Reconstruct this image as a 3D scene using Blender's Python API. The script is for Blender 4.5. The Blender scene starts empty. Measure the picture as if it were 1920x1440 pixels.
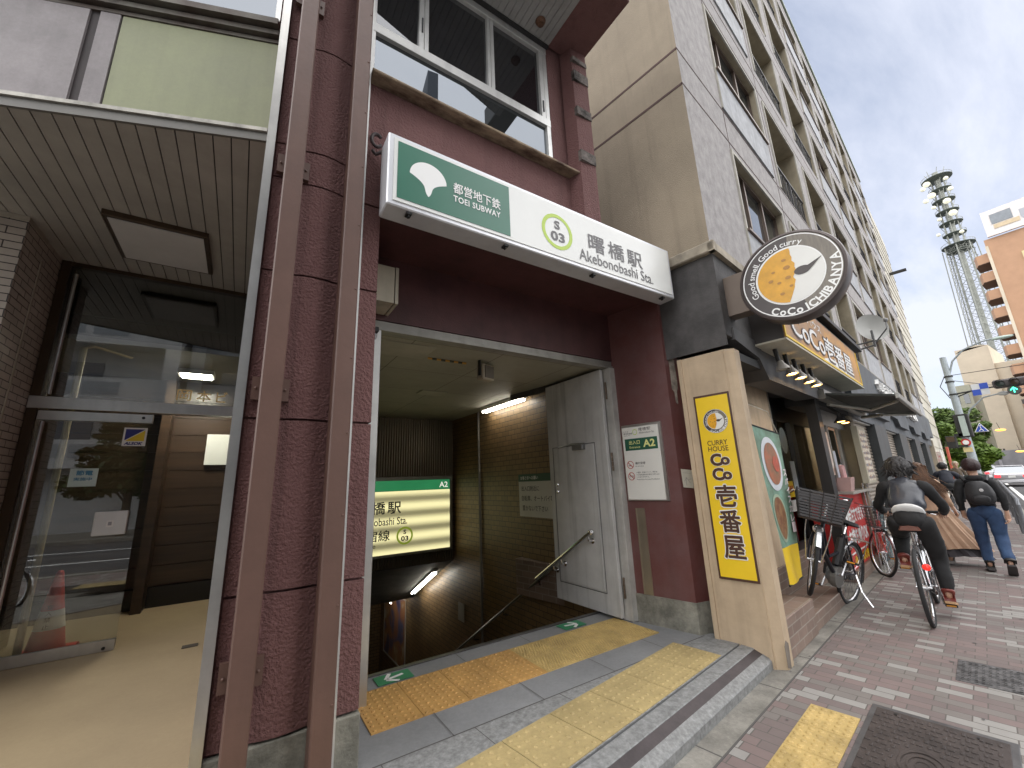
import bpy, math, random
from mathutils import Vector, Matrix, noise
R = math.radians
rnd = random.Random(7)
sc = bpy.context.scene
COL = sc.collection

# ---------------------------------------------------------------- camera
CAMZ = 1.47
yaw, pitch, roll = R(56.5), R(13.57), R(-2.21)
fw = Vector((math.cos(yaw)*math.cos(pitch), math.sin(yaw)*math.cos(pitch), math.sin(pitch)))
rt = Vector((math.sin(yaw), -math.cos(yaw), 0)); up = rt.cross(fw)
rt2 = rt*math.cos(roll)+up*math.sin(roll); up2 = up*math.cos(roll)-rt*math.sin(roll)
cam_d = bpy.data.cameras.new('camera'); cam = bpy.data.objects.new('camera', cam_d); COL.objects.link(cam)
cam_d.sensor_width = 36; cam_d.sensor_fit = 'HORIZONTAL'; cam_d.lens = 36*764.2/1920
cam_d.clip_start = .05; cam_d.clip_end = 3000
m = Matrix((rt2, up2, -fw)).transposed().to_4x4(); m.translation = (0, 0, CAMZ)
cam.matrix_world = m
sc.camera = cam

# ---------------------------------------------------------------- sky, sun, exposure
SUN_EL, SUN_AZ = R(55), R(-127)          # azimuth measured in the ground plane from +X
w = bpy.data.worlds.new('World'); sc.world = w; w.use_nodes = True
nt = w.node_tree; N = nt.nodes; Lk = nt.links
bg = N['Background']; bg.inputs[1].default_value = .1
sky = N.new('ShaderNodeTexSky'); sky.sky_type = 'NISHITA'; sky.sun_disc = False
sky.sun_elevation = SUN_EL; sky.sun_rotation = math.pi/2-SUN_AZ
sky.air_density = 1.0; sky.dust_density = .6
tc = N.new('ShaderNodeTexCoord'); sp = N.new('ShaderNodeSeparateXYZ'); Lk.new(tc.outputs['Generated'], sp.inputs[0])
ad = N.new('ShaderNodeMath'); ad.operation = 'ADD'; ad.inputs[1].default_value = .22; Lk.new(sp.outputs[2], ad.inputs[0])
mx_ = N.new('ShaderNodeMath'); mx_.operation = 'MAXIMUM'; mx_.inputs[1].default_value = .05; Lk.new(ad.outputs[0], mx_.inputs[0])
dx = N.new('ShaderNodeMath'); dx.operation = 'DIVIDE'; Lk.new(sp.outputs[0], dx.inputs[0]); Lk.new(mx_.outputs[0], dx.inputs[1])
dy = N.new('ShaderNodeMath'); dy.operation = 'DIVIDE'; Lk.new(sp.outputs[1], dy.inputs[0]); Lk.new(mx_.outputs[0], dy.inputs[1])
cb = N.new('ShaderNodeCombineXYZ'); Lk.new(dx.outputs[0], cb.inputs[0]); Lk.new(dy.outputs[0], cb.inputs[1])
mp = N.new('ShaderNodeMapping'); mp.inputs['Rotation'].default_value = (0, 0, R(-35)); mp.inputs['Scale'].default_value = (.55, 1.7, 1)
Lk.new(cb.outputs[0], mp.inputs[0])
nz = N.new('ShaderNodeTexNoise'); nz.inputs['Scale'].default_value = 1.1; nz.inputs['Detail'].default_value = 9; nz.inputs['Roughness'].default_value = .62
nz.inputs['Distortion'].default_value = .35
Lk.new(mp.outputs[0], nz.inputs['Vector'])
cr = N.new('ShaderNodeValToRGB'); cr.color_ramp.elements[0].position = .38; cr.color_ramp.elements[1].position = .60
cr.color_ramp.elements[0].color = (.46, .46, .46, 1); cr.color_ramp.elements[1].color = (.97, .97, .97, 1)
Lk.new(nz.outputs[0], cr.inputs[0])
mixc = N.new('ShaderNodeMix'); mixc.data_type = 'RGBA'
Lk.new(cr.outputs[0], mixc.inputs[0]); Lk.new(sky.outputs[0], mixc.inputs[6]); mixc.inputs[7].default_value = (5.4, 5.65, 6.45, 1)
Lk.new(mixc.outputs[2], bg.inputs[0])
sl = bpy.data.lights.new('sun', 'SUN'); sl.energy = 4.3; sl.angle = R(160); sl.color = (1, .96, .9)
so = bpy.data.objects.new('sun', sl); COL.objects.link(so)
sdir = Vector((math.cos(SUN_EL)*math.cos(SUN_AZ), math.cos(SUN_EL)*math.sin(SUN_AZ), math.sin(SUN_EL)))
so.rotation_euler = sdir.to_track_quat('Z', 'Y').to_euler()
sc.view_settings.view_transform = 'Standard'; sc.view_settings.look = 'None'; sc.view_settings.gamma = 1
sc.view_settings.use_curve_mapping = False
sc.view_settings.exposure = .8
sc.cycles.max_bounces = 8; sc.cycles.transparent_max_bounces = 12
try: sc.cycles.sample_clamp_indirect = 8
except Exception: pass

# ---------------------------------------------------------------- frames
P0 = Vector((3.62, 1.88, 0)); SA = R(8.4)
CF = Matrix.Translation(P0) @ Matrix.Rotation(SA, 4, 'Z')      # street frame: s along, n away from the road, z up
WF = Matrix.Identity(4)

def props(o, label=None, cat=None, group=None, kind=None):
    if label: o['label'] = label
    if cat: o['category'] = cat
    if group: o['group'] = group
    if kind: o['kind'] = kind
    return o
def thing(name, label, cat, loc=(0, 0, 0), rz=0, group=None, F=None):
    o = bpy.data.objects.new(name, None); COL.objects.link(o); o.empty_display_size = .2
    M = Matrix.Translation(Vector(loc)) @ Matrix.Rotation(rz, 4, 'Z')
    if F is not None: M = F @ M
    o.matrix_world = M
    MW[o.name] = M.copy()
    return props(o, label, cat, group)
MW = {}
def wm(o): return MW.get(o.name, Matrix.Identity(4))

class MB:
    """collects faces; F maps its coordinates to the world"""
    def __init__(s, F=None): s.v = []; s.f = []; s.mi = []; s.F = F; s.m = 0
    def add(s, vs, fs):
        b = len(s.v); s.v += [Vector(v) for v in vs]; s.f += [tuple(b+i for i in f) for f in fs]; s.mi += [s.m]*len(fs); return s
    def box(s, x0, x1, y0, y1, z0, z1, rot=None, c=None, bev=0):
        if bev > 0:
            b = bev; vs = []; 
            P = [(x0+b, y0+b), (x1-b, y0+b), (x1-b, y1-b), (x0+b, y1-b)]
            O = [(x0+b, y0), (x1-b, y0), (x1, y0+b), (x1, y1-b), (x1-b, y1), (x0+b, y1), (x0, y1-b), (x0, y0+b)]
            vs = [(x, y, z0+b) for x, y in O]+[(x, y, z1-b) for x, y in O]+[(x, y, z0) for x, y in P]+[(x, y, z1) for x, y in P]
            fs = [(i, (i+1) % 8, 8+(i+1) % 8, 8+i) for i in range(8)]
            fs += [(19-3+0-0, 17, 18, 19)[::-1]] if False else [(19, 18, 17, 16), (20, 21, 22, 23)]
            for k in range(4):
                a0 = (2*k) % 8; a1 = (2*k+1) % 8; a2 = (2*k+2) % 8
                fs += [(16+k, 16+(k+1) % 4, a1, a0), (16+(k+1) % 4, a2, a1), (8+a0, 8+a1, 20+(k+1) % 4, 20+k), (8+a1, 8+a2, 20+(k+1) % 4)]
        else:
            vs = [(x, y, z) for z in (z0, z1) for x, y in ((x0, y0), (x1, y0), (x1, y1), (x0, y1))]
            fs = [(3, 2, 1, 0), (4, 5, 6, 7), (0, 1, 5, 4), (1, 2, 6, 5), (2, 3, 7, 6), (3, 0, 4, 7)]
        if rot is not None:
            c = Vector(c or ((x0+x1)/2, (y0+y1)/2, (z0+z1)/2)); vs = [rot @ (Vector(v)-c)+c for v in vs]
        return s.add(vs, fs)
    def quad(s, a, b, c, d): return s.add([a, b, c, d], [(0, 1, 2, 3)])
    def tube(s, pts, r, n=8, cap=True, closed=False):
        pts = [Vector(p) for p in pts]; rs = r if isinstance(r, (list, tuple)) else [r]*len(pts)
        b = len(s.v); k = len(pts); prev = None
        for i, p in enumerate(pts):
            if closed: t = pts[(i+1) % k]-pts[i-1]
            else: t = pts[min(i+1, k-1)]-pts[max(i-1, 0)]
            t.normalize()
            if prev is None: u = t.orthogonal().normalized()
            else: u = (prev-t*prev.dot(t)).normalized()
            prev = u; v = t.cross(u)
            for j in range(n):
                a = 2*math.pi*j/n; s.v.append(p+(u*math.cos(a)+v*math.sin(a))*rs[i])
        for i in range(k if closed else k-1):
            for j in range(n):
                i2 = (i+1) % k
                s.f.append((b+i*n+j, b+i*n+(j+1) % n, b+i2*n+(j+1) % n, b+i2*n+j)); s.mi.append(s.m)
        if cap and not closed:
            s.f.append(tuple(b+j for j in range(n))[::-1]); s.mi.append(s.m)
            s.f.append(tuple(b+(k-1)*n+j for j in range(n))); s.mi.append(s.m)
        return s
    def lathe(s, prof, c=(0, 0, 0), axis=(0, 0, 1), n=24):
        """prof: (radius, height) pairs along axis"""
        ax = Vector(axis).normalized(); u = ax.orthogonal().normalized(); v = ax.cross(u); c = Vector(c); b = len(s.v)
        for r_, h in prof:
            for j in range(n):
                a = 2*math.pi*j/n; s.v.append(c+ax*h+(u*math.cos(a)+v*math.sin(a))*r_)
        for i in range(len(prof)-1):
            for j in range(n): s.f.append((b+i*n+j, b+i*n+(j+1) % n, b+(i+1)*n+(j+1) % n, b+(i+1)*n+j)); s.mi.append(s.m)
        return s
    def prism(s, poly, a, d):
        """poly: 3D points; extrude by vector d, a ignored"""
        b = len(s.v); n = len(poly); d = Vector(d)
        s.v += [Vector(p) for p in poly]+[Vector(p)+d for p in poly]
        s.f += [tuple(b+i for i in range(n))[::-1], tuple(b+n+i for i in range(n))]+[(b+i, b+(i+1) % n, b+n+(i+1) % n, b+n+i) for i in range(n)]
        s.mi += [s.m]*(n+2); return s
    def ball(s, c, r, n=10, m=6, sx=1, sy=1, sz=1):
        c = Vector(c); b = len(s.v)
        for i in range(m+1):
            th = math.pi*i/m
            for j in range(n):
                a = 2*math.pi*j/n; s.v.append(c+Vector((r*sx*math.sin(th)*math.cos(a), r*sy*math.sin(th)*math.sin(a), r*sz*math.cos(th))))
        for i in range(m):
            for j in range(n): s.f.append((b+i*n+j, b+(i+1)*n+j, b+(i+1)*n+(j+1) % n, b+i*n+(j+1) % n)); s.mi.append(s.m)
        return s
    def build(s, name, mat, parent=None, smooth=False, bevel=0, local=False):
        M = s.F if s.F is not None else WF
        if parent is not None and not local: M = wm(parent).inverted() @ M
        if local: M = WF
        me = bpy.data.meshes.new(name); me.from_pydata([M @ v for v in s.v], [], s.f)
        mats = mat if isinstance(mat, (list, tuple)) else [mat]
        for x in mats: me.materials.append(x)
        if len(mats) > 1: me.polygons.foreach_set('material_index', s.mi)
        if smooth: me.polygons.foreach_set('use_smooth', [True]*len(me.polygons))
        me.validate(); me.update()
        o = bpy.data.objects.new(name, me); COL.objects.link(o)
        if parent is not None: o.parent = parent; MW[o.name] = wm(parent)
        if bevel:
            md = o.modifiers.new('bevel', 'BEVEL'); md.width = bevel; md.segments = 2; md.limit_method = 'ANGLE'; md.angle_limit = R(40)
        if smooth:
            try: me.set_sharp_from_angle(angle=R(45))
            except Exception: pass
        return o
def subpart(mb, name, mat, part, **k): return mb.build(name, mat, part, **k)

def copy_tree(o, parent=None):
    c = o.copy(); COL.objects.link(c); c.parent = parent
    for ch in [x for x in bpy.data.objects if x.parent == o]: copy_tree(ch, c)
    return c

# ---------------------------------------------------------------- materials
MATS = {}
def mat(name, col, rough=.7, metal=0, var=.12, vs=3, bump=0, bs=80, streak=0, spec=.5, col2=None, emit=0, dirt=0, vscale=(1, 1, 1), coat=0, bdist=.01):
    if name in MATS: return MATS[name]
    m = bpy.data.materials.new(name); m.use_nodes = True; nt = m.node_tree; n = nt.nodes; l = nt.links
    b = n['Principled BSDF']; b.inputs['Roughness'].default_value = rough; b.inputs['Metallic'].default_value = metal
    b.inputs['Specular IOR Level'].default_value = spec; b.inputs['Coat Weight'].default_value = coat
    tc = n.new('ShaderNodeTexCoord')
    c = None
    if var > 0 or col2:
        mp = n.new('ShaderNodeMapping'); mp.inputs['Scale'].default_value = vscale; l.new(tc.outputs['Object'], mp.inputs[0])
        nz = n.new('ShaderNodeTexNoise'); nz.inputs['Scale'].default_value = vs; nz.inputs['Detail'].default_value = 6; nz.inputs['Roughness'].default_value = .65
        l.new(mp.outputs[0], nz.inputs['Vector'])
        cr = n.new('ShaderNodeValToRGB'); cr.color_ramp.elements[0].position = .35; cr.color_ramp.elements[1].position = .65
        c2 = col2 or tuple(x*(1-var*1.6) for x in col)
        c1 = col if col2 else tuple(min(1, x*(1+var*.5)) for x in col)
        cr.color_ramp.elements[0].color = (*c1, 1); cr.color_ramp.elements[1].color = (*c2, 1)
        l.new(nz.outputs[0], cr.inputs[0]); c = cr.outputs[0]
    if streak > 0:
        mp = n.new('ShaderNodeMapping'); mp.inputs['Scale'].default_value = (9, 9, .45); l.new(tc.outputs['Object'], mp.inputs[0])
        nz = n.new('ShaderNodeTexNoise'); nz.inputs['Scale'].default_value = 1.3; nz.inputs['Detail'].default_value = 5; l.new(mp.outputs[0], nz.inputs['Vector'])
        cr = n.new('ShaderNodeValToRGB'); cr.color_ramp.elements[0].position = .5; cr.color_ramp.elements[1].position = .72
        cr.color_ramp.elements[0].color = (1, 1, 1, 1); cr.color_ramp.elements[1].color = (1-streak, 1-streak, 1-streak, 1)
        l.new(nz.outputs[0], cr.inputs[0])
        mu = n.new('ShaderNodeMix'); mu.data_type = 'RGBA'; mu.blend_type = 'MULTIPLY'; mu.inputs[0].default_value = 1
        if c: l.new(c, mu.inputs[6])
        else: mu.inputs[6].default_value = (*col, 1)
        l.new(cr.outputs[0], mu.inputs[7]); c = mu.outputs[2]
    if dirt > 0:
        nz = n.new('ShaderNodeTexNoise'); nz.inputs['Scale'].default_value = 40; nz.inputs['Detail'].default_value = 8; nz.inputs['Roughness'].default_value = .8; l.new(tc.outputs['Object'], nz.inputs['Vector'])
        cr = n.new('ShaderNodeValToRGB'); cr.color_ramp.elements[0].position = .3; cr.color_ramp.elements[1].position = .75
        cr.color_ramp.elements[0].color = (1-dirt,)*3+(1,); cr.color_ramp.elements[1].color = (1, 1, 1, 1)
        l.new(nz.outputs[0], cr.inputs[0])
        mu = n.new('ShaderNodeMix'); mu.data_type = 'RGBA'; mu.blend_type = 'MULTIPLY'; mu.inputs[0].default_value = 1
        if c: l.new(c, mu.inputs[6])
        else: mu.inputs[6].default_value = (*col, 1)
        l.new(cr.outputs[0], mu.inputs[7]); c = mu.outputs[2]
    if c: l.new(c, b.inputs['Base Color'])
    else: b.inputs['Base Color'].default_value = (*col, 1)
    if bump > 0:
        nz = n.new('ShaderNodeTexNoise'); nz.inputs['Scale'].default_value = bs; nz.inputs['Detail'].default_value = 4; l.new(tc.outputs['Object'], nz.inputs['Vector'])
        bp = n.new('ShaderNodeBump'); bp.inputs['Strength'].default_value = bump; bp.inputs['Distance'].default_value = bdist
        l.new(nz.outputs[0], bp.inputs['Height']); l.new(bp.outputs[0], b.inputs['Normal'])
    if emit > 0:
        b.inputs['Emission Strength'].default_value = emit
        if c: l.new(c, b.inputs['Emission Color'])
        else: b.inputs['Emission Color'].default_value = (*col, 1)
    MATS[name] = m; return m

def brickmat(name, axes, c1, c2, mortar, bw, bh, ms=.006, rough=.6, off=.5, bump=.4, c3=None, frame=None, smooth=.1, ramp=None, offset=(0, 0, 0), dirt=.25):
    """axes: which object coordinates run along and across the courses, e.g. 'xz'"""
    if name in MATS: return MATS[name]
    m = bpy.data.materials.new(name); m.use_nodes = True; nt = m.node_tree; n = nt.nodes; l = nt.links
    b = n['Principled BSDF']; b.inputs['Roughness'].default_value = rough
    tc = n.new('ShaderNodeTexCoord'); src = tc.outputs['Object']
    if frame is not None:
        mp = n.new('ShaderNodeMapping'); mp.inputs['Rotation'].default_value = (0, 0, -frame); mp.inputs['Location'].default_value = offset; l.new(src, mp.inputs[0]); src = mp.outputs[0]
    sp = n.new('ShaderNodeSeparateXYZ'); l.new(src, sp.inputs[0]); cb = n.new('ShaderNodeCombineXYZ')
    l.new(sp.outputs['xyz'.index(axes[0])], cb.inputs[0]); l.new(sp.outputs['xyz'.index(axes[1])], cb.inputs[1])
    br = n.new('ShaderNodeTexBrick'); l.new(cb.outputs[0], br.inputs['Vector']); br.offset = off
    br.inputs['Scale'].default_value = 1; br.inputs['Brick Width'].default_value = bw; br.inputs['Row Height'].default_value = bh
    br.inputs['Mortar Size'].default_value = ms; br.inputs['Mortar Smooth'].default_value = smooth; br.inputs['Bias'].default_value = 0
    if ramp:
        br.inputs['Color1'].default_value = (0, 0, 0, 1); br.inputs['Color2'].default_value = (1, 1, 1, 1); br.inputs['Mortar'].default_value = (.5, .5, .5, 1)
        cr = n.new('ShaderNodeValToRGB'); cr.color_ramp.interpolation = 'CONSTANT'
        el = cr.color_ramp.elements
        while len(el) < len(ramp): el.new(.5)
        for i, (p, c) in enumerate(ramp): el[i].position = p; el[i].color = (*c, 1)
        l.new(br.outputs['Color'], cr.inputs[0])
        mx = n.new('ShaderNodeMix'); mx.data_type = 'RGBA'; l.new(br.outputs['Fac'], mx.inputs[0]); l.new(cr.outputs[0], mx.inputs[6]); mx.inputs[7].default_value = (*mortar, 1)
        c = mx.outputs[2]
    else:
        br.inputs['Color1'].default_value = (*c1, 1); br.inputs['Color2'].default_value = (*c2, 1); br.inputs['Mortar'].default_value = (*mortar, 1)
        c = br.outputs['Color']
    nz = n.new('ShaderNodeTexNoise'); nz.inputs['Scale'].default_value = 2.5; nz.inputs['Detail'].default_value = 10; nz.inputs['Roughness'].default_value = .75; l.new(tc.outputs['Object'], nz.inputs['Vector'])
    cr2 = n.new('ShaderNodeValToRGB'); cr2.color_ramp.elements[0].position = .3; cr2.color_ramp.elements[1].position = .7
    cr2.color_ramp.elements[0].color = (1-dirt,)*3+(1,); cr2.color_ramp.elements[1].color = (1.0,)*3+(1,); l.new(nz.outputs[0], cr2.inputs[0])
    mu = n.new('ShaderNodeMix'); mu.data_type = 'RGBA'; mu.blend_type = 'MULTIPLY'; mu.inputs[0].default_value = 1
    l.new(c, mu.inputs[6]); l.new(cr2.outputs[0], mu.inputs[7]); l.new(mu.outputs[2], b.inputs['Base Color'])
    inv = n.new('ShaderNodeMath'); inv.operation = 'SUBTRACT'; inv.inputs[0].default_value = 1; l.new(br.outputs['Fac'], inv.inputs[1])
    nz2 = n.new('ShaderNodeTexNoise'); nz2.inputs['Scale'].default_value = 90; l.new(tc.outputs['Object'], nz2.inputs['Vector'])
    ad = n.new('ShaderNodeMath'); ad.operation = 'MULTIPLY_ADD'; ad.inputs[1].default_value = .25; l.new(nz2.outputs[0], ad.inputs[0]); l.new(inv.outputs[0], ad.inputs[2])
    bp = n.new('ShaderNodeBump'); bp.inputs['Strength'].default_value = bump; bp.inputs['Distance'].default_value = .006; l.new(ad.outputs[0], bp.inputs['Height']); l.new(bp.outputs[0], b.inputs['Normal'])
    MATS[name] = m; return m

def glassmat(name, tint=(.8, .85, .85), refl=1.55, base=None, rough=.01, rtint=(1, 1, 1), trans=True):
    if name in MATS: return MATS[name]
    m = bpy.data.materials.new(name); m.use_nodes = True; nt = m.node_tree; n = nt.nodes; l = nt.links
    n.remove(n['Principled BSDF']); out = n['Material Output']
    fr = n.new('ShaderNodeFresnel'); fr.inputs['IOR'].default_value = refl
    gl = n.new('ShaderNodeBsdfGlossy'); gl.inputs['Roughness'].default_value = rough; gl.inputs['Color'].default_value = (*rtint, 1)
    tr = n.new('ShaderNodeBsdfTransparent' if trans else 'ShaderNodeBsdfDiffuse'); tr.inputs['Color'].default_value = (*(tint if trans else base), 1)
    mx = n.new('ShaderNodeMixShader'); l.new(fr.outputs[0], mx.inputs[0]); l.new(tr.outputs[0], mx.inputs[1]); l.new(gl.outputs[0], mx.inputs[2]); l.new(mx.outputs[0], out.inputs[0])
    MATS[name] = m; return m

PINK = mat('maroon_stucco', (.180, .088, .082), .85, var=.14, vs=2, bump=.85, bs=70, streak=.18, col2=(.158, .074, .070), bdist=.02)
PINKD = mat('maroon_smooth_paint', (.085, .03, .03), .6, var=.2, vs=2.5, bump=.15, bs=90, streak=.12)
PINKP = mat('maroon_pillar_paint', (.13, .058, .055), .5, var=.0, vs=5, bump=.2, bs=120, streak=.1, col2=(.115, .036, .032), spec=.6)
BASEC = mat('concrete_plinth', (.30, .29, .24), .85, var=.3, vs=6, bump=.5, bs=50, dirt=.3)
PIPE = mat('brown_painted_steel', (.125, .07, .054), .42, var=.1, vs=3, bump=.1, bs=40, streak=.12)
STEEL = mat('brushed_stainless', (.62, .61, .58), .32, .9, var=.12, vs=2, streak=.1)
STEELW = mat('pale_aluminium', (.66, .66, .64), .4, .45, var=.1, vs=4, streak=.15)
DKMET = mat('dark_metal', (.03, .03, .03), .5, .3, var=.1)
BLACK = mat('black_plastic', (.015, .015, .016), .5, var=0)
RUBBER = mat('tyre_rubber', (.022, .022, .023), .8, var=.1)
CHROME = mat('chrome', (.75, .75, .76), .18, 1, var=0)
WHITE = mat('white_paint', (.78, .78, .76), .5, var=.05)
SIGNW = mat('sign_acrylic', (.80, .81, .78), .25, var=.03, vs=2, emit=.0)
SIGNG = mat('sign_green', (.035, .16, .105), .3, var=.05, emit=0)
TXTW = mat('white_lettering', (.85, .85, .83), .4, var=0)
TXTG = mat('grey_lettering', (.10, .095, .10), .4, var=0)
TXTB = mat('black_lettering', (.02, .02, .02), .4, var=0)
LIME = mat('lime_green', (.45, .62, .07), .4, var=0)
YEL = mat('yellow_sign', (.85, .58, .02), .35, var=.04)
BROWN = mat('brown_lettering', (.07, .03, .018), .4, var=0)
TANW = mat('tan_stucco', (.33, .275, .20), .85, var=.12, vs=.8, bump=.5, bs=90, streak=.15, dirt=.1)
TANP = mat('tan_pillar_paint', (.50, .385, .26), .7, var=.1, vs=3, bump=.15, bs=60, streak=.15)
GREYC = mat('grey_exposed_concrete', (.44, .415, .405), .85, var=.16, vs=9, bump=.3, bs=60, streak=.08, dirt=.25, vscale=(1, 1, .8))
GREYP = mat('grey_panel', (.42, .43, .45), .7, var=.15, vs=6, streak=.2, dirt=.1)
DBAND = mat('charcoal_band', (.075, .07, .068), .7, var=.25, vs=5, bump=.3, bs=50, streak=.2, dirt=.15)
BBAND = mat('blue_grey_band', (.10, .115, .13), .6, var=.25, vs=2, streak=.3, dirt=.1)
DWIN = glassmat('dark_window_glass', refl=2.0, base=(.012, .012, .014), trans=False, rtint=(.95, .97, 1))
DWIN2 = glassmat('mirror_window_glass', refl=3.5, base=(.02, .022, .022), trans=False, rtint=(.9, .95, 1))
DWIN3 = glassmat('tinted_window_glass', refl=3.5, base=(.02, .022, .022), trans=False, rtint=(.46, .50, .55))
GLASS = glassmat('clear_glass', tint=(.88, .90, .88), refl=1.85)
GLASS2 = glassmat('clear_shop_glass', tint=(.85, .88, .88), refl=1.5)
TILEB = brickmat('brown_tile_yz', 'yz', (.25, .16, .075), (.19, .12, .055), (.045, .03, .018), .17, .075, ms=.005, rough=.45)
TILEBX = brickmat('brown_tile_xz', 'xz', (.25, .16, .075), (.19, .12, .055), (.045, .03, .018), .17, .075, ms=.005, rough=.45)
ORANGE = mat('orange_plastic', (.75, .10, .03), .5, var=.1)
RED = mat('red_panel', (.55, .025, .025), .4, var=.06)

# ---------------------------------------------------------------- lettering
def glyphs(body, bold=0, spacing=1.0, res=3, shear=0):
    cu = bpy.data.curves.new('t', 'FONT'); cu.body = body; cu.size = 1; cu.offset = bold; cu.space_character = spacing; cu.resolution_u = res; cu.shear = shear
    cu.fill_mode = 'FRONT'; cu.extrude = 0
    o = bpy.data.objects.new('t', cu); COL.objects.link(o)
    dg = bpy.context.evaluated_depsgraph_get(); me = bpy.data.meshes.new_from_object(o.evaluated_get(dg))
    vs = [v.co.copy() for v in me.vertices]; fs = [tuple(p.vertices) for p in me.polygons]
    bpy.data.objects.remove(o); bpy.data.curves.remove(cu); bpy.data.meshes.remove(me)
    return vs, fs
def text(body, org, right, upv, h, w=None, m=None, name='lettering', parent=None, bold=0, F=None, align='L', lift=.003, spacing=1.0, mb=None, shear=0):
    """org: lower left corner (or centre bottom with align C) of the inked area; h its height, w its width"""
    cjk = 0
    if any(ord(c_) > 0x2000 for c_ in body): cjk, bold = bold*.8, 0
    vs, fs = glyphs(body, bold, spacing, shear=shear)
    if not vs: return None
    x0 = min(v.x for v in vs); x1 = max(v.x for v in vs); y0 = min(v.y for v in vs); y1 = max(v.y for v in vs)
    sy = h/(y1-y0); sx = (w/(x1-x0)) if w else sy
    right = Vector(right).normalized(); upv = Vector(upv).normalized(); nrm = right.cross(upv); org = Vector(org)
    if align == 'C': org = org-right*(x1-x0)*sx/2
    out = [org+right*(v.x-x0)*sx+upv*(v.y-y0)*sy+nrm*lift for v in vs]
    if mb is not None: mb.add(out, fs); return None
    b = MB(F); b.add(out, fs)
    if cjk:
        for k, (ax_, ay_) in enumerate(((1, 0), (-1, 0), (0, 1), (0, -1), (.7, .7), (-.7, -.7), (.7, -.7), (-.7, .7))):
            dlt = right*ax_*cjk*sx+upv*ay_*cjk*sy+nrm*.00006*(k+1); b.add([p+dlt for p in out], fs)
    return b.build(name, m, parent)
def arc_text(mb, body, c, right, upv, rad, a0, a1, h, inward=False, bold=0, lift=.003):
    """letters along an arc from angle a0 to a1 (degrees, counted from +right towards +up)"""
    right = Vector(right).normalized(); upv = Vector(upv).normalized(); nrm = right.cross(upv); c = Vector(c)
    arc_ = abs(R(a1-a0))*rad
    G = [glyphs(ch, bold) if ch != ' ' else ([], []) for ch in body]
    W = [(max(v.x for v in g_[0])-min(v.x for v in g_[0])+.09) if g_[0] else .22 for g_ in G]; tot = sum(W); acc = 0; h = min(h, arc_*.7/tot)
    for (vs, fs), w_ in zip(G, W):
        a = R(a0+(a1-a0)*(acc+w_/2)/tot); acc += w_
        if not vs: continue
        xm = (min(v.x for v in vs)+max(v.x for v in vs))/2
        er = right*math.cos(a)+upv*math.sin(a); et = -right*math.sin(a)+upv*math.cos(a)
        tx, ty = (et, -er) if inward else (-et, er)
        p = c+er*rad
        mb.add([p+tx*(v.x-xm)*h/.7+ty*(v.y-.35)*h/.7+nrm*lift for v in vs], fs)
def ellipse(mb, c, right, upv, rx, ry, lift=0, n=40, rin=0, a0=0, a1=360):
    right = Vector(right).normalized(); upv = Vector(upv).normalized(); nrm = right.cross(upv); c = Vector(c)+nrm*lift
    full = abs(a1-a0) >= 360
    P = [R(a0+(a1-a0)*i/n) for i in range(n if full else n+1)]
    o = [c+right*rx*math.cos(a)+upv*ry*math.sin(a) for a in P]
    if rin <= 0:
        mb.add(o+([] if full else []), [tuple(range(len(o)))])
    else:
        k = rin; i_ = [c+right*rx*k*math.cos(a)+upv*ry*k*math.sin(a) for a in P]; L = len(o)
        mb.add(o+i_, [(j, (j+1) % L, L+(j+1) % L, L+j) for j in range(L if full else L-1)])
XV, YV, ZV = Vector((1, 0, 0)), Vector((0, 1, 0)), Vector((0, 0, 1))
# ================================================================= GROUND
G0 = .12                      # station floor
ASPH = mat('asphalt', (.085, .085, .088), .85, var=.25, vs=1.2, bump=.4, bs=120, dirt=.25)
PAVER = brickmat('brick_pavers', 'yx', None, None, (.12, .105, .095), .172, .0855, ms=.0035, rough=.8, off=.37, bump=.35, frame=SA-0, dirt=.2,
    ramp=[(0, (.205, .155, .145)), (.30, (.175, .14, .132)), (.55, (.195, .175, .16)), (.80, (.30, .288, .268))])
CONC = mat('pavement_concrete', (.30, .285, .25), .85, var=.25, vs=4, bump=.3, bs=90, dirt=.35)
GRAN = mat('granite_slab', (.26, .265, .27), .6, var=.12, vs=1.5, bump=.08, bs=60, dirt=.25)
GRANL = mat('granite_light', (.34, .345, .34), .65, var=.2, vs=30, bump=.1, bs=60, dirt=.5)
TACO = mat('tactile_orange', (.56, .32, .10), .6, var=.15, vs=4, dirt=.2)
TACY = mat('tactile_yellow', (.56, .40, .15), .6, var=.2, vs=4, dirt=.25)
TACD = mat('tactile_worn', (.50, .385, .175), .7, var=.12, vs=3, dirt=.3)
SEAM = mat('joint_dark', (.09, .085, .08), .9, var=0)

def rot2(s, n): v = CF @ Vector((s, n, 0)); return v.x, v.y
g = MB()
for x0, x1, y0, y1 in ((-400, 700, -400, 2.9), (-400, .55, 2.9, 12.2), (3.6, 700, 2.9, 12.2), (-400, 700, 12.2, 400)):
    g.quad((x0, y0, -.13), (x1, y0, -.13), (x1, y1, -.13), (x0, y1, -.13))
props(g.build('road', ASPH), kind='structure')
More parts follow.
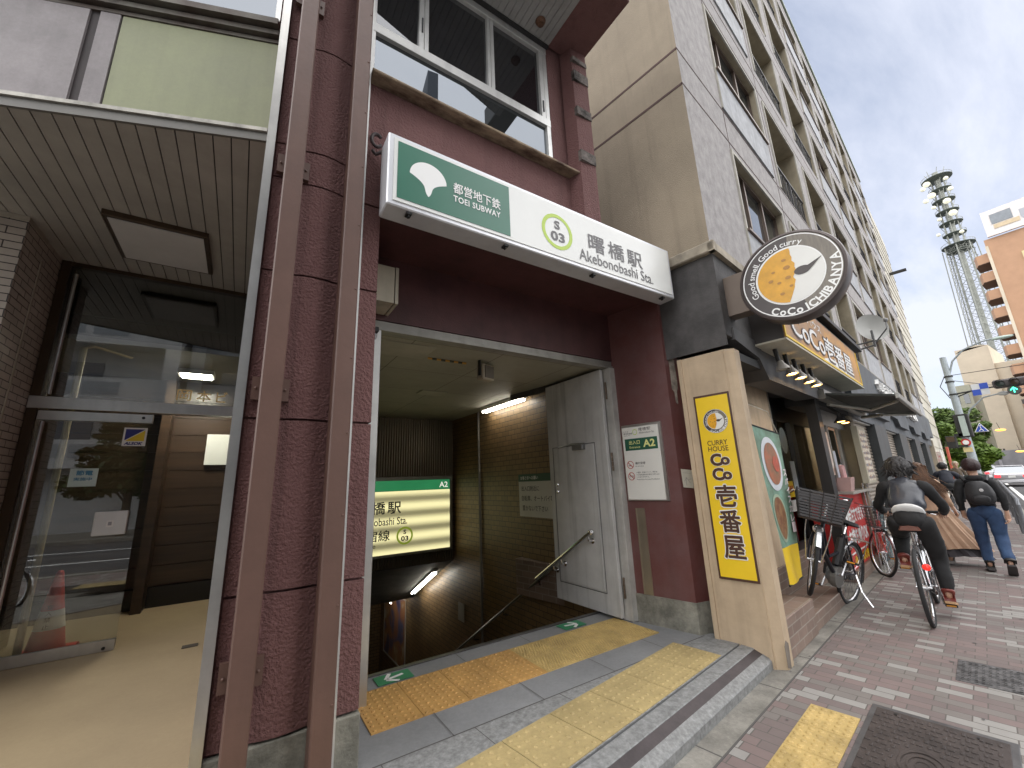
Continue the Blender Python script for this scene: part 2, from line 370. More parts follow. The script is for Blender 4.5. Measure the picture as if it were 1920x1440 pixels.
# sidewalk: pavers from the road kerb (n=-1.75) to the concrete band
S = MB(CF); S.box(-16, 26, -1.72, -.10, -.12, 0); S.box(26, 90, -1.2, .9, -.125, -.005)
props(S.build('sidewalk', PAVER), kind='structure')
S = MB(CF); S.box(-16, 26, -.10, .12, -.12, .002); S.box(.3, 3.7, .12, .4, -.12, .0025)
S.box(3.7, 26, .12, 1.2, -.12, .003)
props(S.build('pavement_edge_band', CONC), kind='structure')
J = MB(CF)
for s_ in (-2.7, -1.35, -.35, .35, 1.5, 2.9, 4.3, 5.8): J.box(s_, s_+.008, -.10, .12, .0021, .0032)
J.box(-3, 26, -.108, -.098, -.01, .0035)
props(J.build('pavement_joint', SEAM), kind='structure')
S = MB(CF); S.box(-16, 26, -1.9, -1.72, -.14, .03, bev=.02); S.box(26, 90, -1.38, -1.2, -.14, .03, bev=.02)
props(S.build('road_kerb', CONC), kind='structure')
# painted road line
S = MB(CF); S.box(-16, 200, -2.35, -2.2, -.13, -.126)
S.box(-16, 200, -5.3, -5.15, -.13, -.126); S.box(-16, 200, -8.2, -8.05, -.13, -.126)
props(S.build('road_line', WHITE), kind='structure')
# far carriageway seen beyond the rail
# station floor: polygon between facade and kerb line
kerb = lambda x: 1.93+(x-3.59)*.148-.02
F_ = MB(); y_ = lambda x: kerb(x)+.245
poly = [(.45, y_(.45)), (3.62, y_(3.62)), (3.60, 3.49), (.6, 3.49), (.6, 2.9), (.45, 2.4)]
F_.prism([(x, y, -.12) for x, y in poly], 0, (0, 0, .12+G0-.004))
props(F_.build('station_floor', GRAN), kind='structure')
# lighter street-side granite
F_ = MB(); pl = [(.3, y_(.3)+.0), (3.60, y_(3.60)), (3.60, 2.42), (.3, 2.42)]
F_.prism([(x, y, G0-.004) for x, y in pl], 0, (0, 0, .0045))
props(F_.build('granite_paving', GRANL), kind='structure')
J = MB()
def seamline(a, b, z=G0+.0012, wd=.005):
    a = Vector((*a, z)); b = Vector((*b, z)); t = (b-a).normalized(); p = Vector((-t.y, t.x, 0))*wd/2
    J.quad(a-p, b-p, b+p, a+p)
seamline((.4, 2.425), (3.5, 2.425), wd=.009)
for x in (.62, 1.13, 1.76, 2.4, 3.02): seamline((x, 2.42), (x, 2.715))
for x in (1.0, 1.62, 2.25, 2.9): seamline((x, 3.26), (x, 3.44))
for x in (.75, 1.28, 1.9): seamline((x, y_(x)+.35), (x-.02, 2.42))
seamline((.9, 2.1), (1.5, 2.12))
props(J.build('paving_joint', SEAM), kind='structure')
# step kerb of the station floor: stone, dark inlay, stone nosing
K = MB(CF)
def kline(off0, off1, z0, z1, s0=-4.2, s1=.02): K.box(s0, s1, off0, off1, z0, z1)
K = MB(CF); KP = lambda P: K.prism([(-6.0, a, b) for a, b in P], 0, (5.98, 0, 0))
KP([(.045, -.12), (.045, .055), (.052, .064), (.108, .088), (.108, -.12)][::-1]); KP([(.165, -.12), (.165, .110), (.17, .114), (.262, G0-.001), (.262, -.12)][::-1])
props(K.build('step_kerb', GRANL), kind='structure')
K = MB(CF); KP([(.107, -.12), (.107, .084), (.166, .108), (.166, -.12)][::-1])
props(K.build('step_inlay', mat('dark_inlay', (.085, .07, .072), .7, var=.2, dirt=.3)), kind='structure')
# tactile tiles
def dome(mb, x, y, z, r, h=.005, n=8, F=None):
    mb.lathe([(r, 0), (r*.8, h*.7), (r*.45, h), (.0001, h)], (x, y, z), n=n)
T1 = MB(); T2 = MB()
tw = .3145
for i in range(8):
    for j in range(2):
        mb = T1 if i < 4 else T2
        x0 = .755+i*tw; y0 = 2.715+j*.265
        mb.box(x0+.002, x0+tw-.002, y0+.002, y0+.263, G0-.006, G0+.003)
        k = 6 if i < 4 else 11; kk = 5 if i < 4 else 10
        for a in range(k):
            for b in range(kk):
                ox = (b % 2)*.5 if i >= 4 else 0
                if a+ox >= k-.4 and i >= 4: continue
                dome(mb, x0+.028+(a+ox)*(tw-.05)/(k-.5), y0+.025+b*(.265-.05)/(kk-1), G0+.003, .0135 if i < 4 else .0085, .006, 6)
props(T1.build('tactile_paving_orange', TACO), kind='structure')
props(T2.build('tactile_paving_yellow', TACY), kind='structure')
T3 = MB(CF)
for i in range(14):          # line of tiles along the street side of the station floor
    s0 = -.36-(i+1)*.375
    T3.box(s0+.003, s0+.372, .285, .672, G0-.004, G0+.005)
    for a in range(6):
        for b in range(6):
            if rnd.random() < .04: continue
            dome(T3, s0+.034+a*.061, .315+b*.065, G0+.005, .015, .0055, 7)
props(T3.build('tactile_paving_station_edge', TACD), kind='structure')
T4 = MB(CF)
for i in range(7):
    s0 = -.42-(i+1)*.285
    T4.box(s0+.002, s0+.283, -.535, -.285, -.01, .005)
    for a in range(5):
        for b in range(5): dome(T4, s0+.035+a*.054, -.510+b*.05, .005, .017, .006, 9)
props(T4.build('tactile_paving_sidewalk', TACY), kind='structure')
# utility cover
u = thing('utility_cover', 'dark cast iron rectangular cover with embossed pattern in the brick pavement', 'manhole cover', (-.75, -.8, 0), 0, F=CF)
IRON = mat('cast_iron', (.085, .068, .062), .55, .35, var=.25, vs=5, bump=.2, bs=80, dirt=.2)
b = MB(CF); b.box(-1.66, -.155, -1.16, -.555, -.01, .006, bev=.003); b.build('frame', mat('iron_frame', (.16, .155, .155), .5, .5, var=.2, dirt=.3), u)
b = MB(CF); b.box(-1.63, -.20, -1.13, -.585, .005, .0105, bev=.002)
for i in range(25):
    for j in range(15):
        s_ = -1.59+i*.055; n_ = -1.10+j*.0335+(i % 2)*.0165
        if ((s_+.75)/.17)**2+((n_+.83)/.11)**2 < 1: continue
        if (i+j) % 2 == 0: b.box(s_, s_+.034, n_, n_+.015, .0105, .0150, bev=.002)
        else: b.box(s_, s_+.016, n_, n_+.026, .0105, .0150, bev=.002)
for rr in (.30, .62, .95): ellipse(b, (-.75, -.83, .0135), XV, YV, .16*rr, .10*rr, lift=.001, n=32, rin=.86)
b.build('cover_plate', IRON, u)
b = MB(CF)
for s_, n_ in ((-.24, -.68), (-.24, -1.02)): ellipse(b, (s_, n_, .0137), XV, YV, .012, .012, lift=.001, n=12)
b.build('keyhole', BLACK, u)
u = thing('water_cover', 'small worn rectangular metal cover set in the brick pavement', 'manhole cover', (1.0, -.95, 0), 0, F=CF)
b = MB(CF); b.box(.62, 1.08, -1.30, -.90, -.01, .005, bev=.002); b.build('frame', mat('worn_iron', (.17, .165, .165), .6, .3, var=.5, vs=14, dirt=.5, bump=.6, bs=50), u)
b = MB(CF)
for i in range(12):
    for j in range(11): b.box(.65+i*.035, .668+i*.035, -1.275+j*.0335, -1.26+j*.0335, .005, .008)
b.build('tread_plate', MATS['worn_iron'], u)
# gum, stains and small litter on the pavers
b = MB(CF)
for k in range(70):
    s_ = rnd.uniform(-1.6, 7); n_ = rnd.uniform(-1.65, .05); q = rnd.uniform(.005, .016)
    ellipse(b, (s_, n_, .0042), XV, YV, q, q*rnd.uniform(.5, 1), n=9)
props(b.build('pavement_stains', mat('gum_dark', (.11, .10, .095), .9, var=0)), kind='stuff')

# ================================================================= STATION BUILDING
st = thing('station_building', 'narrow maroon stucco building with the green and white subway sign over its stair entrance', 'building', (.3, 2.6, 0))
# column with joints
c = MB()
prof = [(-.03, 2.50), (-.01, 2.462), (.04, 2.452), (.10, 2.458), (.15, 2.452), (.19, 2.438), (.25, 2.430), (.31, 2.434), (.36, 2.446), (.42, 2.456), (.455, 2.45), (.615, 2.45), (.615, 2.75), (-.03, 2.75)]
zs = [.38, 1.0, 1.84, 2.68]
for i in range(3):
    c.prism([(x, y, zs[i]+.006) for x, y in prof], 0, (0, 0, zs[i+1]-zs[i]-.012))
prof2 = [(x, y) for x, y in prof if x < .5]+[(.50, 2.45), (.50, 2.75), (-.03, 2.75)]
prof2 = [(-.03, 2.50), (-.01, 2.462), (.04, 2.452), (.10, 2.458), (.15, 2.452), (.19, 2.438), (.25, 2.430), (.31, 2.434), (.36, 2.446), (.42, 2.456), (.455, 2.45), (.50, 2.45), (.50, 2.75), (-.03, 2.75)]
c.prism([(x, y, 2.686) for x, y in prof], 0, (0, 0, .60))
for z0, z1 in ((3.292, 3.53), (3.53, 4.35), (4.35, 5.19), (5.19, 6.03), (6.03, 7.5)):
    c.prism([(x, y, z0+.006) for x, y in prof2], 0, (0, 0, z1-z0-.012))
c.box(-.025, .49, 2.475, 5.9, .1, 7.6); c.box(.49, .60, 2.475, 3.1, .1, 3.28)
c.build('column', PINK, st)
b = MB(); b.box(-.02, .622, 2.435, 2.76, 0, .374, bev=.006); b.build('column_plinth', BASEC, st)
b = MB(); b.box(-.064, -.036, 2.44, 2.56, .0, 7.6); b.box(-.036, -.020, 2.428, 2.56, .0, 7.6, bev=0); b.build('corner_trim', STEEL, st)
b = MB(); b.box(.484, .500, 2.405, 2.449, 0, 7.4); b.build('edge_strip', STEELW, st)
# walls above
wmb = MB()
wmb.box(.502, 2.60, 2.45, 2.75, 3.30, 4.285)
wmb.box(2.20, 2.60, 2.46, 2.75, 4.285, 6.6)
wmb.box(.502, 2.2, 2.50, 2.75, 5.78, 6.6)
wmb.box(2.60, 3.64, 2.47, 2.75, 3.30, 3.60)
wmb.build('wall', PINK, st)
b = MB(); b.prism([(2.375, 2.45, 3.3), (2.42, 2.33, 3.3), (2.60, 2.31, 3.3), (2.60, 2.45, 3.3)], 0, (0, 0, 3.1)); b.build('pilaster', PINK, st)
for z in (4.42, 4.95, 5.38, 5.62): b = MB(); b.box(2.415, 2.604, 2.302, 2.45, z, z+rnd.uniform(.05, .12)); b.build('repair_patch', mat('bare_mortar', (.22, .19, .17), .9, var=.5, vs=12, dirt=.5), st)
b = MB(); b.box(2.20, 2.62, 1.72, 2.44, 5.80, 6.15); b.build('beam', PINK, st)
# recess: soffit and lintel
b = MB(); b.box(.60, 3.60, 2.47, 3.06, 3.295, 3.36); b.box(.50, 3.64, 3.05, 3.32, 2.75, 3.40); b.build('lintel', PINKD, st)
b = MB(); b.box(.70, 3.40, 3.06, 3.15, 2.665, 2.748, bev=.004); b.box(.70, 3.40, 3.045, 3.06, 2.665, 2.69); b.build('door_track', mat('track_grey', (.30, .29, .26), .5, .3, var=.15, streak=.2), st)
b = MB(); b.box(.66, .815, 3.05, 3.17, G0, 2.665, bev=.003); b.build('jamb', STEEL, st)
# right pillar
b = MB(); b.prism([(3.372, 3.06, .37), (3.492, 2.46, .37), (3.66, 2.43, .37), (3.66, 3.06, .37)], 0, (0, 0, 3.22)); b.build('pillar', PINKP, st)
b = MB(); b.prism([(3.362, 3.06, .0), (3.486, 2.452, .0), (3.667, 2.42, .0), (3.667, 3.06, .0)], 0, (0, 0, .37)); b.build('pillar_plinth', BASEC, st)
b = MB()
pd = Vector((-.12, .60, 0)).normalized(); pn = Vector((-.6, -.12, 0)).normalized()
def onpil(t, d, z): return Vector((3.492, 2.46, z))+pd*t+pn*d
# scraped plaster on the pillar front
fr = Vector((.168, -.03, 0)).normalized(); fn = Vector((-.03, -.168, 0)).normalized()
pts = [(.045, 2.95), (.06, 3.0), (.09, 3.0), (.105, 2.93), (.11, 2.78), (.125, 2.6), (.13, 2.40), (.125, 2.33), (.11, 2.30), (.105, 2.17), (.08, 2.18), (.075, 2.29), (.05, 2.32), (.055, 2.55), (.045, 2.78)]
b.prism([Vector((3.492, 2.46, z))+fr*t+fn*.001 for t, z in pts], 0, fn*.002)
b.build('bare_plaster', mat('bare_plaster', (.42, .37, .31), .95, var=.3, vs=15, dirt=.35), st)
ch = MB()
for t0, t1, d0, d1 in ((.395, .405, -.0, .008), (.485, .495, -.0, .008), (.405, .485, -.02, .001)):
    P = [onpil(t, d, .38) for t, d in ((t0, d0), (t1, d0), (t1, d1), (t0, d1))]
    ch.prism([Vector((p.x, p.y, .12)) for p in P], 0, (0, 0, 1.05))
ch.build('guide_channel', mat('dull_steel', (.50, .45, .36), .32, .85, var=.08, vs=3, streak=.1), st)
b = MB(); b.box(3.30, 3.385, 3.03, 3.16, G0, 2.665, bev=.003); b.box(3.385, 3.40, 3.045, 3.16, G0, 2.665); b.build('jamb', mat('door_frame_paint', (.52, .51, .48), .5, .1, var=.15, vs=4, streak=.25), st)
# window band
wf = MB()
for z0, z1 in ((4.335, 4.375), (4.80, 4.885), (5.70, 5.78)): wf.box(.504, 2.2, 2.46, 2.52, z0, z1)
for x0, x1, z0, z1 in ((.504, .53, 4.375, 5.70), (2.15, 2.198, 4.375, 5.70), (.865, .905, 4.885, 5.7), (.91, .945, 4.885, 5.7), (1.505, 1.535, 4.885, 5.7), (1.54, 1.575, 4.885, 5.7), (2.10, 2.148, 4.885, 5.7)):
    wf.box(x0, x1, 2.463, 2.515, z0, z1)
wfo = wf.build('window_frame', STEELW, st, bevel=.003)
b = MB(); b.box(.53, 2.15, 2.492, 2.497, 4.375, 4.80); b.build('lower_pane', DWIN3, wfo)
for i, (x0, x1) in enumerate(((.53, .865), (.945, 1.505), (1.575, 2.10))):
    b = MB(); b.box(x0, x1, 2.490+.004*i, 2.494+.004*i, 4.886, 5.70); b.build('upper_pane', DWIN, wfo)
b = MB(); b.box(.8845, .8945, 2.456, 2.463, 5.05, 5.2); b.box(2.118, 2.13, 2.456, 2.463, 4.95, 5.08); b.build('latch', BLACK, wfo)
b = MB(); b.box(.50, 2.44, 2.36, 2.46, 4.29, 4.333, bev=.004); b.tube([(.5, 2.352, 4.30), (2.44, 2.352, 4.30)], .012)
b.build('sill', mat('rusty_sill', (.42, .33, .22), .55, .4, var=.0, vs=9, col2=(.10, .06, .04), vscale=(.4, 1, 1), streak=.3), st)
# overhanging soffit of the upper floor
sf = MB()
for i in range(26): sf.box(-1.0, 2.195, 2.45-.105*(i+1)+.006, 2.45-.105*i, 5.79, 5.83)
sf.box(-1.0, 2.2, -.4, 2.45, 5.80, 5.9)
sf.m = 0
SLAT = mat('soffit_slats', (.33, .33, .32), .6, var=.15, vs=2, streak=.1)
# slats run towards the street
sf = MB()
for i in range(30):
    x = .35+i*.062; sf.box(x+.004, x+.062, 2.10-.235*x, 2.455, 5.79, 5.82)
sf.build('soffit', SLAT, st)
b = MB(); b.prism([(.2, 2.04, 5.815), (2.205, 1.57, 5.815), (2.205, 2.458, 5.815), (.2, 2.458, 5.815)], 0, (0, 0, .14)); b.box(.2, 2.21, 2.42, 2.458, 5.77, 5.80); b.build('soffit_backing', mat('soffit_joint', (.03, .03, .03), .9, var=0), st)
b = MB(); b.lathe([(.045, 0), (.05, -.01), (.03, -.05), (.0001, -.05)], (2.0, 2.28, 5.79), n=16); b.build('soffit_vent', mat('rust', (.14, .07, .04), .8, var=.4, vs=20), st)
b = MB(); b.box(2.20, 2.46, 1.25, 1.72, 5.90, 6.20, bev=.01); b.build('fascia_box', mat('fascia_grey', (.17, .17, .17), .6, var=.1, streak=.2), st)
# coiled cable left of the sign
b = MB(); b.tube([(.545+.0*i, 2.40+.0*i, 3.70)+Vector((0, 0, 0)) if False else (.56+.035*math.cos(R(a)), 2.405, 3.78+.05*math.sin(R(a))) for i, a in enumerate(range(40, 330, 24))], .012, 8)
b.tube([(.54, 2.42, 3.70), (.555, 2.40, 3.66), (.60, 2.395, 3.70)], .012, 8); b.build('cable_loop', mat('cable', (.05, .035, .035), .6, var=.1), st)
# interior shell of the stairwell
CEIL = brickmat('ceiling_panels', 'xy', (.40, .38, .30), (.36, .34, .27), (.10, .09, .07), .9, .9, ms=.004, off=0, bump=.2, frame=0.0001, offset=(.04, .25, 0), dirt=.25)
sw = MB(); sw.box(.45, 3.65, 3.16, 7.5, 2.70, 2.9); sw.build('entrance_ceiling', CEIL, st)
sw = MB(); sw.box(3.42, 3.60, 3.155, 12.2, -3.6, 2.70); sw.build('stair_wall', TILEB, st)
sw = MB(); sw.box(.42, .60, 3.10, 12.2, -3.6, 2.70); sw.build('stair_wall', TILEB, st)
sw = MB(); sw.box(.6, 3.42, 11.8, 12.2, -3.6, -.5); sw.build('landing_wall', TILEBX, st)
RIB = mat('bronze_ribbed_panel', (.20, .165, .11), .45, .5, var=.1, vs=3)
sw = MB()
k = 0; x = .6
while x < 3.4:
    sw.box(x, x+.022, 7.34, 7.40, .14, 2.70); x += .045
sw.box(.6, 3.42, 7.38, 7.55, .13, 2.70); sw.build('ribbed_fascia', RIB, st)
b = MB(); b.prism([(.6, 7.36, .125), (.6, 9.45, -.90), (.6, 9.45, 2.0), (.6, 7.36, 2.0)][:2]+[(.6, 9.45, .3), (.6, 7.56, .3), (.6, 7.56, .125)], 0, (2.82, 0, 0))
b.build('sloping_ceiling', mat('stair_ceiling', (.13, .125, .11), .7, var=.2, vs=4), st)
b = MB(); b.box(.6, 3.42, 9.45, 12.2, -.9, -.6); b.build('landing_ceiling', MATS['stair_ceiling'], st)
# stairs
s_ = MB()
yy, zz = 3.49, G0
s_.box(.6, 3.42, 3.30, 3.49, -.3, G0-.005)
while zz > -3.1:
    zz -= .165; s_.box(.6, 3.42, yy-.03, yy+.27, zz-.3, zz); yy += .27
s_.box(.6, 3.42, yy-.03, 12.0, zz-.3, zz)
props(s_.build('stairs', mat('stair_granite', (.20, .20, .19), .7, var=.2, vs=5, dirt=.2)), kind='structure')
b = MB(); b.box(.62, 3.42, 3.455, 3.495, G0-.003, G0+.006); props(b.build('stair_nosing', mat('dark_steel', (.12, .115, .11), .4, .6, var=.2)), kind='structure')

# ================================================================= STEEL DOOR
DOOR = mat('grey_door_paint', (.60, .60, .59), .42, .1, var=.1, vs=2.5, streak=.3, spec=.5)
dr_ = thing('steel_door', 'tall grey steel door folded open against the tiled stair wall', 'door', (3.25, 3.6, G0))
b = MB(); b.box(3.232, 3.275, 3.115, 4.10, .145, 2.655, bev=.003); leaf = b.build('door_leaf', DOOR, dr_)
b = MB()
for y0, y1, z0, z1 in ((3.28, 4.02, .335, .343), (3.28, 4.02, 1.86, 1.868), (3.28, 3.286, .34, 1.862), (4.012, 4.02, .34, 1.862)): b.box(3.228, 3.233, y0, y1, z0, z1)
b.build('wicket_seam', mat('door_gap', (.12, .12, .12), .8, var=0), leaf)
b = MB(); b.box(3.222, 3.2315, 3.30, 4.0, .36, 1.845, bev=.002); wk = b.build('wicket_door', DOOR, dr_)
b = MB()
for z in (1.42, 1.34): b.lathe([(.018, 0), (.02, .012), (.012, .02), (.0001, .022)], (3.221, 3.94, z), (-1, 0, 0), 14)
b.build('lock', CHROME, wk)
b = MB(); b.box(3.17, 3.225, 3.42, 3.60, 1.80, 1.86, bev=.006); b.tube([(3.19, 3.40, 1.865), (3.20, 3.62, 1.88), (3.22, 3.9, 1.86)], .008, 6); b.build('door_closer', mat('closer_metal', (.3, .3, .3), .4, .7, var=.1), dr_)
for z in (2.32, 1.55, .32):
    b = MB()
    for k in range(4): b.lathe([(.0001, 0), (.011, 0), (.011, .045), (.0001, .045)], (3.29, 3.10, z+k*.048), n=10)
    b.build('hinge', mat('hinge_metal', (.22, .17, .13), .5, .7, var=.3, vs=20), dr_)
# handrails
h = thing('handrail', 'stainless handrail sloping down the tiled stair wall', 'handrail', (3.3, 5, G0))
b = MB(); b.tube([(3.345, 4.25, .46), (3.345, 9.0, -2.43)], .018, 10); b.build('rail', mat('rail_steel', (.35, .33, .30), .3, .9, var=.1), h)
for y in (4.6, 5.5, 6.4, 7.3):
    b = MB(); z = .46-(y-4.25)*.608; b.tube([(3.345, y, z-.015), (3.345, y, z-.06), (3.42, y, z-.08)], .008, 6); b.build('bracket', DKMET, h)
h = thing('handrail', 'short stainless rail with round end fixed across the grey steel door', 'handrail', (3.19, 3.9, G0))
b = MB(); b.tube([(3.16, 3.38, .925), (3.16, 4.40, .315)], .022, 12); b.build('rail', CHROME, h)
b = MB(); b.ball((3.16, 3.375, .928), .033, 12, 8); b.build('end_knob', CHROME, h)
for y in (3.42, 3.9, 4.05):
    b = MB(); z = .925-(y-3.38)*.598; b.tube([(3.16, y, z-.02), (3.165, y, z-.06), (3.222, y, z-.07)], .012, 8); b.lathe([(.028, 0), (.028, .006), (.0001, .006)], (3.222, y, z-.07), (-1, 0, 0), 12); b.build('bracket', CHROME, h)
# lamps
LAMP = mat('fluorescent_tube', (1, .96, .86), .5, var=0, emit=9)
LAMPB = mat('fluorescent_tube_dim', (1, .93, .82), .5, var=0, emit=9)
def tubelamp(label, a, b_, up_, side, m):
    a = Vector(a); b_ = Vector(b_); up_ = Vector(up_); side = Vector(side)
    t = thing('fluorescent_lamp', label, 'lamp', (a+b_)/2, group='tube lamps on the stair ceiling')
    mb = MB(); d = b_-a
    P = [a+side*-.07+up_*.05, a+side*.07+up_*.05, a+side*.05, a+side*-.05]
    mb.prism([p-d.normalized()*.04 for p in P], 0, d+d.normalized()*.08); mb.build('housing', WHITE, t)
    for k in (-.03, .03):
        mb = MB(); mb.tube([a+side*k-up_*.02, b_+side*k-up_*.02], .0135, 8); mb.build('tube', m, t)
tubelamp('lit twin fluorescent lamp on the entrance ceiling by the tiled wall', (3.30, 4.72, 2.64), (3.30, 5.85, 2.64), (0, 0, 1), (1, 0, 0), LAMP)
sd = Vector((0, 1.2, -.585)).normalized(); su = Vector((0, .585, 1.2)).normalized()
a = Vector((3.22, 7.75, -.09)); tubelamp('lit fluorescent lamp on the sloping ceiling farther down the stairs', a-su*.02, a+sd*1.25-su*.02, su, (1, 0, 0), LAMP)
b = MB(); tl = thing('fluorescent_lamp', 'small bright lamp end glimpsed beyond the sloping stair ceiling', 'lamp', (3.0, 10, -.95), group='tube lamps on the stair ceiling')
b.tube([(3.0, 9.6, -.97), (3.0, 10.8, -.97)], .014, 8); b.build('tube', LAMPB, tl); b = MB(); b.box(2.94, 3.06, 9.58, 10.82, -.95, -.91); b.build('housing', WHITE, tl)
# ceiling things
sp_ = thing('loudspeaker', 'small beige box loudspeaker hanging from the entrance ceiling', 'speaker', (2.02, 3.58, 2.6))
RM = Matrix.Rotation(R(18), 3, 'Z')
b = MB(); b.box(1.94, 2.11, 3.50, 3.60, 2.50, 2.665, rot=RM, bev=.01); b.build('cabinet', mat('beige_plastic', (.42, .37, .28), .5, var=.1), sp_)
b = MB(); b.box(1.962, 2.088, 3.49, 3.50, 2.52, 2.645, rot=RM, c=(2.025, 3.55, 2.58)); b.build('grille', mat('speaker_grille', (.17, .15, .12), .6, var=.1), sp_)
b = MB(); b.box(1.925, 1.938, 3.53, 3.56, 2.54, 2.70, rot=RM, c=(2.025, 3.55, 2.58)); b.build('bracket', DKMET, sp_)
hz = thing('hazard_bar', 'short black and yellow striped strip on the entrance ceiling', 'hazard strip', (1.65, 3.66, 2.69))
for m_, ks in ((BLACK, range(1, 9, 2)), (mat('hazard_amber', (.65, .33, .04), .5, var=.1), range(0, 9, 2))):
    b = MB()
    for k in ks: b.prism([(1.43+k*.047, 3.64, 2.688), (1.43+(k+1)*.047, 3.64, 2.688), (1.445+(k+1)*.047, 3.68, 2.688), (1.445+k*.047, 3.68, 2.688)], 0, (0, 0, .008))
    b.build('stripe', m_, hz)
b = MB(); b.box(.86, 1.40, 3.34, 3.72, 2.694, 2.699); ht = b.build('ceiling_hatch', mat('hatch', (.43, .41, .33), .6, var=.1), st)
b = MB(); b.box(1.9, 2.25, 5.0, 5.25, 2.69, 2.699); b.build('ceiling_grille', MATS['hatch'], st)
# conduit and plate on the wall
o = MB().tube([(3.395, 6.24, -1.1), (3.395, 6.24, 2.69)], .02, 8).build('conduit', mat('grey_conduit', (.22, .20, .17), .5, var=.1)); props(o, 'thin vertical conduit running down the brown tiled stair wall', 'pipe')
o = MB().box(3.405, 3.419, 6.90, 7.12, -.80, -.52).build('wall_plate', mat('beige_plate', (.35, .32, .26), .6, var=.1)); props(o, 'small pale plate on the tiled stair wall below the rail', 'plate')
# notice on wall
nb = thing('notice_board', 'white notice with dark green heading on the tiled stair wall, partly behind the steel door', 'notice', (3.41, 4.4, 1.0))
b = MB(); b.box(3.400, 3.4185, 3.75, 5.06, 1.0, 1.575); b.build('board', mat('notice_white', (.62, .62, .58), .5, var=.04), nb)
b = MB(); b.box(3.397, 3.3995, 3.75, 5.06, 1.475, 1.575); b.build('heading', mat('notice_green', (.03, .09, .06), .5, var=0), nb)
RY = (0, -1, 0)
text('お客さまへお願い', (3.397, 5.0, 1.50), RY, ZV, .05, .42, TXTW, parent=nb, bold=.01)
text('出入口附近に', (3.40, 4.99, 1.345), RY, ZV, .07, .42, TXTB, parent=nb, bold=.01)
text('自転車、オートバイ等を', (3.40, 4.99, 1.21), RY, ZV, .075, .80, TXTB, parent=nb, bold=.01)
text('置かないで下さい', (3.40, 4.98, 1.08), RY, ZV, .07, .58, TXTB, parent=nb, bold=.01)
# poster on the lower wall
pm = bpy.data.materials.new('poster_print'); pm.use_nodes = True; n = pm.node_tree.nodes; l = pm.node_tree.links
t_ = n.new('ShaderNodeTexCoord'); nz = n.new('ShaderNodeTexNoise'); nz.inputs['Scale'].default_value = 1.6; nz.inputs['Distortion'].default_value = 1.2; l.new(t_.outputs['Object'], nz.inputs['Vector'])
cr = n.new('ShaderNodeValToRGB'); el = cr.color_ramp.elements
for i, (p, c_) in enumerate(((.3, (.03, .03, .10)), (.42, (.08, .10, .22)), (.5, (.30, .12, .05)), (.6, (.35, .2, .08)), (.7, (.5, .48, .4)))):
    if i >= len(el): el.new(p)
    el[i].position = p; el[i].color = (*c_, 1)
l.new(nz.outputs[0], cr.inputs[0]); l.new(cr.outputs[0], n['Principled BSDF'].inputs['Base Color']); n['Principled BSDF'].inputs['Roughness'].default_value = .3
ps = thing('poster', 'large dark picture poster on the wall at the foot of the stairs', 'poster', (3.41, 10.5, -2))
b = MB(); b.box(3.41, 3.418, 9.85, 11.4, -2.45, -1.05); b.build('print', pm, ps)
b = MB()
for y0, y1, z0, z1 in ((9.82, 9.85, -2.48, -1.02), (11.4, 11.43, -2.48, -1.02), (9.85, 11.4, -1.05, -1.02), (9.85, 11.4, -2.48, -2.45)): b.box(3.40, 3.419, y0, y1, z0, z1)
b.build('frame', STEELW, ps)

# ================================================================= ILLUMINATED STATION SIGN INSIDE
def litmat(name, base, glow, z0, z1, n_, strength):
    m = bpy.data.materials.new(name); m.use_nodes = True; n = m.node_tree.nodes; l = m.node_tree.links; b = n['Principled BSDF']
    b.inputs['Base Color'].default_value = (*base, 1); b.inputs['Roughness'].default_value = .3
    t_ = n.new('ShaderNodeTexCoord'); s_ = n.new('ShaderNodeSeparateXYZ'); l.new(t_.outputs['Object'], s_.inputs[0])
    mm = n.new('ShaderNodeMath'); mm.operation = 'MULTIPLY_ADD'; mm.inputs[1].default_value = 2*math.pi*n_/(z1-z0); mm.inputs[2].default_value = -z0*2*math.pi*n_/(z1-z0); l.new(s_.outputs[2], mm.inputs[0])
    sn = n.new('ShaderNodeMath'); sn.operation = 'SINE'; l.new(mm.outputs[0], sn.inputs[0])
    cr = n.new('ShaderNodeMapRange'); cr.inputs[1].default_value = -1; cr.inputs[2].default_value = 1; cr.inputs[3].default_value = .30; cr.inputs[4].default_value = 1.35; l.new(sn.outputs[0], cr.inputs[0])
    mu = n.new('ShaderNodeMath'); mu.operation = 'MULTIPLY'; mu.inputs[1].default_value = strength; l.new(cr.outputs[0], mu.inputs[0])
    l.new(mu.outputs[0], b.inputs['Emission Strength']); b.inputs['Emission Color'].default_value = (*glow, 1); return m
ls = thing('lightbox_sign', 'glowing yellowish station name lightbox with green band at the back above the stairs', 'sign', (2.1, 7.3, .33))
b = MB(); b.box(.93, 3.36, 7.24, 7.338, .33, 1.64, bev=.006); b.build('housing', mat('lightbox_frame', (.30, .29, .25), .4, .6, var=.1), ls)
b = MB(); b.box(.97, 3.30, 7.230, 7.2395, .38, 1.395); b.build('face', litmat('lightbox_face', (.7, .66, .45), (1, .92, .48), -.0, 1.0, 4.0, .42), ls)
b = MB(); b.box(.97, 3.30, 7.231, 7.2395, 1.40, 1.575); b.build('green_band', mat('lightbox_green', (.02, .16, .06), .3, var=.1, vs=2, emit=.7), ls)
text('A2', (3.09, 7.231, 1.435), XV, ZV, .10, .17, mat('lit_white', (.8, .8, .7), .4, var=0, emit=.5), parent=ls, bold=.02)
text('曙橋駅', (1.62, 7.229, 1.03), XV, ZV, .20, .76, TXTB, parent=ls, bold=.02, spacing=1.25)
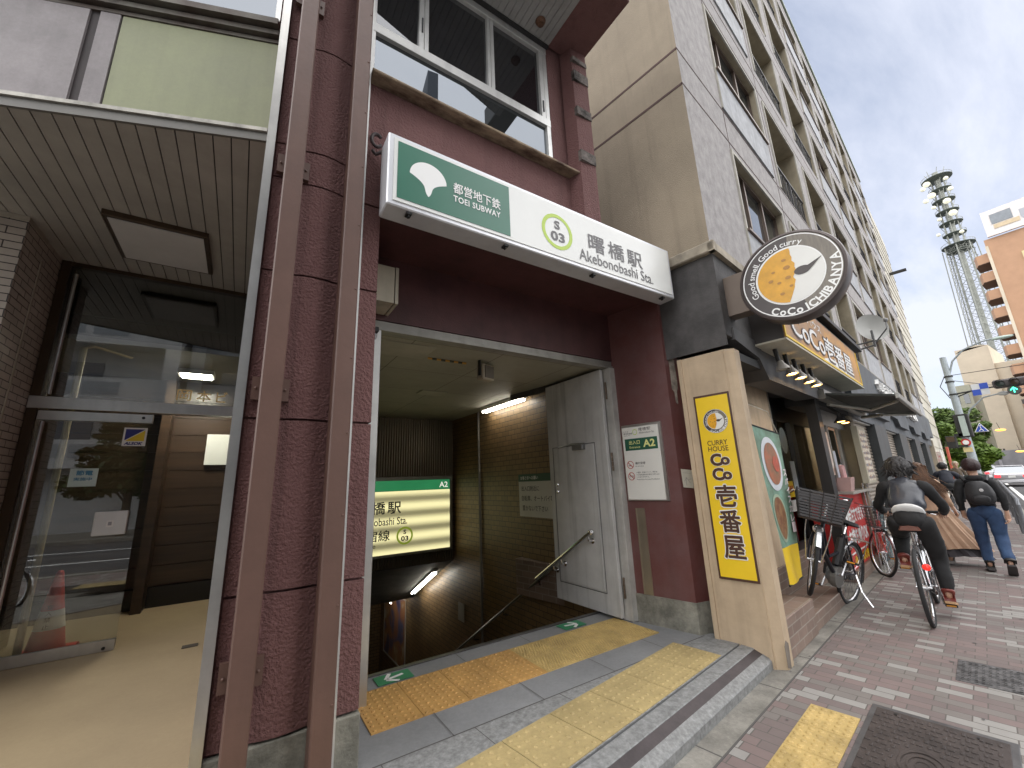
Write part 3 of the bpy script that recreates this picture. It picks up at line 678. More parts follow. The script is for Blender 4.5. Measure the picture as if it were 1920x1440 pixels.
text('Akebonobashi Sta.', (1.50, 7.229, .845), XV, ZV, .125, 1.0, TXTB, parent=ls, bold=.01)
text('都営新宿線', (1.20, 7.229, .60), XV, ZV, .17, 1.0, TXTB, parent=ls, bold=.015)
text('Shinjuku Line', (1.35, 7.229, .48), XV, ZV, .09, .62, TXTB, parent=ls)
b = MB(); ellipse(b, (2.46, 7.229, .655), XV, ZV, .145, .145, .002, 40, rin=.78); b.build('line_ring', mat('lit_lime', (.35, .45, .04), .4, var=0, emit=.25), ls)
text('S', (2.46, 7.229, .68), XV, ZV, .07, .05, TXTB, parent=ls, bold=.03, align='C'); text('03', (2.46, 7.229, .57), XV, ZV, .08, .13, TXTB, parent=ls, bold=.03, align='C')

# ================================================================= STATION SIGN OUTSIDE
sg = thing('station_sign', 'long white subway station sign board with green panel over the entrance', 'sign', (2.0, 2.3, 3.15))
b = MB(); b.box(.585, 3.415, 2.20, 2.37, 3.165, 3.695, bev=.008); b.build('housing', mat('sign_frame', (.70, .71, .74), .35, .35, var=.06, vs=2, streak=.08), sg)
b = MB(); b.box(.622, 3.378, 2.193, 2.2, 3.198, 3.662); b.build('face', SIGNW, sg)
b = MB(); b.box(.645, 1.488, 2.190, 2.1925, 3.222, 3.64); b.build('green_panel', SIGNG, sg)
yf = 2.1895
# three-lobed leaf emblem
b = MB(); P = []
cx, cz = .852, 3.30
for i in range(41):
    a = R(180-180*i/40); P.append((cx+.128*math.cos(a)*1.0, cz+.135+.115*math.sin(a)*1.05))
left = [(cx+.128, cz+.135)]
for i in range(1, 13): t = i/12; P.append((cx+.128*(1-t)**1.0*(1-.55*math.sin(math.pi*t)), cz+.135*(1-t)+.012*math.sin(math.pi*t)*0-.0*t))
for i in range(1, 12): t = 1-i/12; P.append((cx-.128*(1-t)**1.0*(1-.55*math.sin(math.pi*t)), cz+.135*(1-t)))
P = [(x, yf, z) for x, z in P]
cidx = (cx, yf, cz+.14); b.add([cidx]+P, [(0, i+1, (i+1) % len(P)+1) for i in range(len(P))]); b.build('leaf_emblem', TXTW, sg)
text('都営地下鉄', (1.03, 2.19, 3.408), XV, ZV, .083, .375, TXTW, parent=sg, bold=.02)
text('TOEI SUBWAY', (1.03, 2.19, 3.34), XV, ZV, .048, .375, TXTW, parent=sg, bold=.02, spacing=1.1)
b = MB(); ellipse(b, (1.945, 2.193, 3.413), XV, ZV, .158, .158, .002, 48, rin=.80); b.build('line_ring', LIME, sg)
text('S', (1.945, 2.193, 3.435), XV, ZV, .078, .058, TXTG, parent=sg, bold=.03, align='C'); text('03', (1.945, 2.193, 3.325), XV, ZV, .085, .145, TXTG, parent=sg, bold=.03, align='C')
text('曙橋駅', (2.285, 2.193, 3.355), XV, ZV, .165, .68, TXTG, parent=sg, bold=.012, spacing=1.3)
text('Akebonobashi Sta.', (2.165, 2.193, 3.235), XV, ZV, .105, .93, TXTG, parent=sg, bold=.005)
for x in (.72, 1.45, 2.33, 3.25):
    b = MB(); b.box(x, x+.035, 2.215, 2.265, 3.148, 3.166, bev=.003); b.box(x+.012, x+.022, 2.225, 2.25, 3.135, 3.15); b.build('catch', DKMET, sg)
# control box and camera
cb_ = thing('control_box', 'pale metal control box high in the entrance recess by the left jamb', 'box', (.75, 2.9, 2.8))
b = MB(); b.box(.60, .83, 2.80, 3.048, 2.795, 3.085); b.build('body', mat('cream_metal', (.50, .45, .35), .5, .2, var=.1, streak=.2), cb_)
b = MB(); b.box(.836, .86, 2.795, 3.048, 2.792, 3.087); b.build('cover', MATS['cream_metal'], cb_)
cm = thing('security_camera', 'small round security camera under the lintel at the left jamb', 'camera', (.75, 3.0, 2.6))
b = MB(); b.box(.705, .77, 2.95, 3.04, 2.61, 2.65, bev=.004); b.build('mount', DKMET, cm)
b = MB(); b.ball((.74, 2.99, 2.585), .03, 12, 8); b.build('dome', mat('dome_grey', (.35, .35, .36), .2, var=0), cm)
# downpipes
for i, (x0, lab) in enumerate(((.038, 'brown square downpipe nearer the steel corner strip'), (.372, 'brown square downpipe with rivets beside the station entrance'))):
    d = thing('downpipe', lab, 'pipe', (x0+.05, 2.34, 0), group='brown downpipes on the maroon column')
    b = MB(); b.box(x0, x0+.098, 2.30, 2.405, 0, 7.4, bev=.006); b.build('pipe', PIPE, d)
    for z in ((.62, 1.93, 3.3, 4.62) if i == 0 else ()):
        for dx_ in (-.035, .098):
            b = MB(); b.box(x0+dx_, x0+dx_+.037, 2.415, 2.445, z, z+.12); b.ball((x0+dx_+.018, 2.412, z+.06), .007, 8, 6); b.build('bracket', PIPE, d)
    if i == 1:
        b = MB()
        for k in range(17): b.lathe([(.0001, .004), (.006, .003), (.007, 0)], (x0+.085, 2.30, .5+k*.42), (0, -1, 0), 8)
        b.build('rivets', PIPE, d)
# loose wire on the column top
b = MB(); b.tube([(-.10, 2.40, 4.72), (-.03, 2.40, 4.80), (.0, 2.41, 4.70), (.06, 2.44, 4.62)], .004, 6); props(b.build('wire', mat('old_wire', (.2, .17, .14), .6, var=0)), 'thin loose wire curling over the steel corner strip', 'wire')

# entrance board A2 on pillar
eb = thing('entrance_board', 'white A2 entrance board with green panel and prohibition symbols on the maroon pillar', 'sign', onpil(.3, .01, 1.25))
def PB(t, z, d=0): return onpil(t, d, z)
T0, T1_ = .555, .115     # left (far) and right (near) edge
ES = mat('entrance_board_white', (.72, .71, .66), .4, var=.02)
def pbox(mb, ta, tb, z0, z1, d0, d1):
    P = [onpil(t, d, z0) for t, d in ((ta, d0), (tb, d0), (tb, d1), (ta, d1))]; mb.prism(P, 0, (0, 0, z1-z0))
b = MB(); pbox(b, T1_, T0, 1.245, 2.01, .0, .022); b.build('frame', STEEL, eb)
b = MB(); pbox(b, T1_+.03, T0-.008, 1.255, 1.985, .022, .025); b.build('panel', ES, eb)
b = MB(); pbox(b, .165, .525, 1.745, 1.865, .0255, .027); b.build('green_panel', mat('board_green', (.02, .10, .06), .4, var=0), eb)
rp = -pd
def pt(s, t, z, h, w_, m_, **k): text(s, onpil(t, k.pop('d', .025), z), rp, ZV, h, w_, m_, parent=eb, lift=.0015, **k)
LY = mat('pale_yellow_lettering', (.75, .75, .30), .4, var=0)
pt('出入口', .475, 1.805, .04, .12, LY, bold=.02, d=.027); pt('Entrance', .475, 1.765, .022, .12, LY, bold=.01, d=.027); pt('A2', .32, 1.77, .075, .13, LY, bold=.03, d=.027)
pt('ここは', .53, 1.935, .015, .055, TXTG); pt('都営新宿線', .53, 1.912, .017, .10, TXTB); pt('Shinjuku Line', .53, 1.895, .01, .075, TXTG)
pt('曙橋駅', .355, 1.935, .035, .13, TXTG, spacing=1.2); pt('Akebonobashi Sta.', .355, 1.908, .02, .17, TXTG)
b = MB(); ellipse(b, onpil(.40, .0255, 1.93), rp, ZV, .026, .03, .0015, 30, rin=.8); b.build('line_ring', LIME, eb)
REDL = mat('prohibition_red', (.45, .06, .05), .4, var=0)
for k, zc in enumerate((1.60, 1.485)):
    b = MB(); c_ = onpil(.487, .0255, zc); ellipse(b, c_, rp, ZV, .038, .040, .0015, 32, rin=.84)
    q = rp*.027+ZV*-.027; w_ = (rp+ZV).normalized()*.004; nn = pn*.0016
    b.quad(c_-q-w_+nn, c_+q-w_+nn, c_+q+w_+nn, c_-q+w_+nn); b.build('prohibition_symbol', REDL, eb)
    b = MB()
    if k == 0: b.quad(c_-rp*.02-ZV*.012+pn*.001, c_+rp*.012-ZV*.012+pn*.001, c_+rp*.012-ZV*.005+pn*.001, c_-rp*.02-ZV*.005+pn*.001)
    else: text('危険物', c_-ZV*.008-rp*.026, rp, ZV, .017, .052, None, mb=b, lift=.001)
    b.build('pictogram', TXTG, eb)
pt('構内禁煙', .43, 1.60, .025, .11, TXTB); pt('No Smoking', .43, 1.575, .014, .09, TXTG)
pt('火薬類、多量のマッチ、燃料油、', .43, 1.513, .015, .23, TXTG); pt('その他危険物品を車内に持ち込む', .43, 1.49, .015, .25, TXTG); pt('ことはできません。', .43, 1.468, .014, .14, TXTG); pt('Hazardous Articles Prohibited', .43, 1.445, .013, .24, TXTG)
pn_ = MB(); F0 = Vector((3.492, 2.46, 0))
P = [F0+fr*t+fn*.002+ZV*z for t, z in ((.03, 1.365), (.155, 1.35), (.16, 1.52), (.025, 1.535))]; pn_.prism(P, 0, fn*.003)
pp = thing('paper_notice', 'small white paper map taped to the front of the maroon pillar', 'notice', F0+fr*.09+ZV*1.35)
pn_.build('sheet', mat('old_paper', (.60, .58, .48), .7, var=.05), pp)
b = MB()
for (t0, z0), (t1, z1) in (((.04, 1.50), (.14, 1.49)), ((.05, 1.42), (.08, 1.45)), ((.08, 1.45), (.12, 1.40)), ((.07, 1.38), (.075, 1.46)), ((.09, 1.43), (.14, 1.44))):
    b.tube([F0+fr*t0+fn*.0055+ZV*z0, F0+fr*t1+fn*.0055+ZV*z1], .0012, 4)
b.build('printed_map', mat('map_ink', (.25, .22, .22), .7, var=0), pp)
# floor arrow stickers
def arrow(label, c, ang, hw, hl, adir):
    t = thing('floor_sticker', label, 'sticker', c, group='green arrow stickers by the stairs')
    r = Vector((math.cos(ang), math.sin(ang), 0)); u_ = Vector((-r.y, r.x, 0)); c = Vector(c)
    b = MB(); b.prism([c+r*x+u_*y for x, y in ((-hl, -hw), (hl, -hw), (hl, hw), (-hl, hw))], 0, (0, 0, .002)); b.build('base', mat('sticker_green', (.03, .22, .10), .5, var=.1), t)
    d = Vector((math.cos(adir), math.sin(adir), 0)); e = Vector((-d.y, d.x, 0)); b = MB(); z = Vector((0, 0, .003))
    for pa, pb in (((-.075, 0), (.05, 0)), ((.06, .005), (-.005, .075)), ((.06, -.005), (-.005, -.075))):
        A = c+d*pa[0]+e*pa[1]+z; B = c+d*pb[0]+e*pb[1]+z; q = (B-A).normalized(); w_ = Vector((-q.y, q.x, 0))*.014; b.quad(A-w_, B-w_, B+w_, A+w_)
    b.build('arrow', WHITE, t)
arrow('green sticker with white arrow beside the left jamb', (1.08, 3.345, G0+.0005), 0, .075, .13, R(192))
arrow('green sticker with white arrow near the steel door', (2.80, 3.36, G0+.0005), 0, .075, .13, R(-12))
# ================================================================= OFFICE BUILDING ON THE LEFT
ob = thing('office_building', 'grey panelled building with green fascia panel and dark glass entrance left of the column', 'building', (-1.2, 4.5, 0))
FA = R(-20); FD = Vector((math.cos(FA), math.sin(FA), 0)); FN = Vector((math.sin(FA), -math.cos(FA), 0)); FP = Vector((-.066, 2.87, 0))   # fascia line runs left
def ffront(x): return FP.y+(FP.x-x)*math.tan(-FA)
FLOORB = mat('beige_floor', (.40, .315, .19), .55, var=.0, vs=1.2, col2=(.34, .265, .16), dirt=.12, bump=.05)
b = MB(); b.prism([(-.07, 3.0, .02), (-.07, 7.3, .02), (-4.5, 7.3, .02), (-4.5, ffront(-4.5)+.20, .02)], 0, (0, 0, .085)); props(b.build('entrance_floor', FLOORB), kind='structure')
b = MB(); b.prism([(-.07, 2.94, -.1), (-.07, 3.0, -.1), (-4.5, ffront(-4.5)+.20, -.1), (-4.5, ffront(-4.5)+.02, -.1)], 0, (0, 0, .212)); props(b.build('marble_threshold', mat('marble', (.55, .52, .48), .4, var=.0, vs=14, col2=(.22, .19, .18), dirt=.3)), kind='structure')
b = MB(); b.prism([(-.07, 2.95, -.12), (-4.5, ffront(-4.5)+.04, -.12), (-4.5, .5, -.12), (-.07, 2.0, -.12)][::-1], 0, (0, 0, .12)); props(b.build('forecourt', CONC), kind='structure')
SZ = 3.845
# slatted soffit
b = MB(); x = -.07; SL = mat('bronze_grey_slats', (.38, .365, .325), .5, .15, var=.12, vs=1.5)
while x > -4.4:
    x1 = x-.105
    b.prism([(x-.004, ffront(x), SZ), (x1+.004, ffront(x1), SZ), (x1+.004, 5.6, SZ), (x-.004, 5.6, SZ)][::-1], 0, (0, 0, .02)); x = x1
b.build('soffit', SL, ob)
b = MB(); b.prism([(-.066, ffront(-.066), SZ+.012), (-4.6, ffront(-4.6), SZ+.012), (-4.6, 5.62, SZ+.012), (-.066, 5.62, SZ+.012)][::-1], 0, (0, 0, .06)); b.build('soffit_backing', MATS['soffit_joint'], ob)
def fpan(mb, t0, t1, z0, z1, d0, d1):
    """t measured leftwards along the fascia"""
    P = [FP-FD*t+FN*d for t, d in ((t0, d0), (t1, d0), (t1, d1), (t0, d1))]
    mb.prism([Vector((p.x, p.y, z0)) for p in P], 0, (0, 0, z1-z0))
b = MB(); fpan(b, 0, 4.8, SZ-.01, SZ+.055, 0, .02); b.build('soffit_edge', mat('soffit_edge', (.15, .145, .13), .5, .2, var=.1), ob)
b = MB(); fpan(b, 0, 4.8, SZ+.057, SZ+.085, .0, .035); b.build('fascia_trim', mat('trim_light', (.40, .385, .34), .5, .3, var=.3, vs=5, streak=.3), ob)
b = MB(); fpan(b, .0, .975, SZ+.09, 4.70, .0, .012); b.build('green_panel', mat('faded_green_panel', (.285, .305, .165), .55, var=.0, vs=2.2, col2=(.25, .265, .155), dirt=.12, streak=.08), ob)
b = MB(); fpan(b, .985, 1.10, SZ+.09, 4.70, .0, .018); b.build('grey_strip', mat('faded_grey_panel', (.29, .262, .265), .55, var=.2, vs=2.0, dirt=.2, streak=.12), ob)
b = MB(); fpan(b, 1.16, 2.6, SZ+.09, 4.70, .0, .02); fpan(b, 2.66, 4.8, SZ+.09, 4.70, 0, .02); b.build('grey_panel', MATS['faded_grey_panel'], ob)
b = MB(); fpan(b, 1.10, 1.16, SZ+.09, 4.72, .0, .004); fpan(b, 0, 4.8, SZ+.05, 8.0, -.2, -.001); b.build('fascia_backing', mat('fascia_dark', (.05, .04, .04), .7, var=.2), ob)
b = MB()
for z0, z1, d in ((4.705, 4.735, .02), (4.75, 4.79, .05), (4.81, 4.86, .085)): fpan(b, 0, 4.8, z0, z1, -.0, d)
b.build('ledge', mat('ledge_metal', (.15, .145, .12), .6, .2, var=.0, vs=3, col2=(.07, .05, .04), streak=.3), ob)
b = MB(); fpan(b, 0, 4.8, 4.88, 7.2, .01, .02); b.build('upper_window', DWIN3, ob)
b = MB(); fpan(b, .0, .035, 4.87, 7.2, .0, .05); fpan(b, 0, 4.8, 4.862, 4.885, 0, .06); b.build('upper_window_frame', STEELW, ob)
# tiled pillar
TB = brickmat('pillar_tile_x', 'xz', (.46, .41, .35), (.40, .355, .30), (.035, .028, .028), .215, .0665, ms=.0045, rough=.45, bump=.5)
TBY = brickmat('pillar_tile_y', 'yz', (.46, .41, .35), (.40, .355, .30), (.035, .028, .028), .215, .0665, ms=.0045, rough=.45, bump=.5)
b = MB(); b.box(-4.6, -1.735, 4.79, 5.7, .1, SZ); me_o = b.build('tiled_pillar', [TB, TBY], ob)
for p in me_o.data.polygons: p.material_index = 1 if abs(p.normal.x) > .5 else 0
b = MB(); b.box(-1.736, -1.728, 5.16, 5.185, .1, 3.62); b.box(-4.6, -1.73, 4.78, 5.2, 3.80, 3.843); b.build('movement_joint', mat('joint_beige', (.33, .30, .24), .7, var=.1), ob)
# glass front
BRZ = mat('bronze_frame', (.075, .05, .03), .35, .6, var=.1, streak=.1)
gf = MB(); gf.box(-1.73, -.07, 5.56, 5.66, 2.315, 2.43, bev=.003); gf.build('transom', STEEL, ob)
b = MB(); b.box(-1.73, -1.66, 5.57, 5.66, .105, 3.84); b.box(-1.66, -.07, 5.58, 5.66, 3.80, 3.842); b.build('window_frame', BRZ, ob)
b = MB(); b.tube([(-1.60, 5.545, 2.45), (-1.60, 5.545, 3.70)], .016, 10); b.tube([(-1.60, 5.545, .2), (-1.60, 5.545, 2.19)], .016, 10); b.build('pull_bar', STEEL, ob)
b = MB(); b.box(-1.66, -.07, 5.60, 5.606, 2.432, 3.80); b.build('transom_glass', GLASS, ob)
dl = MB(); dl.box(-1.655, -.825, 5.60, 5.606, .20, 2.21); dg_ = dl.build('glass_door', GLASS, ob)
b = MB(); b.box(-1.655, -.825, 5.583, 5.623, .107, .20, bev=.003); b.build('door_rail', STEEL, dg_); b = MB(); b.box(-1.655, -.825, 5.583, 5.623, 2.21, 2.30, bev=.003); b.build('door_rail', STEEL, dg_)
b = MB()
for x, z in ((-.90, 2.262), (-.90, .135)): b.lathe([(.014, 0), (.014, .008), (.0001, .010)], (x, 5.583, z), (0, -1, 0), 12)
b.build('bolt', BLACK, dg_)
# interior
WD = mat('brown_panelling', (.05, .03, .017), .35, var=.3, vs=2, vscale=(.3, 1, 6), spec=.6)
b = MB()
z = .36
while z < 2.9: b.box(-4.2, .4, 7.28, 7.33, z+.004, min(z+.235, 2.9)); z += .24
b.build('interior_wall', WD, ob)
b = MB(); b.box(-4.2, .4, 7.30, 7.4, .1, 3.85); b.box(-4.3, -4.2, 5.7, 7.4, .1, 3.85); b.box(-4.3, -1.66, 5.66, 5.72, .1, 3.85); b.build('interior_shell', mat('dark_interior', (.06, .045, .03), .6, var=.1), ob)
b = MB(); b.box(-4.2, .4, 7.25, 7.30, .105, .345); b.build('interior_skirting', mat('black_skirting', (.012, .012, .013), .25, var=0), ob)
b = MB(); b.box(-4.2, -.06, 5.66, 7.4, 3.05, 3.1); b.box(-.09, -.02, 5.66, 7.4, .1, 3.85); b.box(-4.3, .4, 5.63, 7.5, 3.86, 3.95); b.build('interior_ceiling', mat('lobby_ceiling', (.22, .20, .16), .7, var=.1), ob)
b = MB(); b.box(-.95, -.85, 7.0, 7.25, .1, 3.0); b.build('interior_partition', WD, ob)
lt = thing('ceiling_lamp', 'lit rectangular lamp inside the glass entrance, above the gold lettering', 'lamp', (-.6, 6.6, 3.0))
b = MB(); b.box(-.80, -.42, 6.45, 6.75, 2.985, 3.045); b.build('housing', STEELW, lt); b = MB(); b.box(-.77, -.45, 6.48, 6.72, 2.975, 2.984); b.build('diffuser', mat('lobby_lamp', (1, .93, .78), .5, var=0, emit=60), lt)
lt = thing('soffit_light', 'unlit rectangular light panel set in the slatted soffit', 'lamp', (-.84, 4.74, SZ))
b = MB(); b.box(-1.20, -.47, 4.34, 5.14, SZ-.05, SZ+.005, bev=.004); b.build('frame', BRZ, lt); b = MB(); b.box(-1.165, -.505, 4.375, 5.105, SZ-.058, SZ-.051); b.build('diffuser', mat('grey_diffuser', (.50, .50, .48), .5, var=.05), lt)
b = MB(); b.tube([(-1.50, 5.80, .15), (-1.50, 5.80, 3.0), (-1.44, 5.86, 3.06), (-1.2, 6.2, 3.06)], .028, 10); props(b.build('drain_pipe', mat('tan_pipe', (.42, .34, .19), .5, var=.15)), 'tan pipe with a bend standing just inside the glass entrance', 'pipe')
GOLD = mat('gold_lettering', (1, .75, .36), .4, .0, var=.05)
gt = thing('building_name', 'gold building name characters on the transom glass of the entrance', 'lettering', (-.4, 5.59, 2.45))
for i, c_ in enumerate('岡本ビル'):
    text(c_, (-.665+.175*i, 5.594, 2.475), XV, ZV, .118, .125 if c_ != 'ビ' else .10, GOLD, parent=gt, bold=.015, name='character')
sk = thing('security_sticker', 'small square blue and yellow security sticker on the glass door', 'sticker', (-.94, 5.59, 2.0))
b = MB(); b.box(-1.035, -.855, 5.596, 5.5995, 1.975, 2.16); b.build('base', WHITE, sk)
b = MB(); b.add([(-1.02, 5.594, 2.145), (-.87, 5.594, 2.145), (-1.02, 5.594, 2.03)], [(0, 2, 1)]); b.build('blue_triangle', mat('sticker_blue', (.02, .02, .18), .4, var=0), sk)
b = MB(); b.add([(-.87, 5.594, 2.137), (-.87, 5.594, 2.025), (-1.015, 5.594, 2.025)], [(0, 2, 1)]); b.build('yellow_triangle', mat('sticker_yellow', (.75, .55, .02), .4, var=0), sk)
text('ALSOK', (-1.02, 5.595, 1.985), XV, ZV, .03, .145, MATS['sticker_blue'], parent=sk, bold=.04, shear=.3)
sk = thing('round_cornered_sticker', 'pale blue sticker with short blue writing on the glass door', 'sticker', (-1.26, 5.59, 1.6))
b = MB(); b.box(-1.36, -1.165, 5.596, 5.5995, 1.585, 1.755, bev=.0015); b.build('base', mat('sticker_pale', (.60, .74, .72), .4, var=.05), sk)
CY = mat('sticker_cyan', (.08, .28, .45), .4, var=0)
text('節電', (-1.315, 5.595, 1.69), XV, ZV, .045, .115, CY, parent=sk, bold=.03); text('実施中', (-1.325, 5.595, 1.64), XV, ZV, .03, .125, CY, parent=sk, bold=.02)
ic = thing('intercom_box', 'flat white plastic box with a small symbol on the edge of the glass door', 'box', (-1.0, 5.58, 1.1))
b = MB(); b.box(-1.125, -.885, 5.555, 5.597, 1.125, 1.345, bev=.006); b.build('cover', mat('white_plastic', (.66, .68, .68), .35, var=.03), ic)
b = MB(); b.box(-1.03, -.98, 5.552, 5.5548, 1.20, 1.26); b.build('symbol', WHITE, ic); b = MB(); b.box(-1.018, -.992, 5.5505, 5.5518, 1.215, 1.248); b.build('symbol_centre', mat('symbol_grey', (.3, .3, .32), .5, var=0), ic)
o = MB().box(-.45, -.18, 7.22, 7.25, 1.87, 2.30).build('wall_paper', mat('paper_white', (.75, .8, .76), .6, var=.03)); props(o, 'white paper sheet pinned on the brown wall inside the glass entrance', 'notice')
o = MB().box(-.30, -.18, 5.18, 5.27, .106, .110).build('floor_mark', mat('dark_mark', (.06, .05, .04), .7, var=0)); props(o, 'small dark rectangular plate in the beige entrance floor', 'floor plate')
# cone behind the glass door
cn = thing('traffic_cone', 'red traffic cone with white band of black characters behind the glass door', 'traffic cone', (-1.34, 5.84, .105))
CR = mat('cone_red', (.62, .05, .03), .45, var=.15, dirt=.2)
b = MB(); b.box(-1.53, -1.15, 5.66, 6.02, .106, .14, bev=.01); b.lathe([(.135, .03), (.118, .13), (.026, .70), (.016, .715), (.0001, .715)], (-1.34, 5.84, .105), n=28); b.build('body', CR, cn, smooth=True)
b = MB(); b.lathe([(.1055, .225), (.066, .445)], (-1.34, 5.84, .105), n=28); b.build('white_band', mat('cone_white', (.72, .72, .68), .5, var=.05), cn, smooth=True)
b = MB(); b.lathe([(.067, .445), (.059, .49)], (-1.34, 5.84, .105), n=28); b.build('blue_band', mat('cone_blue', (.08, .25, .5), .5, var=0), cn, smooth=True)
b = MB()
for i, c_ in enumerate('立入禁止'): text(c_, (-1.34, 5.84-.0745-.0085*i-.012, .50-.052*i), XV, (0, .176, .984), .04, .045, None, mb=b, align='C', bold=.02)
b.build('lettering', TXTB, cn)

# ================================================================= OFFICE BLOCK WITH THE CURRY SHOP
gb = thing('grey_block', 'six storey grey concrete block with recessed windows and tan side wall above the curry shop', 'building', (8, 3, 0), F=CF)
LEN, TOP = 22.75, 16.3
TOPS = [5.46, 7.93, 10.45, 12.95, 15.42]
BAY = 2.50
bays = []
s = 1.28
for i in range(9):
    bays.append((s, s+(1.95 if i % 3 == 0 else 1.85))); s += BAY if i else 2.38
kinds = 'WBBWWBBWW'
W_ = MB(CF)
cuts = [0]+[v for b_ in bays for v in b_]+[LEN]
zc = [3.62]
for t in TOPS: zc += [t-1.77 if t > 6 else t-1.77, t]
zc.append(TOP)
for i in range(len(cuts)-1):
    for j in range(len(zc)-1):
        s0, s1, z0, z1 = cuts[i], cuts[i+1], zc[j], zc[j+1]
        if i % 2 == 1 and j % 2 == 1: continue
        if s1-s0 < 1e-4: continue
        W_.quad((s0, 0, z0), (s1, 0, z0), (s1, 0, z1), (s0, 0, z1))
W_.build('front_wall', GREYC, gb)
RV = mat('tan_reveal', (.36, .31, .22), .8, var=.15, vs=2, streak=.15)
rv = MB(CF); gl_ = MB(CF); tr = MB(CF)
rd = random.Random(3)
for i, (s0, s1) in enumerate(bays):
    for j, t in enumerate(TOPS):
        z0 = t-1.77; k = kinds[i]; dp = .15 if k == 'W' else .80
        rv.quad((s0, 0, z0), (s0, 0, t), (s0, dp, t), (s0, dp, z0)); rv.quad((s1, 0, z0), (s1, dp, z0), (s1, dp, t), (s1, 0, t))
        rv.quad((s0, 0, t), (s1, 0, t), (s1, dp, t), (s0, dp, t)); rv.quad((s0, 0, z0), (s0, dp, z0), (s1, dp, z0), (s1, 0, z0))
        # raised edges
        tr.box(s0-.045, s0-.002, -.02, .0, z0, t+.045); tr.box(s1+.002, s1+.045, -.02, .0, z0, t+.045); tr.box(s0-.002, s1+.002, -.02, 0, t+.002, t+.045)
        if k == 'B':
            rv.quad((s0, dp, z0), (s1, dp, z0), (s1, dp, t), (s0, dp, t))
rv.build('window_reveals', RV, gb)
tr.build('window_trim', mat('pale_trim', (.50, .48, .42), .8, var=.15, vs=4, streak=.2), gb)
for i, (s0, s1) in enumerate(bays):
    for j, t in enumerate(TOPS):
        z0 = t-1.77; k = kinds[i]
        if k == 'W':
            b = MB(CF); zs_ = z0+.66
            b.box(s0-.03, s1+.03, -.022, .12, z0-.01, zs_-.03); o = b.build('sill_panel', GREYP, gb)
            f = MB(CF); f.box(s0-.04, s1+.04, -.05, .14, zs_-.03, zs_); f.box(s0, s1, .075, .14, t-.05, t-.001)
            for q in (0, .30, .66, 1): c0 = s0+(s1-s0)*q; f.box(max(s0, c0-.022), min(s1, c0+.022), .08, .14, zs_, t-.05)
            fo = f.build('window_frame', mat('bronze_anodised', (.15, .11, .085), .4, .5, var=.1), gb)
            g_ = MB(CF); g_.box(s0, s1, .115, .121, zs_, t-.05); g_.build('pane', DWIN2, fo)
        else:
            f = MB(CF); zr = z0+.62
            f.box(s0, s1, .02, .05, zr-.02, zr+.015); f.box(s0, s1, .02, .05, z0+.02, z0+.04); f.box((s0+s1)/2-.012, (s0+s1)/2+.012, .02, .05, z0, zr)
            n_ = 6 if j < 3 else 4
            if i < 4:
                for q in range(n_):
                    cx_ = s0+(s1-s0)*(q+.5)/n_
                    f.tube([(cx_+.10*math.cos(R(a)), .035, z0+.32+.22*math.sin(R(a))) for a in range(0, 360, 45)], .007, 4, closed=True)
            for q in range(22): x = s0+(s1-s0)*(q+.5)/22; f.box(x-.004, x+.004, .031, .039, z0+.04, zr-.02)
            f.build('balcony_railing', mat('railing_dark', (.03, .028, .028), .5, .3, var=0), gb)
            g_ = MB(CF); g_.box(s0+.25, s1-.25, .77, .795, z0+.05, t-.35); g_.build('balcony_door', DWIN, gb)
# back, side wall, roof
b = MB(CF); b.quad((0, 0, 3.62), (0, 0, TOP), (0, 13, TOP), (0, 13, 3.62)); b.build('side_wall', TANW, gb)
b = MB(CF); b.quad((LEN, 0, 0), (LEN, 13, 0), (LEN, 13, TOP), (LEN, 0, TOP)); b.quad((0, 13, 0), (0, 13, TOP), (LEN, 13, TOP), (LEN, 13, 0)); b.quad((0, 0, TOP), (LEN, 0, TOP), (LEN, 13, TOP), (0, 13, TOP)); b.build('rear_wall', GREYC, gb)
b = MB(CF); b.box(-.02, LEN+.02, -.05, .3, TOP, TOP+.10); b.build('parapet_cap', mat('green_coping', (.36, .42, .34), .6, var=.1), gb)
b = MB(CF)
for z in (5.63, 6.12): b.box(-.004, .02, .0, 13, z-.014, z+.014); b.box(-.004, LEN, -.003, .01, z-.010, z+.010)
for t in TOPS[1:]:
    for z in (t+.17, t+.55): b.box(0, LEN, -.003, .01, z-.010, z+.010)
for s0 in (1.25, 3.45, 8.55): b.box(s0-.006, s0+.006, -.003, .01, 3.62, TOP)
b.build('expansion_joint', mat('joint_brown', (.10, .06, .055), .9, var=.1), gb)
# ledge and charcoal base storey
b = MB(CF); b.box(-.075, LEN+.02, -.06, .0, 3.55, 3.635); b.box(-.075, -.0, -.06, 8, 3.55, 3.66, bev=.01); b.build('ledge', mat('ledge_tan', (.40, .35, .27), .8, var=.3, streak=.2), gb)
b = MB(CF); b.box(.0, .75, -.012, .6, 2.72, 3.55); b.box(-.012, 0, -.012, 3, 2.62, 3.55); b.build('charcoal_wall', DBAND, gb)
b = MB(CF)
b.prism([(.15, -.03, 2.70), (.75, -.03, 2.62), (.95, -.03, 2.42), (3.0, -.03, 2.42), (3.0, -.03, 2.60), (.98, -.03, 2.60), (.80, -.03, 2.80), (.15, -.03, 2.82)][::-1], 0, (0, .25, 0)); b.box(.75, 5.0, -.02, .3, 2.60, 3.55)
b.build('shop_fascia', mat('charcoal_fascia', (.06, .058, .058), .6, var=.2, streak=.1), gb)
b = MB(CF); b.box(5.0, LEN, -.10, .3, 2.70, 3.55); b.build('blue_grey_band', BBAND, gb)
b = MB(CF)
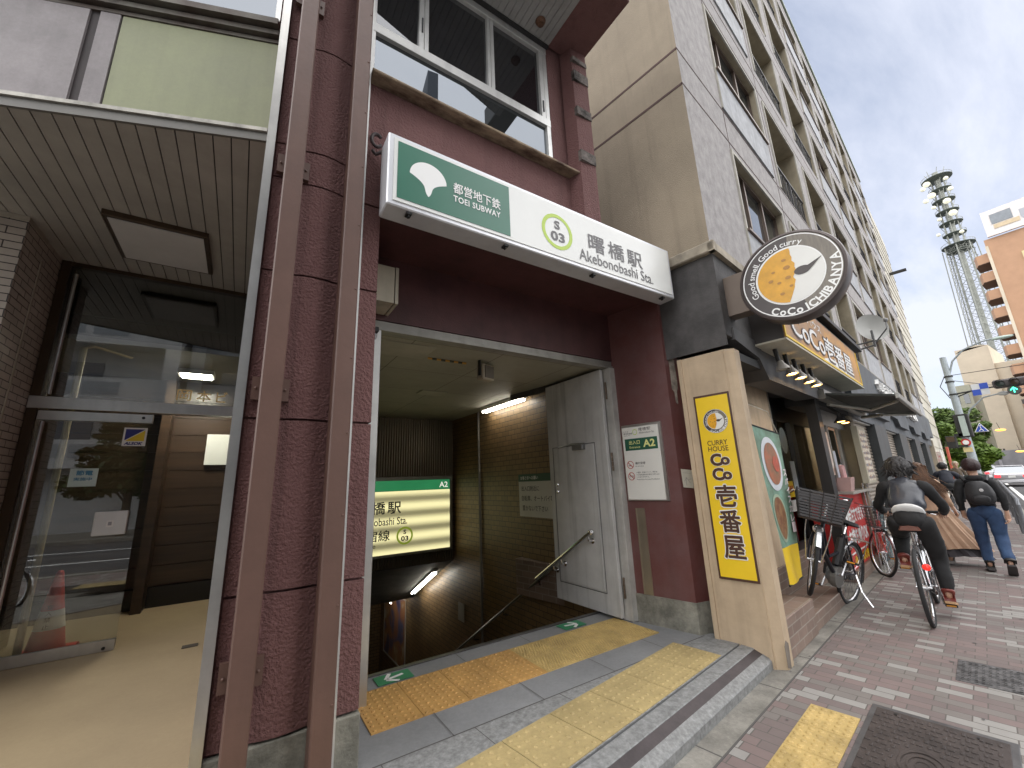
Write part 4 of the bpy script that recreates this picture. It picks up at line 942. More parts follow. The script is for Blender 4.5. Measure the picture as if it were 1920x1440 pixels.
for s0 in (7.5, 11.3, 15.1, 18.9): b.prism([(s0-.6, -.10, 2.70), (s0+1.9, -.10, 2.70), (s0+1.6, -.10, 2.52), (s0-.3, -.10, 2.52)], 0, (0, .38, 0))
b.box(5.0, LEN, .0, .35, 2.35, 2.70); b.build('band_haunch', BBAND, gb)
SH = brickmat('roller_shutter', 'yz', (.32, .27, .22), (.32, .27, .22), (.12, .10, .08), 50, .062, ms=.008, rough=.45, bump=1.0, smooth=.9)
DPIL = mat('dark_pilaster', (.05, .058, .062), .5, var=.2, streak=.2)
for i, s0 in enumerate((7.3, 11.15, 14.95, 18.75)):
    b = MB(CF); b.box(s0, s0+1.5, -.02, .35, 0, 2.36); b.build('dark_pilaster', DPIL, gb)
for i, (s0, s1) in enumerate(((5.2, 7.3), (8.8, 11.15), (12.65, 14.95), (16.45, 18.75), (20.25, 22.4))):
    b = MB(CF); z = .02
    while z < 2.33:
        b.prism([(s0, .14, z), (s0, .122, z+.012), (s0, .118, z+.03), (s0, .122, z+.05), (s0, .14, z+.062)], 0, (s1-s0, 0, 0)); z += .064
    b.build('roller_shutter', mat('shutter_metal', (.36, .31, .255), .42, .3, var=.12, vs=2, streak=.2), gb)
    b = MB(CF); b.box(s0, s1, .05, .16, 2.33, 2.42); b.build('shutter_hood', STEELW, gb)
b = MB(CF); b.box(4.95, 5.2, -.0, .35, 0, 2.6); b.box(22.4, LEN, -.05, .35, 0, 2.6); b.box(5.0, LEN, .25, .4, 0, 2.4); b.build('shop_wall', mat('buff_wall', (.38, .33, .25), .8, var=.1), gb)
# tan corner pillar
b = MB(CF); pr = [(-.03, .46), (-.03, .02), (.02, -.045), (.14, -.045), (.14, .46)]
b.prism([(x, y, .0) for x, y in pr], 0, (0, 0, 2.58)); b.box(-.032, -.012, .40, .46, .0, 2.57)
b.build('corner_pillar', TANP, gb)
b = MB(CF); b.box(-.045, -.03, .425, .465, 0, 2.58); b.box(-.042, -.03, .03, .06, 0, 2.57); b.build('pillar_beading', TANP, gb)
b = MB(CF); b.prism([(-.0, -.048, .02), (.07, -.048, .0), (.09, -.048, .17), (.04, -.048, .20), (.0, -.048, .17)][::-1], 0, (0, .002, 0)); b.build('flaked_patch', mat('flaked_grey', (.20, .17, .14), .9, var=.3), gb)
b = MB(CF); b.box(.14, 2.20, .38, .62, .45, 2.62); b.build('shop_side_wall', mat('shop_tan_wall', (.62, .48, .33), .75, var=.12, streak=.15), gb)
b = MB(CF); b.box(2.20, 2.23, .37, .56, .45, 2.6); b.build('wall_edge_strip', STEEL, gb)
# tall yellow sign on the pillar side
ys = thing('shop_pillar_sign', 'tall narrow yellow curry house sign with brown characters on the tan pillar', 'sign', (-.04, .19, .6), F=CF)
FY = -.034; RR = (0, -1, 0)
b = MB(CF); b.box(FY-.012, FY, .035, .355, .605, 2.19); b.build('frame', BROWN, ys)
b = MB(CF); b.box(FY-.0145, FY-.012, .052, .338, .625, 2.17); b.build('panel', YEL, ys)
def yt(t, n0, z, h, w_, m_, bold=0): text(t, (FY-.015, n0, z), RR, ZV, h, w_, m_, parent=ys, F=CF, bold=bold, lift=.001)
yt('CURRY', .285, 1.725, .045, .175, BROWN, .01); yt('HOUSE', .285, 1.672, .045, .175, BROWN, .01)
for z in (1.545, 1.42):
    yt('C', .283, z-.006, .118, .108, WHITE, .07); text('C', (FY-.017, .281, z-.002), RR, ZV, .110, .100, BROWN, parent=ys, F=CF, bold=.045, lift=.001)
    yt('o', .195, z+.0, .078, .085, WHITE, .07); text('o', (FY-.017, .192, z+.004), RR, ZV, .070, .078, BROWN, parent=ys, F=CF, bold=.045, lift=.001)
for c_, z in (('壱', 1.195), ('番', .985), ('屋', .775)):
    yt(c_, .278, z, .188, .176, WHITE, .05); text(c_, (FY-.017, .273, z+.005), RR, ZV, .178, .166, BROWN, parent=ys, F=CF, bold=.028, lift=.001)
def curry_disc(parent, F, c, right, upv, r, detail=True):
    """brown ring with lettering, curry and rice inside"""
    c = Vector(c); right = Vector(right).normalized(); upv = Vector(upv).normalized(); nrm = right.cross(upv)
    RING = mat('ring_brown', (.06, .048, .045), .4, var=.1); RING2 = mat('ring_taupe', (.20, .175, .14), .4, var=.15, vs=8, vscale=(1, 6, 1))
    b = MB(F); ellipse(b, c, right, upv, r, r, .000, 64); b.build('ring', RING, parent)
    b = MB(F); ellipse(b, c, right, upv, r, r, .0009, 40, rin=.68, a0=-75, a1=84); b.build('ring', RING2, parent)
    b = MB(F); ellipse(b, c, right, upv, r*.985, r*.985, .002, 64, rin=.975); ellipse(b, c, right, upv, r*.70, r*.70, .002, 64, rin=.96); b.build('ring_line', TXTW, parent)
    b = MB(F); ellipse(b, c, right, upv, r*.672, r*.672, .003, 56); b.build('rice', mat('rice_white', (.76, .76, .72), .4, var=.03), parent)
    b = MB(F); q = random.Random(5); P = []
    for i in range(34): a = R(82+(262-82)*i/33); P.append((math.cos(a)*.655, math.sin(a)*.655))
    for i in range(1, 16):
        t = i/16; x0, y0 = P[33]; x1, y1 = P[0]; P.append((x0+(x1-x0)*t+.11*math.sin(t*math.pi)+q.uniform(-.03, .03), y0+(y1-y0)*t))
    P3 = [c+right*x*r+upv*y*r+nrm*.0045 for x, y in P]; cc = c+right*-.25*r+nrm*.0045
    b.add([cc]+P3, [(0, i+1, (i+1) % len(P3)+1) for i in range(len(P3))]); b.build('curry', mat('curry_orange', (.74, .37, .015), .35, var=.12, vs=9), parent)
    b = MB(F)
    for x, y, w_ in ((-.05, .40, .05), (-.02, .20, .07), (-.30, .18, .04), (-.38, -.02, .055), (-.22, -.12, .045), (-.03, -.05, .06), (.0, -.27, .04), (-.2, -.4, .05)):
        ellipse(b, c+right*x*r+upv*y*r, right, upv, w_*r, w_*r*.7, .0065, 10)
    b.build('curry_pieces', mat('curry_brown', (.42, .20, .03), .4, var=0), parent)
    b = MB(F); P = []
    for i in range(20): a = R(30+300*i/19); P.append((.28+.16*math.cos(a)-.02, .02+.10*math.sin(a)))
    P = [(.66, .20)]+P[::1]
    P3 = [c+right*x*r+upv*y*r+nrm*.006 for x, y in P]; b.add([c+right*.28*r+upv*.05*r+nrm*.006]+P3, [(0, i+1, (i+1) % len(P3)+1) for i in range(len(P3))]); b.build('spoon', RING, parent)
    b = MB(F)
    arc_text(b, 'Good smell. Good curry', c, right, upv, r*.80, 205, 62, r*.20, bold=.01)
    b.build('lettering', TXTW, parent)
    b = MB(F); arc_text(b, 'CoCo ICHIBANYA', c, right, upv, r*.87, 236, 372, r*.235, inward=True, bold=.03); b.build('lettering', TXTW, parent)
curry_disc(ys, CF, (FY-.015, .185, 1.94), RR, ZV, .108)
# big round projecting sign
ds = thing('round_shop_sign', 'large round curry house sign with orange curry and white rice, projecting above the shop', 'sign', (.2, -.5, 2.75), F=CF)
dc = Vector((.13, -.55, 3.13))
b = MB(CF); b.lathe([(.0001, 0), (.388, 0), (.400, -.02), (.400, -.17), (.388, -.19), (.0001, -.19)], dc, (-1, 0, 0), 64); b.F = CF
b = MB(CF); b.lathe([(.0001, -.19), (.372, -.19), (.398, -.175), (.405, -.15), (.405, -.02), (.398, .0), (.380, .006), (.375, -.002), (.0001, -.002)], dc, (-1, 0, 0), 64); b.build('drum', mat('sign_drum_brown', (.105, .085, .08), .4, .3, var=.1), ds, smooth=True)
curry_disc(ds, CF, dc+Vector((-.0, 0, 0)), (0, -1, 0), ZV, .374)
b = MB(CF); b.box(.145, .30, -.30, -.0, 2.93, 3.33, bev=.004); b.build('bracket_box', mat('bracket_taupe', (.15, .115, .09), .5, .2, var=.08), ds)
# yellow canopy sign box
cs_ = thing('canopy_sign', 'long orange curry shop sign box with white brushed characters above the shop window', 'sign', (2.8, -.2, 2.75), F=CF)
b = MB(CF); b.box(.70, 4.72, -.29, -.0, 2.755, 3.36); b.build('housing', mat('sign_box_dark', (.05, .045, .042), .45, .3, var=.1), cs_)
b = MB(CF); b.box(.70, 5.2, -.34, -.01, 3.44, 3.50); b.build('top_canopy', DKMET, cs_)
b = MB(CF); b.box(.72, 4.70, -.298, -.2905, 2.775, 3.33); b.build('face', mat('canopy_orange', (.62, .30, .035), .35, var=.0, vs=1.6, col2=(.28, .17, .10), vscale=(1, 1, 2)), cs_)
b = MB(CF); b.box(.72, 4.70, -.305, -.2985, 2.775, 2.80); b.box(.72, .75, -.305, -.2985, 2.80, 3.33); b.box(4.67, 4.70, -.305, -.2985, 2.80, 3.33); b.build('border', YEL, cs_)
b = MB(CF); b.box(.69, 4.73, -.31, -.0, 2.735, 2.754); b.build('light_edge', mat('cream_edge', (.55, .52, .42), .5, var=.1), cs_)
text('カレーハウス', (1.1, -.2985, 3.16), XV, ZV, .10, 1.3, WHITE, parent=cs_, F=CF, bold=.02)
text('CoCo壱番屋', (1.0, -.2985, 2.83), XV, ZV, .34, 3.1, BROWN, parent=cs_, F=CF, bold=.05)
text('CoCo壱番屋', (1.02, -.3025, 2.845), XV, ZV, .31, 3.06, WHITE, parent=cs_, F=CF, bold=.02)
b = MB(CF); b.add([(2.2, -.2985, 2.80), (4.2, -.2985, 2.80), (3.9, -.2985, 2.86), (3.4, -.2985, 2.84), (2.9, -.2985, 2.90), (2.5, -.2985, 2.86)], [(0, 1, 2, 3, 4, 5)]); b.build('white_splash', WHITE, cs_)
# down lights
BULB = mat('warm_bulb', (1, .62, .22), .5, var=0, emit=12)
for i, s0 in enumerate((.98, 1.30, 1.62, 1.98, 2.30)):
    t = thing('spot_lamp', ['unlit grey bell spot lamp nearest the corner under the orange sign', 'lit bell spot lamp second from the corner under the orange sign', 'lit bell spot lamp third from the corner under the orange sign', 'lit bell spot lamp fourth from the corner under the orange sign', 'lit bell spot lamp farthest from the corner under the orange sign'][i], 'lamp', (s0, -.18, 2.5), F=CF, group='spot lamps under the canopy sign')
    b = MB(CF); b.tube([(s0, -.12, 2.735), (s0, -.135, 2.60)], .022, 10); b.build('stem', DKMET, t)
    b = MB(CF); b.lathe([(.024, .10), (.03, .07), (.062, .02), (.066, .0), (.060, .0)], (s0, -.16, 2.50), (0, .12, 1), 20); b.build('shade', mat('lamp_shade_grey', (.35, .33, .3), .5, .2, var=.05), t, smooth=True)
    b = MB(CF); b.ball((s0, -.16, 2.52), .045, 12, 8, sz=.5); b.build('bulb', BULB if i else mat('dead_bulb', (.5, .48, .4), .4, var=0), t, smooth=True)
# satellite dish
dd = thing('satellite_dish', 'grey satellite dish on two thin arms from the facade beyond the shop sign', 'satellite dish', (5.9, -.3, 3.9), F=CF)
ax = Vector((-.75, -.6, .12)).normalized(); dcen = Vector((5.55, -.52, 3.92))
b = MB(CF); b.lathe([(.0001, -.075), (.13, -.06), (.21, -.026), (.25, .0), (.255, .004), (.21, -.018), (.13, -.052), (.0001, -.067)], dcen, ax, 32); b.build('reflector', mat('dish_grey', (.36, .36, .34), .5, var=.05), dd, smooth=True)
b = MB(CF); b.tube([dcen+Vector((0, 0, -.28)), dcen+ax*.32+Vector((0, 0, -.18)), dcen+ax*.34+Vector((0, 0, -.05))], .012, 6); b.ball(dcen+ax*.34+Vector((0, 0, -.04)), .035, 8, 6); b.build('feed_arm', mat('dish_arm', (.25, .25, .25), .5, .3, var=0), dd)
b = MB(CF); b.tube([(5.45, 0, 3.62), (5.5, -.5, 3.66)], .014, 6); b.tube([(5.45, 0, 3.50), (5.5, -.5, 3.58)], .014, 6); b.tube([(5.5, -.5, 3.55), (5.5, -.5, 3.85)], .018, 6); b.build('mount', mat('dish_mount', (.10, .10, .10), .5, .3, var=0), dd)
# white letters on the band
bl = thing('shop_lettering', 'white raised letters on the blue grey band beyond the awning', 'lettering', (11, -.12, 3.0), F=CF)
text('STKT', (10.6, -.105, 2.93), XV, ZV, .50, 5.2, WHITE, parent=bl, F=CF, bold=.05).modifiers.new('thick', 'SOLIDIFY').thickness = -.09; text('旬彩酒房', (8.0, -.105, 3.14), XV, ZV, .26, 2.3, WHITE, parent=bl, F=CF).modifiers.new('thick', 'SOLIDIFY').thickness = -.06
# ================================================================= CURRY SHOP FRONT
STT = brickmat('step_tiles', 'xy', (.30, .215, .17), (.235, .165, .13), (.34, .30, .25), .235, .118, ms=.005, rough=.5, bump=.3, dirt=.3)
STX = brickmat('step_riser_tiles', 'xz', (.28, .20, .16), (.22, .155, .125), (.34, .30, .25), .235, .078, ms=.005, rough=.5, bump=.3, dirt=.3)
STY = brickmat('step_side_tiles', 'yz', (.28, .20, .16), (.22, .155, .125), (.34, .30, .25), .235, .078, ms=.005, rough=.5, bump=.3, dirt=.3)
def tiled(mb, name, parent, loc_local=True):
    # built in the street frame so the tiles follow it
    o = mb.build(name, [STT, STX, STY], parent)
    for p in o.data.polygons:
        nn = p.normal; p.material_index = 0 if abs(nn.z) > .7 else (2 if abs(nn.x) > abs(nn.y) else 1)
    return o
stp = thing('shop_steps', 'brown tiled steps and platforms in front of the curry shop', 'steps', (0, 0, 0), F=CF)
b = MB(CF); b.box(.142, 1.03, -.015, .36, 0, .30, bev=.006); tiled(b, 'upper_step', stp)
b = MB(CF); b.box(1.032, 2.32, .0, .36, 0, .15, bev=.006); tiled(b, 'lower_step', stp)
b = MB(CF); b.box(.142, 5.2, .362, 3.2, 0, .45, bev=.006); tiled(b, 'platform', stp)
b = MB(CF); b.box(3.42, 5.2, .04, .36, 0, .155, bev=.006); tiled(b, 'counter_base', stp)
# shop body
sh = thing('curry_shop', 'curry shop front with dark frames, glass door and warm lit window', 'shop', (1, .5, .45), F=CF)
DF = mat('shop_dark_frame', (.022, .022, .024), .4, .2, var=.05)
b = MB(CF); b.box(2.23, 5.0, .50, .56, 2.28, 2.60); b.box(2.23, 2.31, .50, .58, .45, 2.28); b.box(3.46, 3.66, .50, .58, .45, 2.28); b.box(2.80, 2.84, .50, .58, .45, 2.28); b.box(4.92, 5.0, .50, .58, .45, 2.28); b.box(2.23, 5.0, .50, .58, 2.20, 2.28); b.box(2.23, 5.0, .50, .58, .45, .53); b.build('door_frame', DF, sh)
b = MB(CF); b.box(2.31, 4.92, .535, .540, .53, 2.20); b.build('glass_door', GLASS2, sh)
b = MB(CF); b.box(2.82, 3.03, -.0, .12, .15, 2.60); b.build('dark_column', DF, sh)
b = MB(CF); b.box(3.03, 5.0, .10, .14, 2.12, 2.35); b.box(3.03, 3.07, .10, .14, 1.16, 2.12); b.box(3.72, 3.76, .10, .14, 1.16, 2.12); b.box(4.40, 4.60, .10, .2, 1.16, 2.12); b.box(3.03, 4.6, .10, .14, 1.13, 1.17); b.build('window_frame', mat('window_frame_grey', (.35, .34, .32), .4, .5, var=.1), sh)
b = MB(CF); b.box(3.07, 3.72, .118, .122, 1.17, 2.12); b.box(3.76, 4.4, .118, .122, 1.17, 2.12); b.build('window_glass', GLASS2, sh)
INT = mat('shop_interior_cream', (.58, .50, .38), .7, var=.15, vs=2)
b = MB(CF); b.box(2.1, 6.2, 2.8, 2.9, .45, 2.6); b.box(2.1, 2.22, .62, 2.9, .45, 2.6); b.box(6.1, 6.2, .36, 2.9, .45, 2.6); b.build('interior_wall', INT, sh)
b = MB(CF); b.box(.9, 6.2, .36, 2.9, 2.60, 2.7); b.build('interior_ceiling', mat('shop_ceiling', (.30, .26, .2), .7, var=.1), sh)
b = MB(CF); b.box(.14, 2.9, .0, .50, 2.52, 2.60); b.box(2.82, 5.0, .0, .35, 2.35, 2.60); b.build('entrance_soffit', mat('black_soffit', (.018, .018, .018), .7, var=0), sh)
b = MB(CF); b.box(3.9, 5.6, 1.4, 1.9, .45, 1.35); b.box(2.5, 3.6, 1.9, 2.3, .45, 1.45); b.box(3.0, 3.7, .9, 1.2, .45, 1.25); b.build('kitchen_counter', mat('counter_wood', (.38, .24, .12), .5, var=.2, vs=5), sh)
b = MB(CF)
q = random.Random(4)
for k in range(14): s0 = q.uniform(3.1, 5.5); z0 = q.uniform(1.3, 1.95); b.box(s0, s0+q.uniform(.06, .25), 1.5, 1.7, z0, z0+q.uniform(.08, .25))
b.build('kitchen_goods', mat('steel_goods', (.5, .5, .48), .4, .3, var=.3, vs=9), sh)
for nm, x0, x1, z0, z1, m_, n0 in (('window_poster', 3.08, 3.70, 1.40, 2.02, mat('poster_cream', (.74, .72, .64), .6, var=.0, vs=7, col2=(.58, .36, .30)), .112),
        ('door_poster', 3.22, 3.42, 1.05, 1.62, mat('poster_bluewhite', (.62, .68, .75), .5, var=.1), .53), ('door_poster', 2.86, 3.16, 1.12, 1.34, YEL, .53), ('door_poster', 2.88, 3.16, .93, 1.08, mat('poster_white', (.65, .65, .62), .5, var=.1), .53),
        ('door_poster', 2.35, 2.72, 1.62, 2.0, INT, .53), ('window_poster', 3.80, 3.95, 1.2, 1.75, mat('poster_grey', (.5, .53, .6), .5, var=.1), .112), ('window_poster', 4.05, 4.22, 1.18, 1.55, MATS['poster_white'], .112)):
    o = MB(CF).box(x0, x1, n0-.003, n0, z0, z1).build(nm, m_, sh)
b = MB(CF); ellipse(b, (3.12, .528, 1.92), XV, ZV, .15, .19, 0, 24); b.build('oval_sticker', mat('oval_pale', (.5, .56, .58), .5, var=.05), sh)
text('券売機', (2.88, .525, 1.19), XV, ZV, .09, .24, RED, parent=sh, F=CF, bold=.02)
tl = thing('ceiling_lamp', 'lit tube lamp inside the curry shop behind the counter window', 'lamp', (3.6, 1.2, 2.5), F=CF)
b = MB(CF); b.box(4.15, 5.45, 1.0, 1.12, 2.50, 2.56); b.build('tube', mat('shop_lamp', (1, .86, .62), .5, var=0, emit=30), tl)
b = MB(CF); b.box(4.12, 5.48, .98, 1.14, 2.561, 2.60); b.build('housing', WHITE, tl)
tl = thing('ceiling_lamp', 'lit tube lamp inside the curry shop behind the door', 'lamp', (1.8, 1.6, 2.5), F=CF)
b = MB(CF); b.box(2.6, 3.6, 1.6, 1.68, 2.50, 2.56); b.build('tube', MATS['shop_lamp'], tl)
# red counter
rc = thing('takeaway_counter', 'red takeaway counter with white and yellow writing and a grey top', 'counter', (4.2, .2, .155), F=CF)
b = MB(CF); b.box(3.41, 4.95, .075, .43, .157, 1.125, bev=.004); b.build('body', RED, rc)
b = MB(CF); b.box(3.62, 5.10, -.06, .43, 1.127, 1.165, bev=.004); b.build('counter_top', mat('counter_grey', (.40, .38, .34), .4, var=.1), rc)
b = MB(CF); b.box(3.42, 4.95, .070, .0745, .34, .36); b.build('stripe', WHITE, rc)
text('電話注文できます', (3.50, .074, .72), XV, ZV, .20, 1.38, TXTW, parent=rc, F=CF, bold=.05)
text('お持ち帰りOK', (3.50, .074, .43), XV, ZV, .22, 1.3, TXTW, parent=rc, F=CF, bold=.05)
text('00-5008', (3.55, .074, .19), XV, ZV, .12, 1.0, YEL, parent=rc, F=CF, bold=.03)
o = MB(CF).box(3.395, 3.41, .09, .20, .92, 1.14).build('price_sheet', YEL, rc)
b = MB(CF)
for k in range(5): b.box(3.393, 3.395, .10, .19, .945+k*.038, .955+k*.038)
b.build('print', BROWN, o)
bk = thing('leaflet_holder', 'pale pink plastic holder with rolled pink leaflets on the counter', 'holder', (3.85, .05, 1.165), F=CF)
b = MB(CF); b.prism([(3.72, -.02, 1.166), (3.95, -.02, 1.166), (3.97, -.05, 1.36), (3.70, -.05, 1.36)], 0, (0, .16, 0)); b.build('holder_box', mat('pink_plastic', (.55, .36, .34), .4, var=.1), bk)
for k in range(3):
    b = MB(CF); b.tube([(3.80+.05*k, .04, 1.2), (3.66+.06*k, .03, 1.53)], .024, 8); b.build('leaflet_roll', mat('pink_paper', (.70, .42, .42), .6, var=.1), bk)
# menu box
mb_ = thing('menu_box', 'upright white framed menu showcase beside the counter window', 'menu board', (4.8, .0, 1.25), F=CF)
b = MB(CF); b.box(4.50, 5.16, -.13, -.05, 1.25, 2.14, bev=.004); b.build('case', mat('menu_case', (.52, .49, .38), .4, var=.05), mb_)
mm = mat('menu_print', (.66, .64, .55), .5, var=.0, vs=14, col2=(.45, .32, .22), emit=.12)
b = MB(CF); b.box(4.54, 5.08, -.1345, -.1305, 1.29, 2.08); b.build('menu_sheet', mm, mb_)
b = MB(CF); q = random.Random(8)
for i in range(6):
    for j in range(8): b.box(4.56+i*.087, 4.56+i*.087+.065, -.1365, -.1348, 1.32+j*.094, 1.32+j*.094+q.uniform(.03, .06))
b.build('dish_pictures', mat('dish_pictures', (.42, .20, .08), .5, var=.0, vs=18, col2=(.2, .3, .4)), mb_)
b = MB(CF)
for x in (4.62, 5.0): b.tube([(x, -.02, .0), (x, -.02, 1.25)], .012, 6)
b.build('leg', CHROME, mb_)
# banner
bn = thing('hanging_banner', 'green fabric banner with two curry bowls and a yellow foot on the shop wall', 'banner', (.65, -.06, .5), F=CF)
def bpt(u, v, d=0):   # u 0..1 across, v 0..1 up
    s_ = .65+.17*(1-v)+u*(.80-.35*(1-v)); n_ = .12-.03*(1-v)-.012*math.sin(u*5+v*6)*(1-v)-d; z_ = .43+1.51*v-.05*u*v
    return Vector((s_, n_, z_))
def bpatch(name, m_, fn, lift, nu=12, nv=20, inside=None):
    mb = MB(CF); vs = []; idx = {}
    for i in range(nu+1):
        for j in range(nv+1): u, v = fn(i/nu, j/nv); idx[i, j] = len(vs); vs.append(bpt(u, v, lift))
    fs = [(idx[i, j], idx[i+1, j], idx[i+1, j+1], idx[i, j+1]) for i in range(nu) for j in range(nv)]
    mb.add(vs, fs); return mb.build(name, m_, bn, smooth=True)
bpatch('cloth', mat('banner_green', (.20, .36, .28), .7, var=.0, vs=3, col2=(.10, .14, .09)), lambda u, v: (u, .22+.78*v), 0)
bpatch('yellow_foot', YEL, lambda u, v: (u, .22*v), 0)
def disc(cu, cv, ru, rv_): return lambda a, r_: (cu+ru*r_*math.cos(2*math.pi*a), cv+rv_*r_*math.sin(2*math.pi*a))
bpatch('bowl', mat('bowl_white', (.62, .66, .70), .4, var=.05), disc(.46, .76, .38, .185), .004, 28, 5)
cur = mat('bowl_curry', (.20, .12, .06), .5, var=.0, vs=9, col2=(.42, .12, .05))
bpatch('curry', cur, disc(.46, .76, .29, .145), .007, 28, 5)
bpatch('vegetable', mat('red_pepper', (.5, .09, .04), .5, var=.2, vs=20), disc(.58, .76, .13, .055), .010, 16, 3)
bpatch('bowl', mat('bowl_pale_green', (.36, .46, .34), .4, var=.05), disc(.36, .40, .32, .155), .004, 28, 5)
bpatch('noodles', mat('bowl_brown', (.30, .17, .08), .5, var=.0, vs=16, col2=(.16, .06, .03)), disc(.36, .40, .26, .135), .007, 28, 5)
for k, c_ in enumerate('スパイスカレー'):
    p = bpt(.80, .68-.062*k, .012); text(c_, (p.x, p.y, p.z), (1, -.05, 0), ZV, .066, .085, mat('pinkish_white', (.78, .66, .68), .5, var=0), parent=bn, F=CF, bold=.035)
b = MB(CF); b.tube([bpt(-.01, 1.0), bpt(1.01, 1.0)], .009, 6); b.tube([bpt(-.01, .0), bpt(1.01, .0)], .009, 6); b.build('rod', BLACK, bn)
b = MB(CF); b.tube([bpt(0, 1.0), Vector((.70, .14, 2.16)), Vector((1.35, .16, 2.14)), bpt(.96, 1.0)], .004, 5); b.tube([Vector((.70, .14, 2.16)), Vector((.70, .375, 2.3))], .004, 5); b.tube([Vector((1.35, .16, 2.14)), Vector((1.35, .375, 2.3))], .004, 5); b.build('cord', mat('cord_white', (.6, .58, .5), .6, var=0), bn)
# awning
aw = thing('folding_awning', 'dark folding awning with pale jointed arms over the takeaway window', 'awning', (4.4, -.4, 2.4), F=CF)
b = MB(CF); b.prism([(3.0, .0, 2.52), (3.0, -.78, 2.36), (3.0, -.78, 2.335), (3.0, 0, 2.49)], 0, (2.95, 0, 0)); b.build('fabric', mat('awning_fabric', (.05, .055, .05), .8, var=.2, vs=4), aw)
b = MB(CF); b.box(3.0, 5.95, -.82, -.78, 2.30, 2.38, bev=.008); b.box(2.95, 6.0, -.10, .0, 2.42, 2.55); b.build('front_rail', mat('awning_rail', (.32, .32, .30), .4, .5, var=.1), aw)
b = MB(CF); b.tube([(3.15, -.08, 2.36), (3.95, -.42, 2.30)], .026, 8); b.tube([(3.95, -.42, 2.30), (3.35, -.76, 2.31)], .022, 8); b.build('arm', mat('arm_grey', (.42, .41, .36), .4, .4, var=.1), aw); b = MB(CF); b.tube([(5.6, -.08, 2.36), (4.9, -.42, 2.30)], .026, 8); b.tube([(4.9, -.42, 2.30), (5.5, -.76, 2.31)], .022, 8); b.build('arm', mat('arm_grey', (.42, .41, .36), .4, .4, var=.1), aw)
for i, s0 in enumerate((3.35, 3.62)):
    t = thing('spot_lamp', ['lit round spot lamp under the near end of the awning', 'second lit round spot lamp under the awning, farther from the corner'][i], 'lamp', (s0, -.1, 2.1), F=CF)
    b = MB(CF); b.lathe([(.02, .13), (.025, .07), (.075, .015), (.08, 0), (.072, 0)], (s0, -.14, 2.12), (0, .1, 1), 18); b.tube([(s0, -.13, 2.24), (s0, -.02, 2.36)], .012, 6); b.build('shade', BLACK, t, smooth=True)
    b = MB(CF); b.ball((s0, -.14, 2.135), .055, 12, 6, sz=.4); b.build('bulb', mat('amber_bulb', (1, .5, .12), .5, var=0, emit=7), t)
tb = thing('storage_bin', 'dark teal plastic bin with pale lid behind the bicycles', 'bin', (5.6, .15, 0), F=CF)
b = MB(CF); b.box(5.30, 5.85, -.02, .30, .0, .86, bev=.02); b.build('tub', mat('teal_plastic', (.03, .10, .11), .5, var=.1), tb)
b = MB(CF); b.box(5.28, 5.87, -.04, .32, .865, .92, bev=.015); b.build('lid', mat('pale_blue_plastic', (.36, .46, .48), .5, var=.1), tb)
# guard rail between pavement and road
gr = thing('guard_rail', 'grey steel pipe guard rail along the kerb at the right edge', 'guard rail', (14, -1.62, 0), F=CF)
GRM = mat('guard_grey', (.22, .23, .25), .5, .4, var=.1)
for k in range(7):
    s0 = 8.6+k*2.1
    b = MB(CF); P = [(s0, -1.62, 0), (s0, -1.62, .70), (s0+.08, -1.62, .80), (s0+1.72, -1.62, .80), (s0+1.80, -1.62, .70), (s0+1.80, -1.62, 0)]; b.tube(P, .03, 8); b.tube([(s0, -1.62, .42), (s0+1.8, -1.62, .42)], .022, 8)
    for q in (.45, .9, 1.35): b.tube([(s0+q, -1.62, .42), (s0+q, -1.62, .80)], .014, 6)
    b.build('rail_section', GRM, gr)

# ================================================================= FAR STREET
CREAM = mat('cream_facade', (.56, .49, .38), .8, var=.08, vs=.3, streak=.0)
def winrows(mb, F, s0, s1, n, z0, z1, ds, dz, w_, h, d=.12): pass
# long white block next to the grey one
wb = thing('white_slab', 'narrow cream white ribbed building rising just past the grey block', 'building', (25, 2, 0), F=CF)
b = MB(CF); b.box(22.8, 30.5, .02, 10, 0, 15.6); b.build('wall', mat('offwhite_facade', (.55, .52, .44), .8, var=.1, vs=.6), wb)
b = MB(CF)
for k in range(24): b.box(22.8, 30.52, .0, .019, .5+k*.62, .53+k*.62)
b.build('band', mat('offwhite_line', (.38, .35, .28), .8, var=0), wb)
b = MB(CF); b.box(26.0, 26.3, -.7, .0, 12.0, 12.08); b.build('flag_arm', DKMET, wb)
for k, (s0, s1, n0, z, c_, lab) in enumerate(((31, 40, .9, 11.5, (.44, .43, .40), 'pale grey building with small square windows farther along the row'), (40.5, 52, 1.4, 8.6, (.40, .42, .44), 'low blue grey building beyond the pale grey one'), (53, 66, 1.5, 8.9, (.42, .30, .26), 'pinkish brown building with pitched roof at the end of the row'))):
    t = thing('row_building', lab, 'building', (s0, n0, 0), F=CF, group='buildings along the left side of the street')
    b = MB(CF); b.box(s0, s1, n0, n0+9, 0, z); 
    if k == 2: b.prism([(s0, n0, z), (s0, n0+4.5, z+2), (s0, n0+9, z)], 0, (s1-s0, 0, 0))
    b.build('wall', mat('row_wall_%d' % k, c_, .8, var=.1, vs=.5), t)
    for fl in range(int(z/2.7)):
        for m_ in range(int((s1-s0)/2.2)):
            x = s0+.7+m_*2.2; zz_ = 1.3+fl*2.7
            b = MB(CF); b.box(x, x+1.1, n0-.03, n0+.02, zz_, zz_+1.2); b.build('window', DWIN, t)
    b = MB(CF); b.box(s0-.1, s1+.1, n0-.15, n0, z-.25, z); b.build('cornice', MATS['row_wall_%d' % k], t)
